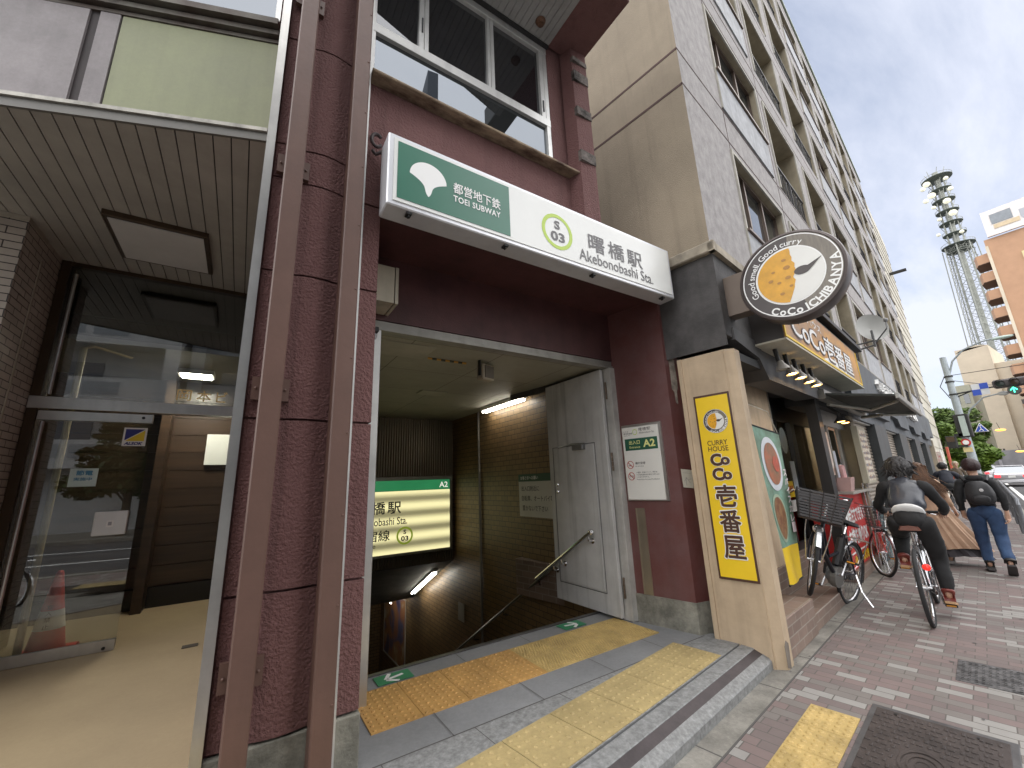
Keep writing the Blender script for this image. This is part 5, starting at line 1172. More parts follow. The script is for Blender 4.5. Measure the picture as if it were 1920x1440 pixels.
# cream apartment tower
ap = thing('cream_apartment_tower', 'tall cream apartment building with stacked balconies in front of the lattice tower', 'building', (92, 9, 0))
b = MB(); b.box(92, 104, 9.5, 13.0, 0, 18.9); b.prism([(92, 9.5, 18.9), (92, 11.3, 19.3), (92, 13.0, 18.4)], 0, (12, 0, 0)); b.box(92.5, 106, -2, 9.5, 0, 15.6); b.build('wall', CREAM, ap)
b = MB(); b.box(92.48, 92.55, -2, 9.5, 15.6, 16.0); b.box(91.98, 92.02, 9.5, 9.6, 0, 18.5); b.build('roof_parapet', CREAM, ap)
for fl in range(9):
    z = .8+fl*1.62
    for y0 in (6.6, 3.9, 1.2):
        b = MB(); b.box(92.3, 92.49, y0, y0+1.5, z+.35, z+1.35); b.build('window', mat('painted_balcony_shade', (.10, .085, .08), .7, var=.1), ap)  # unglazed dark box: shade behind the balcony is put into its colour
        b = MB(); b.box(91.4, 92.48, y0-.5, y0+1.0, z-.05, z+.55); b.build('balcony', CREAM, ap)
b = MB()
for z in (2.2, 2.6, 3.3): b.box(91.95, 92, 11.0, 11.2, z, z+.25)
b.build('vent', DKMET, ap)
# second tall pale building behind
t = thing('olive_apartment_block', 'greenish beige block behind the street pole, left of the cream tower', 'building', (75, 11.5, 0))
b = MB(); b.box(78, 84, 10.6, 12.6, 0, 11.6); b.build('wall', mat('olive_wall', (.36, .36, .28), .8, var=.1), t)
for fl in range(4):
    for y0 in (10.9, 11.8): b = MB(); b.box(77.95, 78.05, y0, y0+.5, 2.0+fl*2.4, 3.2+fl*2.4); b.build('window', DWIN, t)
# brown building with roof sign
br = thing('brown_apartment_block', 'brown tiled apartment block with faceted balconies and a white roof billboard', 'building', (70, 3, 0))
BRN = mat('brown_tile_wall', (.40, .235, .14), .75, var=.06, vs=1)
b = MB(); b.box(70, 82, -7, 5.0, 0, 26.8); b.build('wall', BRN, br)
b = MB(); b.box(69.93, 70, 4.8, 5.05, 0, 26.0); b.build('edge_band', CREAM, br)
for fl in range(11):
    z = 2.2+fl*2.2
    b = MB(); P = [(70.2, 5.0), (70.4, 6.0), (71.4, 6.3), (73.5, 6.3), (73.5, 5.0)]; b.prism([(x, y, z) for x, y in P], 0, (0, 0, 1.1)); b.build('balcony', BRN, br)
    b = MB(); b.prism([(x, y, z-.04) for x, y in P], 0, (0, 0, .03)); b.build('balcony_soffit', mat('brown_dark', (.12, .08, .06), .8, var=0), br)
for fl in range(6):
    for y0 in (1.8, -1.2):
        b = MB(); b.box(69.9, 70.02, y0, y0+.9, 6.2+fl*3.4, 7.2+fl*3.4); w__ = b.build('window', mat('yellowish_window', (.55, .48, .25), .5, var=.1), br)
        b = MB(); b.box(69.86, 69.9, y0+.2, y0+.7, 6.4+fl*3.4, 7.0+fl*3.4); b.build('window_pane', mat('pane_grey', (.3, .3, .26), .3, var=.1), w__)
rs = thing('roof_billboard', 'white roof billboard with a laptop picture and grey letters on the brown block', 'billboard', (70, 2, 26.8))
b = MB(); b.box(69.6, 69.9, -7, 4.6, 26.9, 30.0); b.build('board', mat('billboard_white', (.66, .62, .60), .6, var=.1), rs)
text('Ub-6', (69.58, 1.9, 27.5), (0, -1, 0), ZV, 1.4, 5.0, mat('billboard_grey', (.32, .33, .36), .5, var=0), parent=rs, bold=.03)
b = MB(); b.box(69.55, 69.59, 2.4, 4.0, 28.2, 29.4); b.build('laptop_picture', mat('laptop_grey', (.2, .22, .24), .5, var=.1), rs)
b = MB(); b.box(69.54, 69.58, 2.0, 3.9, 27.6, 28.1); b.build('hand_picture', mat('hand_tan', (.5, .4, .26), .5, var=.1), rs)
b = MB(); b.tube([(72, .5, 26.8), (72, .5, 33)], .06, 5); b.tube([(72, .1, 32), (72, .9, 32)], .05, 5); b.tube([(72, .0, 31.2), (72, 1.0, 31.2)], .05, 5); b.tube([(72, -2, 26.8), (72, -2, 31.5)], .05, 5); props(b.build('roof_antenna', mat('antenna', (.3, .3, .3), .5, .5, var=0)), 'thin antenna mast on the roof of the brown block', 'antenna')
# lattice telecom tower
tw_ = thing('telecom_tower', 'tall lattice telecommunications tower with round platforms and white dish antennas', 'tower', (300, 29.8, 0))
TWM = mat('tower_steel', (.27, .28, .25), .6, .2, var=.15, vs=.1); TWD = mat('tower_deck', (.12, .14, .12), .7, var=.1)
CX, CY_ = 300, 29.8
decks = [(152, 6.0), (145, 4.3), (138.5, 4.4), (131.8, 4.4), (125, 4.4), (118.5, 4.4), (111.8, 6.2), (109, 4.8)]
for z, r_ in decks:
    b = MB(); b.lathe([(.5, -.9), (r_, -.1), (r_, .1), (.5, .1)], (CX, CY_, z), n=28); dk = b.build('platform', TWD, tw_)
    b = MB()
    for k in range(28): a = 2*math.pi*k/28; b.tube([(CX+r_*math.cos(a), CY_+r_*math.sin(a), z), (CX+r_*math.cos(a), CY_+r_*math.sin(a), z+1.3)], .07, 3)
    b.tube([(CX+r_*math.cos(a), CY_+r_*math.sin(a), z+1.3) for a in [2*math.pi*k/28 for k in range(28)]], .09, 4, closed=True); b.build('railing', TWM, dk)
b = MB(); b.tube([(CX, CY_, 40), (CX, CY_, 156)], [1.2, 1.2], 12)
for k in range(6):
    a = 2*math.pi*k/6; q = (math.cos(a), math.sin(a)); b.tube([(CX+4.6*q[0], CY_+4.6*q[1], 20), (CX+2.6*q[0], CY_+2.6*q[1], 150)], .22, 5)
b.build('core', TWM, tw_)
b = MB(); rb = lambda z: 8.2-(z-30)*(2.0/80)
for k in range(8):
    a = 2*math.pi*k/8
    b.tube([(CX+rb(20)*math.cos(a), CY_+rb(20)*math.sin(a), 20), (CX+rb(111)*math.cos(a), CY_+rb(111)*math.sin(a), 111)], .22, 5)
    a2 = 2*math.pi*(k+1)/8
    z = 24
    while z < 110:
        b.tube([(CX+rb(z)*.8*math.cos(a), CY_+rb(z)*.8*math.sin(a), z), (CX+rb(z+4)*.8*math.cos(a2), CY_+rb(z+4)*.8*math.sin(a2), z+4)], .10, 3)
        b.tube([(CX+rb(z)*.8*math.cos(a2), CY_+rb(z)*.8*math.sin(a2), z), (CX+rb(z+4)*.8*math.cos(a), CY_+rb(z+4)*.8*math.sin(a), z+4)], .10, 3)
        b.tube([(CX+rb(z)*.85*math.cos(a), CY_+rb(z)*.85*math.sin(a), z), (CX+rb(z)*.85*math.cos(a2), CY_+rb(z)*.85*math.sin(a2), z)], .10, 3)
        z += 4
b.build('lattice', TWM, tw_)
b = MB()
for k in range(7):
    z = 112+k*6.6
    for a in range(0, 360, 60): b.tube([(CX+2.4*math.cos(R(a)), CY_+2.4*math.sin(R(a)), z), (CX+4*math.cos(R(a+25)), CY_+4*math.sin(R(a+25)), z+5.6)], .16, 3)
b.build('brace', TWM, tw_)
DSH = mat('tower_dish', (.72, .70, .55), .5, var=0)
for y_o, z, r_ in ((3.6, 149.5, 1.5), (5.4, 147.6, 1.1), (3.0, 142.2, 1.6), (5.6, 140.4, 1.2), (-1.5, 136, 1.5), (3.6, 135.2, .9), (-2.2, 128.5, 1.6), (3.0, 127.6, .9), (-4.0, 141.8, 1.1), (-3.6, 148.4, 1.0), (-3.0, 117, .9), (5.0, 119.5, .8)):
    b = MB(); b.lathe([(.0001, .5), (r_, .0), (r_, -.5), (.0001, -.5)], (CX-4.4, CY_+y_o, z), (-1, -.1, -.1), 16); b.build('dish_antenna', DSH, tw_)
# long dark wall behind the road
t = thing('site_wall', 'long grey wall behind the cars at the end of the street', 'wall', (64, 5, 0))
b = MB(); b.box(64, 64.4, -8, 9.4, -.1, 2.75); b.build('panels', mat('wall_slate', (.20, .20, .21), .8, var=.15, vs=1), t)
b = MB()
for k in range(8): b.box(63.9, 64.45, -8+k*2.3, -7.8+k*2.3, -.1, 2.9)
b.build('post', mat('wall_post', (.26, .26, .27), .8, var=0), t)
# trees
def leafmat(name, c1, c2):
    return mat(name, c1, .6, var=.0, vs=.8, col2=c2, spec=.3)
LF = leafmat('leaf_bright', (.13, .20, .025), (.055, .10, .016)); LF2 = leafmat('leaf_dark', (.045, .075, .02), (.025, .045, .012)); BARK = mat('bark', (.10, .08, .06), .9, var=.3, vs=6)
def tree(label, x, y, h, w_, m_, seed=1, n=5200, base=.25, group=None, leaf=.16):
    t = thing('street_tree', label, 'tree', (x, y, 0), group=group); q = random.Random(seed)
    b = MB(); b.tube([(x, y, -.1), (x+.05, y, h*.3), (x, y+.05, h*.65)], [.16, .12, .05], 8)
    cl = []
    for k in range(16):
        a = q.uniform(0, 6.28); r_ = w_*q.uniform(.15, .75); z = h*(base+(1-base)*q.uniform(.08, .88)); sc_ = 1-.55*abs(z/h-.5)
        c = Vector((x+r_*math.cos(a)*sc_, y+r_*math.sin(a)*sc_, z)); cl.append((c, w_*q.uniform(.26, .46)))
        b.tube([(x, y, h*q.uniform(.22, .5)), c], [.05, .015], 5)
    b.build('trunk', BARK, t)
    b = MB()
    for k in range(n):
        c, r_ = cl[q.randrange(len(cl))]; d = Vector((q.gauss(0, 1), q.gauss(0, 1), q.gauss(0, 1))).normalized()*r_*q.uniform(.5, 1.05)**.6; d.z *= .75
        p = c+d; u = Vector((q.gauss(0, 1), q.gauss(0, 1), q.gauss(0, .5))).normalized(); v = u.orthogonal().normalized(); l_ = leaf*q.uniform(.6, 1.3)
        b.add([p-u*l_, p+v*l_*.5, p+u*l_, p-v*l_*.5], [(0, 1, 2, 3)])
    b.build('crown', m_, t); return t
tree('bright green bushy street tree beyond the end of the grey block', 41, 7.9, 4.6, 1.5, LF, 1, 6500, .18)
tree('bright green street tree directly behind the traffic signal pole', 44, 6.9, 4.5, 1.4, LF, 2, 5200, .18)
tree('dark green tall tree rising behind the low row buildings', 72, 12.0, 8.6, 2.6, leafmat('leaf_mid', (.10, .15, .03), (.05, .09, .02)), 3, 6000, .3, leaf=.26)
tree('tall tree in front of the cream tower behind the crossing sign', 70, 9.9, 6.6, 1.3, MATS['leaf_mid'], 4, 3000, .2, leaf=.2)
tree('dark tree between the cream tower and the brown block', 88, 2.5, 14, 3.2, MATS['leaf_mid'], 6, 5000, .2, leaf=.35)
# signal pole
po = thing('signal_pole', 'grey street pole carrying a curved lamp arm and a signal arm', 'pole', (32, 5.02, 0))
PM = mat('pole_grey', (.34, .38, .40), .5, .3, var=.1)
b = MB(); b.tube([(32, 5.02, -.1), (32, 5.02, 7.3)], [.19, .13], 14); b.build('shaft', PM, po)
b = MB(); b.tube([(32, 4.95, 6.3), (32, 4.7, 7.0), (32, 4.2, 7.5), (32, 3.5, 7.75), (32, 3.0, 7.78)], .045, 8); b.build('lamp_arm', PM, po)
b = MB(); b.ball((32, 2.75, 7.74), .4, 14, 8, sx=.35, sz=.22); b.build('lamp_head', mat('lamp_head_green', (.40, .50, .46), .5, var=0), po, smooth=True)
b = MB(); b.tube([(32, 4.9, 5.22), (32, 2.2, 5.42)], .04, 8); b.tube([(32, 4.9, 5.05), (32, 4.3, 5.27)], .03, 6); b.build('signal_arm', DKMET, po)
b = MB(); b.tube([(32, 4.9, 3.6), (32, 4.6, 4.3), (32, 4.0, 4.85), (32, 3.4, 4.95)], .035, 8); b.build('lower_arm', PM, po)
b = MB(); b.ball((32, 3.3, 4.93), .22, 12, 6, sx=.5, sz=.5); b.build('lower_lamp_head', mat('lamp_head_grey', (.45, .46, .46), .5, var=0), po, smooth=True)
b = MB(); b.box(31.7, 32.0, 4.7, 5.25, 2.9, 4.1, bev=.03); b.build('control_cabinet', DKMET, po)
b = MB(); b.box(31.62, 31.70, 4.82, 5.05, 2.95, 4.0); b.build('cabinet_face', mat('pale_green_panel', (.40, .47, .44), .5, var=.05), po)
for z in (6.2, 5.9, 5.2, 3.2):
    b = MB(); b.lathe([(.18, -.04), (.18, .04)], (32, 5.02, z), n=14); b.build('band', DKMET, po)
b = MB(); b.tube([(31.85, 5.15, 6.2), (31.8, 5.4, 5.7), (31.85, 5.15, 5.0)], .02, 5); b.build('cable_loop', BLACK, po)
sgl = thing('traffic_signal', 'horizontal three lamp traffic signal showing red with a green arrow below', 'traffic light', (32, 2.9, 5.4))
b = MB(); b.box(31.75, 32.05, 2.0, 3.55, 5.18, 5.62, bev=.08); b.build('housing', mat('signal_housing', (.07, .06, .06), .5, var=0), sgl)
for k, (y, m_) in enumerate(((3.28, mat('dark_lens', (.03, .05, .04), .3, var=0)), (2.80, mat('dark_amber_lens', (.07, .04, .02), .3, var=0)), (2.30, mat('red_lens', (.7, .05, .03), .4, var=0, emit=1.5)))):
    b = MB(); b.lathe([(.0001, .02), (.15, .0)], (31.74, y, 5.4), (-1, 0, 0), 18); b.build('lens', m_, sgl)
    b = MB(); b.lathe([(.17, .0), (.18, .22)], (31.74, y, 5.4), (-1, 0, 0), 18); b.build('hood', MATS['signal_housing'], sgl)
b = MB(); b.lathe([(.0001, .12), (.21, .12), (.23, .08), (.23, -.08), (.0001, -.08)], (31.85, 2.90, 5.0), (-1, 0, 0), 22); b.build('arrow_housing', MATS['signal_housing'], sgl)
b = MB(); GA = mat('green_arrow', (.05, .9, .5), .4, var=0, emit=3.5)
c0 = Vector((31.70, 2.90, 5.0)); 
for a, c_ in (((0, -.13), (0, .13)), ((0, .13), (.11, .0)), ((0, .13), (-.11, .0))): b.tube([c0+Vector((0, a[0], a[1])), c0+Vector((0, c_[0], c_[1]))], .018, 5)
b.build('arrow', GA, sgl)
t = thing('checker_panel', 'blue and white chequered square panel on the signal arm', 'sign', (32, 3.95, 5.3))
b = MB(); b.box(31.88, 31.90, 3.70, 4.30, 4.98, 5.58); b.build('board', mat('checker_white', (.62, .64, .66), .5, var=0), t)
b = MB(); b.box(31.86, 31.879, 3.70, 4.0, 5.28, 5.58); b.box(31.86, 31.879, 4.0, 4.30, 4.98, 5.28); b.build('square', mat('checker_blue', (.03, .08, .45), .5, var=0), t)
t = thing('crossing_sign', 'blue triangular pedestrian crossing sign beside the pole', 'sign', (32, 4.45, 3.3))
b = MB(); b.prism([(31.9, 4.66, 3.1), (31.9, 4.14, 3.1), (31.9, 4.40, 3.58)], 0, (.02, 0, 0)); b.build('border', TXTW, t)
b = MB(); b.prism([(31.885, 4.61, 3.125), (31.885, 4.19, 3.125), (31.885, 4.40, 3.52)], 0, (.012, 0, 0)); b.build('panel', MATS['checker_blue'], t)
b = MB(); b.tube([(31.87, 4.40, 3.36), (31.87, 4.39, 3.25), (31.87, 4.48, 3.15)], .018, 5); b.tube([(31.87, 4.39, 3.25), (31.87, 4.32, 3.15)], .018, 5); b.ball((31.87, 4.40, 3.41), .03, 6, 4); b.build('pictogram', TXTW, t)
t = thing('pedestrian_signal', 'dark pedestrian signal box bracketed to the left of the pole', 'traffic light', (31.8, 5.5, 2.9))
b = MB(); b.box(31.6, 31.9, 5.35, 5.75, 2.35, 3.0, bev=.03); b.box(31.7, 31.8, 5.0, 5.4, 2.95, 3.1); b.box(31.7, 31.8, 5.0, 5.4, 2.4, 2.5); b.build('housing', DKMET, t)
b = MB(); b.box(31.58, 31.6, 5.4, 5.7, 2.70, 2.95); b.build('lens', MATS['dark_amber_lens'], t)
t = thing('no_entry_sign', 'small red ringed round sign over a yellow plate on the pole', 'sign', (31.8, 4.95, 2.6))
b = MB(); b.lathe([(.0001, .01), (.19, .0)], (31.78, 5.05, 2.62), (-1, 0, 0), 20); b.build('disc', RED, t); b = MB(); b.lathe([(.0001, .012), (.12, .011)], (31.775, 5.05, 2.62), (-1, 0, 0), 20); b.build('centre', TXTW, t)
b = MB(); b.box(31.77, 31.79, 4.88, 5.22, 2.12, 2.36); b.build('plate', mat('plate_yellow', (.6, .5, .25), .5, var=0), t)
b = MB(); b.tube([(27, 5.0, 0), (27, 4.93, 2.3)], .05, 8); o = b.build('red_post', mat('red_post', (.5, .10, .06), .5, var=0)); props(o, 'slim red banner post on the pavement beside the signal pole', 'post')
fb = thing('shop_flag', 'narrow white vertical flag with red marks beside the red post', 'flag', (26.6, 5.1, 0))
b = MB(); b.tube([(26.6, 5.02, 0), (26.6, 5.10, 2.2)], .03, 6); b.build('pole', WHITE, fb); b = MB(); b.box(26.59, 26.61, 5.12, 5.42, 1.35, 2.1); b.build('cloth', mat('flag_white', (.6, .62, .58), .6, var=.0, vs=9, col2=(.5, .2, .2)), fb)
# wires across
b = MB(); b.tube([(32, 4.9, 6.25), (34, -8, 6.3)], .02, 4); props(b.build('overhead_wire', BLACK), 'thin dark wire running level from the pole top over the road', 'wire')
b = MB(); b.tube([(32, 4.9, 5.95), (40, 2.5, 5.6), (60, -2, 5.4)], .018, 4); props(b.build('overhead_wire', BLACK), 'lower dark wire sloping from the pole over the road', 'wire')
for k, (x, y, z) in enumerate(((50, 5.9, 4.05), (52, 4.2, 2.85+.2), (60, 6.3, 2.5))):
    t = thing('warning_light', ['amber warning lamp highest above the road', 'amber warning lamp over the cars in the middle', 'small amber warning lamp lowest by the cream tower'][k], 'lamp', (x, y, z), group='amber lamps strung over the road')
    b = MB(); b.ball((x, y, z), .22, 10, 6, sx=1, sy=1.4, sz=.4); b.build('lens', mat('amber_lamp', (1, .5, .08), .5, var=0, emit=1.2), t)
    b = MB(); b.tube([(x, y, z+.05), (x, y+.1, z+.6)], .02, 4); b.build('hanger', DKMET, t)
# cars
def car(label, s0, n0, col, rear_red=1.2, van=False, h=1.45, L=4.4, W=.86):
    F = CF @ Matrix.Translation((s0, n0, -.13)); t = thing('parked_car' if False else 'car', label, 'car', (s0, n0, -.13), F=CF, group='cars queued on the road')
    def loft(mb, secs):
        rings = []
        for x, pts in secs: rings.append([(x, y, z) for y, z in pts])
        n = len(rings[0]); base = len(mb.v); mb.v += [Vector(p) for r_ in rings for p in r_]
        for i in range(len(rings)-1):
            for j in range(n): mb.f.append((base+i*n+j, base+i*n+(j+1) % n, base+(i+1)*n+(j+1) % n, base+(i+1)*n+j)); mb.mi.append(0)
        mb.f.append(tuple(base+j for j in range(n))[::-1]); mb.f.append(tuple(base+(len(rings)-1)*n+j for j in range(n))); mb.mi += [0, 0]
    def sec(wb, z0, zb, w_=None): w_ = w_ or W; return [(-w_*.92, z0), (-w_, z0+.12), (-w_, zb-.12), (-w_*.93, zb), (w_*.93, zb), (w_, zb-.12), (w_, z0+.12), (w_*.92, z0)]
    zb = .95 if not van else 1.05
    b = MB(F); loft(b, [(0, sec(0, .42, zb-.12, W*.93)), (.12, sec(0, .25, zb-.02)), (.8, sec(0, .22, zb)), (L-1.3, sec(0, .22, zb-.05)), (L-.25, sec(0, .25, zb-.22)), (L, sec(0, .35, zb-.35, W*.85))]); b.build('body', col, t, smooth=True)
    x0 = .25 if not van else .05; x1 = L-1.25
    b = MB(F); loft(b, [(x0, [(-W*.9, zb-.03), (W*.9, zb-.03), (W*.9, zb-.02), (-W*.9, zb-.02)]), (x0+.55, [(-W*.9, zb-.03), (W*.9, zb-.03), (W*.74, h-.05), (-W*.74, h-.05)]), (x1-.75, [(-W*.9, zb-.03), (W*.9, zb-.03), (W*.74, h-.04), (-W*.74, h-.04)]), (x1, [(-W*.9, zb-.06), (W*.9, zb-.06), (W*.9, zb-.05), (-W*.9, zb-.05)])]); b.build('window_glass', DWIN2, t)
    b = MB(F); b.box(x0+.5, x1-.7, -W*.75, W*.75, h-.055, h, bev=.02); b.build('roof', col, t)
    for sx in (-1, 1):
        b = MB(F); b.tube([(x0+.02, sx*W*.88, zb-.03), (x0+.56, sx*W*.745, h-.03)], .035, 6); b.build('pillar', col, t)
        b = MB(F); b.box(-.02, .14, sx*W*.93-(.30 if sx > 0 else 0), sx*W*.93+(.30 if sx < 0 else 0), zb-.32, zb-.14, bev=.02); b.build('tail_light', mat('tail_red', (.8, .03, .04), .3, var=0, emit=rear_red), t)
        for xx in (.75, L-.85):
            b = MB(F); b.lathe([(.0001, .0), (.19, .0), (.20, -.01), (.31, -.01), (.315, -.17), (.31, -.2)], (xx, sx*(W+.0), .31), (0, sx, 0), 20); wh = b.build('wheel', RUBBER, t)
            b = MB(F); b.lathe([(.0001, .012), (.19, .004)], (xx, sx*W, .31), (0, sx, 0), 16); b.build('rim', CHROME, wh)
    b = MB(F); b.box(-.05, .1, -W*.9, W*.9, .28, .48, bev=.03); b.build('bumper', col, t)
    b = MB(F); b.box(-.06, -.045, -.17, .17, .62, .78); b.build('number_plate', mat('plate_white', (.7, .7, .68), .4, var=0), t)
    return t
CS = mat('silver_car_paint', (.50, .50, .52), .25, .5, var=0, coat=.5); CB = mat('black_car_paint', (.03, .03, .035), .2, .2, var=0, coat=.8); CW = mat('white_car_paint', (.7, .7, .72), .3, .0, var=0, coat=.5)
car('silver saloon car with red tail lights at the right edge', 41.5, -2.5, CS)
car('dark car standing ahead of the silver saloon', 50, -2.6, CB)
car('white car with bright red brake lights farthest up the road', 60, -2.1, CW, rear_red=6, h=1.55)
# ================================================================= THE OTHER SIDE OF THE ROAD (behind the camera, mirrored in the glass)
S = MB(CF); S.box(-60, 20, -16, -11.2, -.13, .0); props(S.build('far_sidewalk', CONC), kind='structure')
def flats(label, s0, s1, n0, fl, colr, bal):
    t = thing('apartment_block', label, 'building', ((s0+s1)/2, n0, 0), F=CF, group='apartment blocks across the road')
    m_ = mat('flats_'+label.split()[0], colr, .8, var=.1, vs=.5); b = MB(CF); b.box(s0, s1, n0-12, n0, 0, fl*2.9+1); b.build('wall', m_, t)
    b = MB(CF); b.box(s0-.6, s0, n0-3, n0+1.5, 0, fl*2.9+1.6); b.box(s1, s1+.6, n0-3, n0+1.5, 0, fl*2.9+1.6); b.build('side_fin', m_, t)
    for k in range(1, fl):
        z = k*2.9
        b = MB(CF); b.box(s0, s1, n0+1.0, n0+1.15, z-.1, z+1.15); b.box(s0, s1, n0, n0+1.0, z-.1, z+.02); b.build('balcony', m_, t)
        if bal:
            b = MB(CF); q = int((s1-s0)/1.6)
            for j in range(q): b.box(s0+.2+j*1.6, s0+1.5+j*1.6, n0+1.15, n0+1.17, z+.35, z+.95)
            b.build('balcony_panel', mat('panel_grey', (.28, .30, .32), .7, var=.1), t)
        b = MB(CF); q = int((s1-s0)/2.4)
        for j in range(q): b.box(s0+.5+j*2.4, s0+2.0+j*2.4, n0+.0, n0+.04, z+.1, z+2.1)
        b.build('balcony_door', DWIN, t)
    return t
flats('white balconied apartment block across the road, mirrored in the entrance glass', -19, -9.5, -16, 8, (.50, .50, .50), True)
flats('grey balconied apartment block across the road, next to the white one', -8, 1, -16.5, 8, (.17, .185, .21), False)
flats('brownish apartment block across the road, farther back along the pavement', -34, -20.5, -15.5, 6, (.36, .30, .26), True)
tree('leafy street tree across the road, mirrored in the glass door', *rot2(-9.3, -12.3), 5.6, 2.0, LF2, 9, 5000, .25)
tb_ = thing('site_barrier', 'blue sheeted barrier standing across the road', 'barrier', (-14, -12, 0), F=CF)
b = MB(CF); b.box(-18, -12.2, -12.1, -12.0, .0, .95); b.build('sheet', mat('blue_sheet', (.03, .20, .42), .5, var=.2), tb_)
# ================================================================= BICYCLES
def mthing(name, label, cat, M, group=None):
    o = bpy.data.objects.new(name, None); COL.objects.link(o); o.matrix_world = M; MW[o.name] = M.copy(); return props(o, label, cat, group)
def L(mb, name, m_, parent, **k): return mb.build(name, m_, parent, local=True, **k)
ALU = mat('bike_alloy', (.55, .55, .56), .25, .9, var=0)
def bicycle(label, M, frame_m, r=.33, wb=1.02, steer=0, basket=None, step=True, rack=True, stand=False, saddle_m=None, crank=0, drop=False, guard=True, reflector=False, tyre=RUBBER, lever=None):
    t = mthing('bicycle', label, 'bicycle', M); S_ = Matrix.Translation((wb-.06, 0, .62)) @ Matrix.Rotation(R(steer), 4, 'Z') @ Matrix.Translation((-(wb-.06), 0, -.62))
    def wheel(cx, T):
        b = MB(); C_ = Vector((cx, 0, r)); 
        b.tube([T @ (C_+Vector((r*math.cos(a), 0, r*math.sin(a)))) for a in [2*math.pi*k/36 for k in range(36)]], .019, 8, closed=True); tw = L(b, 'wheel', tyre, t)
        b = MB(); b.tube([T @ (C_+Vector(((r-.028)*math.cos(a), 0, (r-.028)*math.sin(a)))) for a in [2*math.pi*k/36 for k in range(36)]], .011, 6, closed=True); L(b, 'rim', ALU, tw)
        b = MB()
        for k in range(28):
            a = 2*math.pi*k/28; s_ = .025 if k % 2 else -.025; b.tube([T @ (C_+Vector((.02*math.cos(a+.8), s_, .02*math.sin(a+.8)))), T @ (C_+Vector(((r-.03)*math.cos(a), 0, (r-.03)*math.sin(a))))], .0016, 3, cap=False)
        b.tube([T @ (C_+Vector((0, -.055, 0))), T @ (C_+Vector((0, .055, 0)))], .014, 8); b.tube([T @ (C_+Vector((0, -.03, 0))), T @ (C_+Vector((0, .03, 0)))], .024, 10); L(b, 'spokes', ALU, tw)
        if guard:
            b = MB(); a0, a1 = (-20, 150) if cx < .1 else (20, 130)
            P = [R(a0+(a1-a0)*k/16) for k in range(17)] if cx > .1 else [R(30+(190-30)*k/16) for k in range(17)]
            vs = []
            for a in P:
                for y, d in ((-.026, .022), (-.014, .034), (.014, .034), (.026, .022)): vs.append(T @ (C_+Vector(((r+d)*math.cos(a), y, (r+d)*math.sin(a)))))
            b.add(vs, [(4*i+j, 4*i+j+1, 4*i+j+5, 4*i+j+4) for i in range(16) for j in range(3)]); L(b, 'mudguard', frame_m if not rack else ALU, t)
    I = Matrix.Identity(4)
    wheel(0, I); wheel(wb, S_)
    BB = Vector((.42*wb/1.02, 0, .27)); ST = Vector((.27*wb/1.02, 0, .72)); HT = Vector((wb-.20, 0, .80)); HB = Vector((wb-.16, 0, .62))
    b = MB()
    if step:   # low step frame
        b.tube([HB, HB+Vector((-.12, 0, -.18)), BB+Vector((.08, 0, .04)), BB], .024, 10); b.tube([HB+Vector((-.02, 0, .08)), Vector((BB.x+.2, 0, .42)), BB*.45+ST*.55], .017, 8)
    else:
        b.tube([HB, BB], .017, 10); b.tube([HT+Vector((-.01, 0, -.03)), ST*.93+BB*.07], .015, 10)
    b.tube([BB, ST], .017, 10); b.tube([HT, HB], .021, 10)
    for y in (-.05, .05):
        b.tube([BB+Vector((0, y*.4, 0)), Vector((0, y, r))], .010, 6); b.tube([ST+Vector((-.01, y*.35, -.04)), Vector((0, y, r))], .008, 6)
    L(b, 'frame', frame_m, t)
    b = MB()
    for y in (-.05, .05): b.tube([S_ @ (HB+Vector((.01, y*.5, -.0))), S_ @ Vector((wb-.09, y, .50)), S_ @ Vector((wb, y, r))], .011, 6)
    L(b, 'fork', frame_m if step else ALU, t)
    b = MB(); b.tube([HT, HT+Vector((-.03, 0, .16))], .012, 8)
    top = HT+Vector((-.03, 0, .17))
    if drop: P = [(0.03, -.22, 0), (.05, -.1, 0), (.0, 0, 0), (.05, .1, 0), (.03, .22, 0)]
    else: P = [(-.24, -.27, .06), (-.10, -.24, .08), (.02, -.09, .03), (.02, .09, .03), (-.10, .24, .08), (-.24, .27, .06)]
    hb = [S_ @ (top+Vector(p)) for p in P]; b.tube(hb, .011, 8); h_ = L(b, 'handlebar', CHROME, t)
    for s_ in (0, -1):
        a = hb[s_]; c = hb[1 if s_ == 0 else -2]; b = MB(); b.tube([a, a+(c-a)*.75], .016, 8); L(b, 'grip', BLACK, h_)
        b = MB(); b.tube([a+(c-a)*.9+Vector((.02, 0, -.01)), a+(c-a)*.15+Vector((.045, 0, -.035))], .006, 6); L(b, 'brake_lever', ALU, h_)
    b = MB(); b.tube([ST, ST+(ST-BB).normalized()*.14], .013, 8); L(b, 'seat_post', CHROME, t)
    sc_ = ST+(ST-BB).normalized()*.15
    b = MB(); n_ = 9
    for k in range(n_): pass
    vs = []
    for k in range(9):
        x = -.13+.27*k/8; w_ = (.075, .088, .085, .065, .042, .028, .022, .02, .014)[k]
        for y, z in ((-w_, -.03), (-w_*.8, .008), (0, .018), (w_*.8, .008), (w_, -.03)): vs.append(sc_+Vector((x, y, z+.01)))
    b.add(vs, [(5*i+j, 5*i+j+1, 5*i+j+6, 5*i+j+5) for i in range(8) for j in range(4)]+[(0, 1, 2, 3, 4), (44, 43, 42, 41, 40)]); L(b, 'saddle', saddle_m or BLACK, t, smooth=True)
    b = MB(); ca = R(crank)
    cv = Vector((math.cos(ca), 0, math.sin(ca)))*.165
    b.lathe([(.0001, .012), (.075, .012), (.085, .0), (.0001, .0)], BB+Vector((0, -.05, 0)), (0, -1, 0), 18)
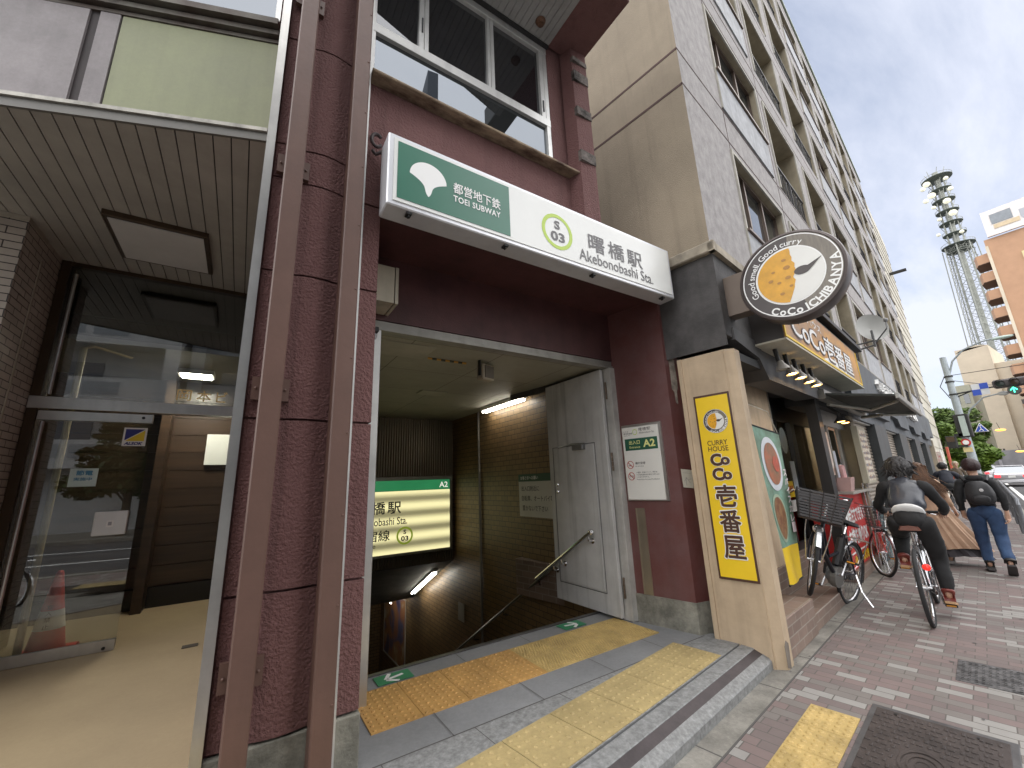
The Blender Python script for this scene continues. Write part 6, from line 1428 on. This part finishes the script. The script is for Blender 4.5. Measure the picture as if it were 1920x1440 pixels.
    b.tube([BB+Vector((0, -.07, 0)), BB+cv+Vector((0, -.085, 0))], .011, 6); b.tube([BB+Vector((0, .07, 0)), BB-cv+Vector((0, .085, 0))], .011, 6); b.tube([BB+Vector((0, -.07, 0)), BB+Vector((0, .07, 0))], .014, 8); L(b, 'crank', ALU, t)
    for sg_, y in ((1, -.135), (-1, .135)):
        b = MB(); p = BB+cv*sg_+Vector((0, y, 0)); b.box(p.x-.045, p.x+.045, p.y-.045, p.y+.045, p.z-.012, p.z+.012, bev=.004); pd_ = L(b, 'pedal', BLACK, t)
        b = MB(); b.box(p.x-.047, p.x-.045, p.y-.035, p.y+.035, p.z-.007, p.z+.007); b.box(p.x+.045, p.x+.047, p.y-.035, p.y+.035, p.z-.007, p.z+.007); L(b, 'reflector', mat('reflector_amber', (.8, .35, .03), .3, var=0), pd_)
    b = MB(); b.tube([BB+Vector((0, -.045, .08)), Vector((0, -.045, r+.03))], .006, 4); b.tube([BB+Vector((0, -.045, -.08)), Vector((0, -.045, r-.03))], .006, 4); L(b, 'chain', DKMET, t)
    if step and guard: b = MB(); b.box(-.06, BB.x+.09, -.075, -.055, r-.09, r+.03, bev=.008); L(b, 'chain_guard', BLACK, t)
    if basket:
        b = MB(); x0, x1 = wb-.04, wb+.25; z0, z1 = .72, 1.0; bt = [(x0+.03, -.17, z0), (x1-.05, -.17, z0), (x1-.05, .17, z0), (x0+.03, .17, z0)]; tp = [(x0, -.225, z1), (x1, -.225, z1), (x1, .225, z1), (x0, .225, z1)]
        lerp = lambda q: [Vector(bt[i])*(1-q)+Vector(tp[i])*q for i in range(4)]
        T = S_
        if basket == 'slats':
            for k in range(10):
                c_ = lerp((k+.5)/10); 
                for i in range(4):
                    A, B_ = c_[i], c_[(i+1) % 4]; d = Vector((0, 0, .0095)); n2 = (B_-A).cross(ZV).normalized()*.004
                    b.add([T @ q_ for q_ in (A-d-n2, B_-d-n2, B_+d-n2, A+d-n2, A-d+n2, B_-d+n2, B_+d+n2, A+d+n2)], [(0, 1, 2, 3), (7, 6, 5, 4), (3, 2, 6, 7), (0, 4, 5, 1)])
            for i in range(4):
                for q in (.0, .25, .5, .75):
                    A = Vector(bt[i])*(1-q)+Vector(bt[(i+1) % 4])*q; B_ = Vector(tp[i])*(1-q)+Vector(tp[(i+1) % 4])*q; b.tube([T @ A, T @ B_], .008, 4)
        else:
            for k in range(7): c_ = lerp(k/6); b.tube([T @ p for p in c_], .004 if k < 6 else .007, 5, closed=True)
            for i in range(4):
                for q in range(9):
                    q = q/9; A = Vector(bt[i])*(1-q)+Vector(bt[(i+1) % 4])*q; B_ = Vector(tp[i])*(1-q)+Vector(tp[(i+1) % 4])*q; b.tube([T @ A, T @ B_], .003, 4)
        b.add([T @ Vector(p) for p in bt], [(0, 1, 2, 3)]); L(b, 'basket', mat('basket_black', (.035, .03, .03), .35, var=0), t)
        b = MB(); 
        for y in (-.07, .07): b.tube([T @ Vector((wb, y*.9, r)), T @ Vector((wb+.06, y*1.5, .60)), T @ Vector((wb+.08, y*1.5, .71))], .006, 5)
        L(b, 'basket_stay', ALU, t)
        b = MB(); b.ball(T @ Vector((wb+.10, 0, .64)), .045, 12, 8, sx=1.3); L(b, 'headlamp', CHROME, t)
    if rack:
        b = MB()
        for y in (-.06, .06): b.tube([(.16, y, .72), (-.25, y, .74), (-.27, y, .73)], .006, 5); b.tube([(-.22, y, .73), (-.04, y*1.1, r)], .006, 5); 
        b.tube([(-.26, -.06, .735), (-.26, .06, .735)], .006, 5); b.tube([(.0, -.06, .73), (.0, .06, .73)], .006, 5); L(b, 'rack', CHROME, t)
    if stand:
        b = MB(); b.tube([(.0, .055, r), (-.03, .12, .16), (-.02, .24, .03), (.05, .27, .02)], .009, 6); L(b, 'kickstand', CHROME, t)
    if reflector: b = MB(); b.ball((-.03, -.06, .52), .032, 12, 8, sx=.5); L(b, 'tail_reflector', mat('red_reflector_glow', (.8, .03, .02), .25, var=0, emit=.5), t)  # reflector holds no lamp; its red glow is set in the material
    return t
def BM(s, n, z, head, lean, pitch_=0, sc_=1): return CF @ Matrix.Translation((s, n, z)) @ Matrix.Rotation(R(head), 4, 'Z') @ Matrix.Rotation(R(pitch_), 4, 'Y') @ Matrix.Rotation(R(lean), 4, 'X') @ Matrix.Scale(sc_, 4)
FD_ = mat('frame_dark_blue', (.012, .013, .022), .3, .3, var=0); FR_ = mat('frame_red', (.55, .05, .04), .3, .2, var=0); FS_ = mat('frame_silver', (.45, .46, .48), .25, .8, var=0)
bk1 = bicycle('dark blue city bicycle with black slatted front basket leaning before the curry shop steps', BM(2.30, .0, .0, 174, -11, -15.5, 1.0), FD_, basket='slats', stand=True, steer=24, crank=-75, wb=1.03)
b = MB(); b.tube([(.40, 0, .36), (.33, 0, .66)], .045, 8); L(b, 'battery', BLACK, bk1)
b = MB(); b.lathe([(.0001, .05), (.10, .05), (.115, .02), (.115, -.03), (.0001, -.03)], (.36, 0, .25), (0, -1, 0), 20); L(b, 'motor_cover', mat('motor_grey', (.25, .25, .24), .4, .5, var=.1), bk1)
bk2 = bicycle('red city bicycle with black wire basket parked beyond the takeaway counter', BM(5.08, .02, 0, 186, -7, 0, .92), FR_, basket='wire', stand=True, steer=28, crank=40)
bk3 = bicycle('silver bicycle with brown saddle being ridden away along the pavement', BM(1.97, -.72, 0, 1.5, -1, 0, 1), FS_, step=False, rack=False, drop=True, saddle_m=mat('saddle_brown', (.16, .06, .04), .5, var=0), crank=-88, guard=False, reflector=True)
bk4 = bicycle('black bicycle ridden away far along the pavement', BM(12.0, -.62, 0, 2, 0, 0, 1), FD_, step=False, rack=False, drop=True, crank=60, guard=False)
bk5 = bicycle('dark bicycle with basket standing by the kerb, mirrored in the glass door', BM(-6.3, .9, -.12, 190, -6, 0, 1), FD_, basket='wire', stand=True)

# ================================================================= PEOPLE
def skin_mesh(nodes, edges, sub=2, smooth_noise=0, nscale=9, seed=0):
    me = bpy.data.meshes.new('s'); me.from_pydata([n_[0] for n_ in nodes], edges, []); o = bpy.data.objects.new('s', me); COL.objects.link(o)
    md = o.modifiers.new('skin', 'SKIN'); md.use_smooth_shade = True
    sv = me.skin_vertices[0].data
    for i, n_ in enumerate(nodes):
        r_ = n_[1]; sv[i].radius = r_ if isinstance(r_, tuple) else (r_, r_); sv[i].use_root = (i == 0)
    ss = o.modifiers.new('sub', 'SUBSURF'); ss.levels = sub; ss.render_levels = sub
    dg = bpy.context.evaluated_depsgraph_get(); m2 = bpy.data.meshes.new_from_object(o.evaluated_get(dg))
    bpy.data.objects.remove(o); bpy.data.meshes.remove(me)
    if smooth_noise:
        for v in m2.vertices:
            p = v.co*nscale+Vector((seed, 0, 0)); v.co = v.co+v.normal*(noise.noise(p)*smooth_noise+noise.noise(Vector((p.x*2.3, p.y*2.3, p.z*4)))*smooth_noise*.5)
    m2.polygons.foreach_set('use_smooth', [True]*len(m2.polygons)); return m2
def skin_multi(chains, sub=2, nz_=0, ns=9, seed=0):
    V = []; Fc = []
    for nodes in chains:
        m_ = skin_mesh(nodes, [(i, i+1) for i in range(len(nodes)-1)], sub, nz_, ns, seed); o = len(V)
        V += [v.co.copy() for v in m_.vertices]; Fc += [tuple(i+o for i in p.vertices) for p in m_.polygons]; bpy.data.meshes.remove(m_)
    me = bpy.data.meshes.new('c'); me.from_pydata(V, [], Fc); me.polygons.foreach_set('use_smooth', [True]*len(Fc)); return me
def mobj(name, me, m_, M, parent=None):
    me.name = name; me.materials.clear(); me.materials.append(m_); o = bpy.data.objects.new(name, me); COL.objects.link(o)
    if parent is None: o.matrix_world = M; MW[o.name] = M.copy()
    else: o.parent = parent; MW[o.name] = MW[parent.name]
    return o
SKIN = mat('skin', (.50, .30, .21), .5, var=.05)
def hand(nodes, edges, wi, wrist, d, side, back, curl=.5):
    """palm with four fingers and a thumb grown from node wi"""
    d = Vector(d).normalized(); side = Vector(side).normalized(); back = Vector(back).normalized(); k = len(nodes)
    pc = Vector(wrist)+d*.045; nodes.append((pc, (.030, .017))); edges.append((wi, k)); kn = len(nodes); nodes.append((Vector(wrist)+d*.085, (.034, .014))); edges.append((k, kn))
    for j, ln in enumerate((.060, .070, .064, .048)):
        b0 = Vector(wrist)+d*.095+side*(.030-.020*j); c1 = b0+(d*math.cos(curl)-back*math.sin(curl))*ln*.55; c2 = c1+(d*math.cos(curl*2.2)-back*math.sin(curl*2.2))*ln*.45
        i0 = len(nodes); nodes += [(b0, .0095), (c1, .0085), (c2, .007)]; edges += [(kn, i0), (i0, i0+1), (i0+1, i0+2)]
    i0 = len(nodes); t0 = Vector(wrist)+d*.03+side*.033; nodes += [(t0, .012), (t0+d*.035+side*.018-back*.01, .010), (t0+d*.06+side*.018-back*.025, .008)]; edges += [(k, i0), (i0, i0+1), (i0+1, i0+2)]
def person(label, M, J, jacket, trousers, hair_m, shoes, sole=None, hair='short', jr=1.0, far=False, hand_curl=.6, hemk=-.05, sleeves=None, tw=1.0):
    V_ = {k: Vector(v) for k, v in J.items()}; hd = V_['head']; nk = V_['neck']; fwd = Vector(J.get('face', (1, 0, 0))).normalized(); left = ZV.cross(fwd).normalized()
    nodes = [(V_['pelvis'], (.10, .075)), ((V_['pelvis']+V_['chest'])/2, (.085, .065)), (V_['chest'], (.10, .07)), (nk, (.05, .05)), (hd+Vector((0, 0, -.055))+fwd*.012, (.055, .062)), (hd+Vector((0, 0, .02)), (.075, .088)), (hd+Vector((0, 0, .085)), (.055, .065))]
    edges = [(0, 1), (1, 2), (2, 3), (3, 4), (4, 5), (5, 6)]
    for s_ in ('l', 'r'):
        b0 = len(nodes); nodes += [(V_['sh'+s_], .036), (V_['el'+s_], .028), (V_['wr'+s_], .024)]; edges += [(2, b0), (b0, b0+1), (b0+1, b0+2)]
        d = (V_['wr'+s_]-V_['el'+s_]).normalized()
        side = J.get('side'+s_, fwd); back = J.get('back'+s_, left*(1 if s_ == 'l' else -1))
        if not far: hand(nodes, edges, b0+2, V_['wr'+s_], J.get('hd'+s_, d), side, back, hand_curl)
        else: nodes.append((V_['wr'+s_]+d*.07, .025)); edges.append((b0+2, len(nodes)-1))
        h0 = len(nodes); nodes += [(V_['hp'+s_], .06), (V_['kn'+s_], .04), (V_['an'+s_], .026), (V_['to'+s_], .020)]; edges += [(0, h0), (h0, h0+1), (h0+1, h0+2), (h0+2, h0+3)]
    body = mobj('person', skin_mesh(nodes, edges, 2), SKIN, M); props(body, label, 'person')
    # face and ears
    b = MB(); e = hd+fwd*.085
    b.ball(e+Vector((0, 0, -.012))+fwd*.012, .014, 8, 6, sz=1.5)
    L(b, 'nose', SKIN, body, smooth=True)
    b = MB()
    for s_ in (-1, 1): b.ball(hd+left*.078*s_+Vector((0, 0, -.01)), .022, 8, 6, sx=.6, sy=.5, sz=1.3)
    L(b, 'ears', SKIN, body, smooth=True)
    b = MB()
    for s_ in (-1, 1): b.ball(hd+fwd*.080+left*.03*s_+Vector((0, 0, .012)), .009, 8, 6)
    L(b, 'eyes', BLACK, body, smooth=True); b = MB(); b.ball(hd+fwd*.083+Vector((0, 0, -.048)), .018, 8, 6, sz=.35, sx=.5); L(b, 'mouth', mat('lips', (.35, .12, .10), .5, var=0), body, smooth=True)
    # clothing
    th = .030*jr
    low = V_['pelvis']+(V_['chest']-V_['pelvis'])*hemk
    nn = [(low, (.155*jr*tw, .125*jr*tw)), ((V_['pelvis']+V_['chest'])/2, (.15*jr*tw, .12*jr*tw)), (V_['chest'], (.165*jr*tw, .125*jr*tw)), (V_['chest']*.45+nk*.55, (.10, .085)), (nk+(nk-V_['chest'])*.02, (.062, .062))]; ch_ = [nn, [(V_['shl'], .08*jr), (V_['shl']*.5+V_['shr']*.5+Vector((0, 0, -.02)), .11*jr), (V_['shr'], .08*jr)]]
    for s_ in ('l', 'r'):
        nn = [(V_['chest']*.55+V_['sh'+s_]*.45, .085*jr), (V_['sh'+s_], .082*jr), ((V_['sh'+s_]+V_['el'+s_])/2, .060*jr), (V_['el'+s_], .052*jr), (V_['wr'+s_]*.55+V_['el'+s_]*.45, .046*jr), (V_['wr'+s_]+(V_['el'+s_]-V_['wr'+s_])*.10, .042*jr)]; ch_.append(nn)
    if sleeves:
        mobj('sleeves', skin_multi(ch_[2:], 2, .014, 11, 5), sleeves, Matrix.Identity(4), body); ch_ = ch_[:2]
    mobj('jacket', skin_multi(ch_, 2, .014, 11, 3), jacket, Matrix.Identity(4), body)
    if trousers:
        nn = [(V_['pelvis']+(V_['chest']-V_['pelvis'])*.42, (.13, .108)), (V_['pelvis']+Vector((0, 0, -.04)), (.15, .13)), (V_['pelvis']+Vector((0, 0, -.10)), (.12, .11))]; ch_ = [nn, [(V_['hpl']+Vector((0, 0, .02)), .105), (V_['pelvis']+Vector((0, 0, -.02)), .135), (V_['hpr']+Vector((0, 0, .02)), .105)]]
        for s_ in ('l', 'r'):
            nn = [(V_['hp'+s_]*.7+V_['pelvis']*.3+Vector((0, 0, .03)), .10), (V_['hp'+s_], .105), ((V_['hp'+s_]+V_['kn'+s_])/2, .092), (V_['kn'+s_], .076), ((V_['kn'+s_]+V_['an'+s_])/2, .068), (V_['an'+s_]+(V_['kn'+s_]-V_['an'+s_])*.08, .058)]; ch_.append(nn)
        mobj('trousers', skin_multi(ch_, 2, .012, 10, 7), trousers, Matrix.Identity(4), body)
    for s_ in ('l', 'r'):
        a, t_ = V_['an'+s_], V_['to'+s_]; fd = (t_-a); fd_ = Vector((fd.x, fd.y, fd.z)).normalized(); hl = a-fd_*.05+Vector((0, 0, -.02))
        mobj('shoe', skin_mesh([(hl, (.042, .045)), (a+fd*.45+Vector((0, 0, -.01)), (.045, .040)), (t_, (.045, .032)), (t_+fd_*.05, (.030, .022)), (a+Vector((0, 0, .03)), .058), (a+Vector((0, 0, .085)), .056)], [(0, 1), (1, 2), (2, 3), (0, 4), (4, 5)], 2), shoes, Matrix.Identity(4), body)
        if sole:
            b = MB(); u_ = fd_.cross(ZV).normalized(); w2 = fd_.cross(u_).normalized(); w2 = w2 if w2.z < 0 else -w2
            P = [hl-fd_*.03+w2*.035, hl+w2*.035, t_+w2*.032, t_+fd_*.06+w2*.022]
            W2 = (.035, .042, .046, .03)
            vs = []
            for p, q in zip(P, W2): vs += [p-u_*q, p+u_*q, p-u_*q+w2*.022, p+u_*q+w2*.022]
            fs = []
            for i in range(3): o_ = 4*i; fs += [(o_, o_+1, o_+5, o_+4), (o_+2, o_+6, o_+7, o_+3), (o_, o_+4, o_+6, o_+2), (o_+1, o_+3, o_+7, o_+5)]
            fs += [(0, 2, 3, 1), (12, 13, 15, 14)]; b.add(vs, fs); L(b, 'shoe_sole', sole, body)
    # hair
    me = MB(); c = hd+Vector((0, 0, .035))-fwd*.018; me.ball(c, .108, 40, 26, sx=1.0, sy=.93, sz=1.02)
    q = random.Random(len(label)); me2 = MB()
    vs = []
    for v in me.v:
        d = (v-c); dn = d.normalized(); f_ = dn.dot(fwd)
        k = 1+(.10 if hair == 'bushy' else .035)*noise.noise(Vector((dn.x*5, dn.y*5, dn.z*3+q.random()*.15)))+(.07 if hair == 'bushy' else .02)*noise.noise(Vector((dn.x*17, dn.y*17, dn.z*7)))
        if f_ > .35 and dn.z < .35: k *= .70
        if dn.z < -.75: k *= .8
        vs.append(c+d*k*(1.2 if hair == 'bushy' else 1))
    for k in range(0 if hair == 'smooth' else (170 if hair == 'bushy' else 420) if not far else 30):
        d = Vector((q.gauss(0, 1), q.gauss(0, 1), q.gauss(.25, 1))).normalized()
        if d.dot(fwd) > .3 and d.z < .3 or d.z < -.6: continue
        p = c+Vector((d.x*.100, d.y*.095, d.z*.104))*(1.1 if hair == 'bushy' else 1); tn = (Vector((0, 0, -1))+d*.35+Vector((q.gauss(0, .5), q.gauss(0, .5), 0))).normalized()
        me2.tube([p, p+tn*.03+d*.012, p+tn*(q.uniform(.05, .085) if hair == 'bushy' else q.uniform(.035, .05))+d*(.018 if hair == 'bushy' else -.004)], [.014, .012, .002] if hair == 'bushy' else [.007, .006, .001], 4)
    b0 = len(me2.v); fs0 = me.f; me2.v = vs+me2.v; me2.f = fs0+[tuple(i+len(vs) for i in f) for f in me2.f]; me2.mi = [0]*len(me2.f)
    L(me2, 'hair', hair_m, body, smooth=True)
    return body
HB_ = mat('hair_black', (.016, .014, .014), .5, var=0, bump=.8, bs=70); HR_ = mat('hair_dark_red', (.028, .011, .011), .45, var=0, bump=.8, bs=70); HBR = mat('hair_brown', (.20, .095, .04), .45, var=.0, vs=12, col2=(.09, .04, .018), bump=.6, bs=60, vscale=(3, 3, .6))
LEA = mat('leather_jacket', (.038, .042, .054), .38, var=.2, vs=4, bump=.3, bs=25, coat=.1); BLKC = mat('black_cloth', (.014, .014, .015), .85, var=.2, vs=6, bump=.2, bs=40)
# rider of the silver bicycle
RM3 = BM(1.97, -.72, 0, 1.5, 0)
J1 = dict(pelvis=(.20, 0, .96), chest=(.44, 0, 1.235), neck=(.54, 0, 1.345), head=(.62, .02, 1.425), shl=(.46, .17, 1.27), shr=(.46, -.17, 1.27), ell=(.55, .265, 1.05), elr=(.55, -.265, 1.05), wrl=(.80, .24, .965), wrr=(.80, -.24, .965),
    hpl=(.22, .10, .90), hpr=(.22, -.10, .90), knl=(.62, .14, .74), knr=(.46, -.13, .55), anl=(.40, .135, .50), anr=(.36, -.135, .20), tol=(.52, .135, .465), tor=(.49, -.135, .155), face=(1, 0, -.15), sidel=(.3, -1, 0), sider=(.3, 1, 0), backl=(0, 0, 1), backr=(0, 0, 1), hdl=(1, -.1, -.1), hdr=(1, .1, -.1))
BOOT = mat('boot_oxblood', (.20, .04, .03), .4, var=.1); SOLE = mat('boot_sole', (.45, .27, .14), .7, var=.1)
p1 = person('person with bushy black hair in a dark leather jacket riding the silver bicycle away', RM3, J1, LEA, BLKC, HB_, BOOT, SOLE, hair='bushy', jr=.95, hand_curl=1.1, hemk=.20, sleeves=BLKC, tw=1.12)
nn = [((.19, 0, .985), (.158, .140)), ((.25, 0, 1.05), (.158, .138))]
mobj('shirt_hem', skin_mesh(nn, [(0, 1)], 2, .006, 14), mat('white_shirt', (.75, .75, .74), .8, var=.05), Matrix.Identity(4), p1)
# walking man with backpack
JW = dict(pelvis=(0, 0, .84), chest=(.03, 0, 1.17), neck=(.05, 0, 1.31), head=(.07, .0, 1.425), shl=(.02, .155, 1.235), shr=(.02, -.155, 1.235), ell=(-.03, .215, 1.0), elr=(-.06, -.21, 1.0), wrl=(.06, .205, .80), wrr=(-.04, -.205, .79),
    hpl=(.0, .085, .80), hpr=(0, -.085, .80), knl=(.10, .09, .46), knr=(.03, -.09, .45), anl=(.06, .09, .08), anr=(-.26, -.09, .16), tol=(.20, .10, .04), tor=(-.14, -.09, .055), face=(1, .05, 0))
JEAN = mat('blue_jeans', (.018, .038, .09), .85, var=.0, vs=4, col2=(.04, .085, .18), bump=.2, bs=60)
MWK = BM(5.22, -1.21, 0, 3, 0)
p2 = person('person with dark reddish hair in black jacket and blue jeans walking away with a backpack', MWK, JW, BLKC, JEAN, HR_, mat('shoe_black', (.02, .02, .02), .5, var=0), mat('shoe_sole_dark', (.05, .045, .045), .8, var=0), jr=.96, hemk=-.2, hair='smooth')
mobj('hood', skin_mesh([((-.01, .09, 1.29), (.05, .045)), ((-.05, 0, 1.27), (.06, .05)), ((-.01, -.09, 1.29), (.05, .045))], [(0, 1), (1, 2)], 2), BLKC, Matrix.Identity(4), p2)
bp_ = mthing('backpack', 'black backpack with a small pale badge on the back of the walking person', 'backpack', MWK @ Matrix.Translation((-.16, 0, .86)))
def bpm(nodes, ed, name, m_, par=bp_, nz_=.008):
    me = skin_mesh([(Vector(n_[0])-Vector((-.16, 0, .86)), n_[1]) for n_ in nodes], ed, 2, nz_, 12); return mobj(name, me, m_, Matrix.Identity(4), par)
PACK = mat('pack_nylon', (.016, .016, .018), .55, var=.2, vs=8, bump=.3, bs=30)
bpm([((-.15, 0, .90), (.15, .085)), ((-.17, 0, 1.02), (.165, .10)), ((-.15, 0, 1.15), (.15, .085)), ((-.12, 0, 1.25), (.10, .05))], [(0, 1), (1, 2), (2, 3)], 'bag', PACK)
bpm([((-.25, 0, .93), (.11, .035)), ((-.26, 0, 1.06), (.11, .035))], [(0, 1)], 'front_pocket', PACK)
b = MB(); 
for s_ in (-1, 1): b.tube([Vector((-.08, s_*.10, 1.24))-Vector((-.16, 0, .86)), Vector((.05, s_*.13, 1.31))-Vector((-.16, 0, .86)), Vector((.15, s_*.14, 1.15))-Vector((-.16, 0, .86)), Vector((.02, s_*.17, .95))-Vector((-.16, 0, .86))], .022, 6)
L(b, 'strap', PACK, bp_); b = MB(); b.ball(Vector((-.295, -.02, 1.12))-Vector((-.16, 0, .86)), .022, 10, 6, sx=.3); L(b, 'badge', mat('badge', (.5, .5, .5), .4, var=0), bp_)
# woman in long coat
MWM = BM(5.62, -.62, 0, 8, 0)
JC = dict(JW); JC.update(pelvis=(0, 0, .84), anl=(.05, .09, .08), anr=(-.1, -.09, .08), tol=(.17, .09, .04), tor=(.02, -.09, .04), knr=(.0, -.09, .45), head=(.06, .02, 1.40), neck=(.04, .01, 1.29), chest=(.01, 0, 1.15), wrl=(.03, .22, .80), wrr=(-.06, -.27, .82))
CAMEL = mat('camel_coat', (.46, .30, .20), .8, var=.12, vs=5, bump=.15, bs=70)
p3 = person('person with long brown hair in a long camel coat blown sideways, walking beyond the rider', MWM, JC, CAMEL, mat('dark_tights', (.03, .03, .03), .8, var=0), HBR, mat('grey_shoe', (.3, .29, .28), .5, var=0), jr=.98)
def skirt(z0, z1, r0, r1, shift, name, m_, fold=.035, nf=9, seg=72, rows=18):
    b = MB(); q = random.Random(3)
    for i in range(rows+1):
        t = i/rows; z = z0+(z1-z0)*t; r_ = r0+(r1-r0)*t**1.15
        for j in range(seg):
            a = 2*math.pi*j/seg; rr = r_+fold*t*math.sin(nf*a+.8*math.sin(3*a)+t*1.2)+.02*t*math.sin(21*a)
            b.v.append(Vector((.0+rr*.72*math.cos(a)-.05*t, rr*math.sin(a)+shift*t**1.4, z+.03*t*math.sin(2*a+1))))
    for i in range(rows):
        for j in range(seg): b.f.append((i*seg+j, i*seg+(j+1) % seg, (i+1)*seg+(j+1) % seg, (i+1)*seg+j)); b.mi.append(0)
    return L(b, name, m_, p3, smooth=True)
skirt(1.02, .24, .155, .34, -.21, 'coat_skirt', CAMEL, fold=.02); skirt(.75, .13, .15, .33, -.20, 'underskirt', mat('dark_skirt', (.05, .045, .05), .85, var=.1), nf=13)
b = MB(); q = random.Random(12)
for k in range(300):
    a = q.uniform(-1.7, 1.7); st_ = Vector((-.03-.06*math.cos(a), .085*math.sin(a)+.02, 1.40+q.uniform(-.03, .07))); dz = q.uniform(.26, .40); dy = -q.uniform(.05, .22)
    b.tube([st_, st_+Vector((-.04, dy*.2, -dz*.45)), st_+Vector((-.06+q.uniform(-.02, .02), dy, -dz))], [.008, .008, .002], 4)
L(b, 'long_hair', HBR, p3, smooth=True)
# rider far up the pavement
J4 = dict(J1); 
p4 = person('person in dark clothes riding a bicycle far up the pavement', BM(12.0, -.62, 0, 2, 0), J4, mat('navy_cloth', (.02, .022, .032), .8, var=.1), BLKC, HB_, mat('shoe_black2', (.02, .02, .02), .5, var=0), far=True)
# two walkers farther away
JF = dict(JW)
p5 = person('person with light brown hair and dark green jacket, head just left of the backpack wearer', BM(10.6, -1.17, 0, 5, 0, 0, .97), JF, mat('dark_green_cloth', (.015, .03, .025), .8, var=.1), BLKC, mat('hair_light_brown', (.30, .17, .06), .5, var=0), MATS['shoe_black2'], far=True)
p6 = person('person in olive coat and pale cap walking far along the pavement', BM(22, -.55, 0, 185, 0, 0, 1.05), JF, mat('olive_cloth', (.13, .10, .07), .8, var=.1), mat('grey_cloth', (.2, .22, .25), .8, var=0), mat('cap_pale', (.42, .35, .25), .6, var=0), MATS['shoe_black2'], far=True)
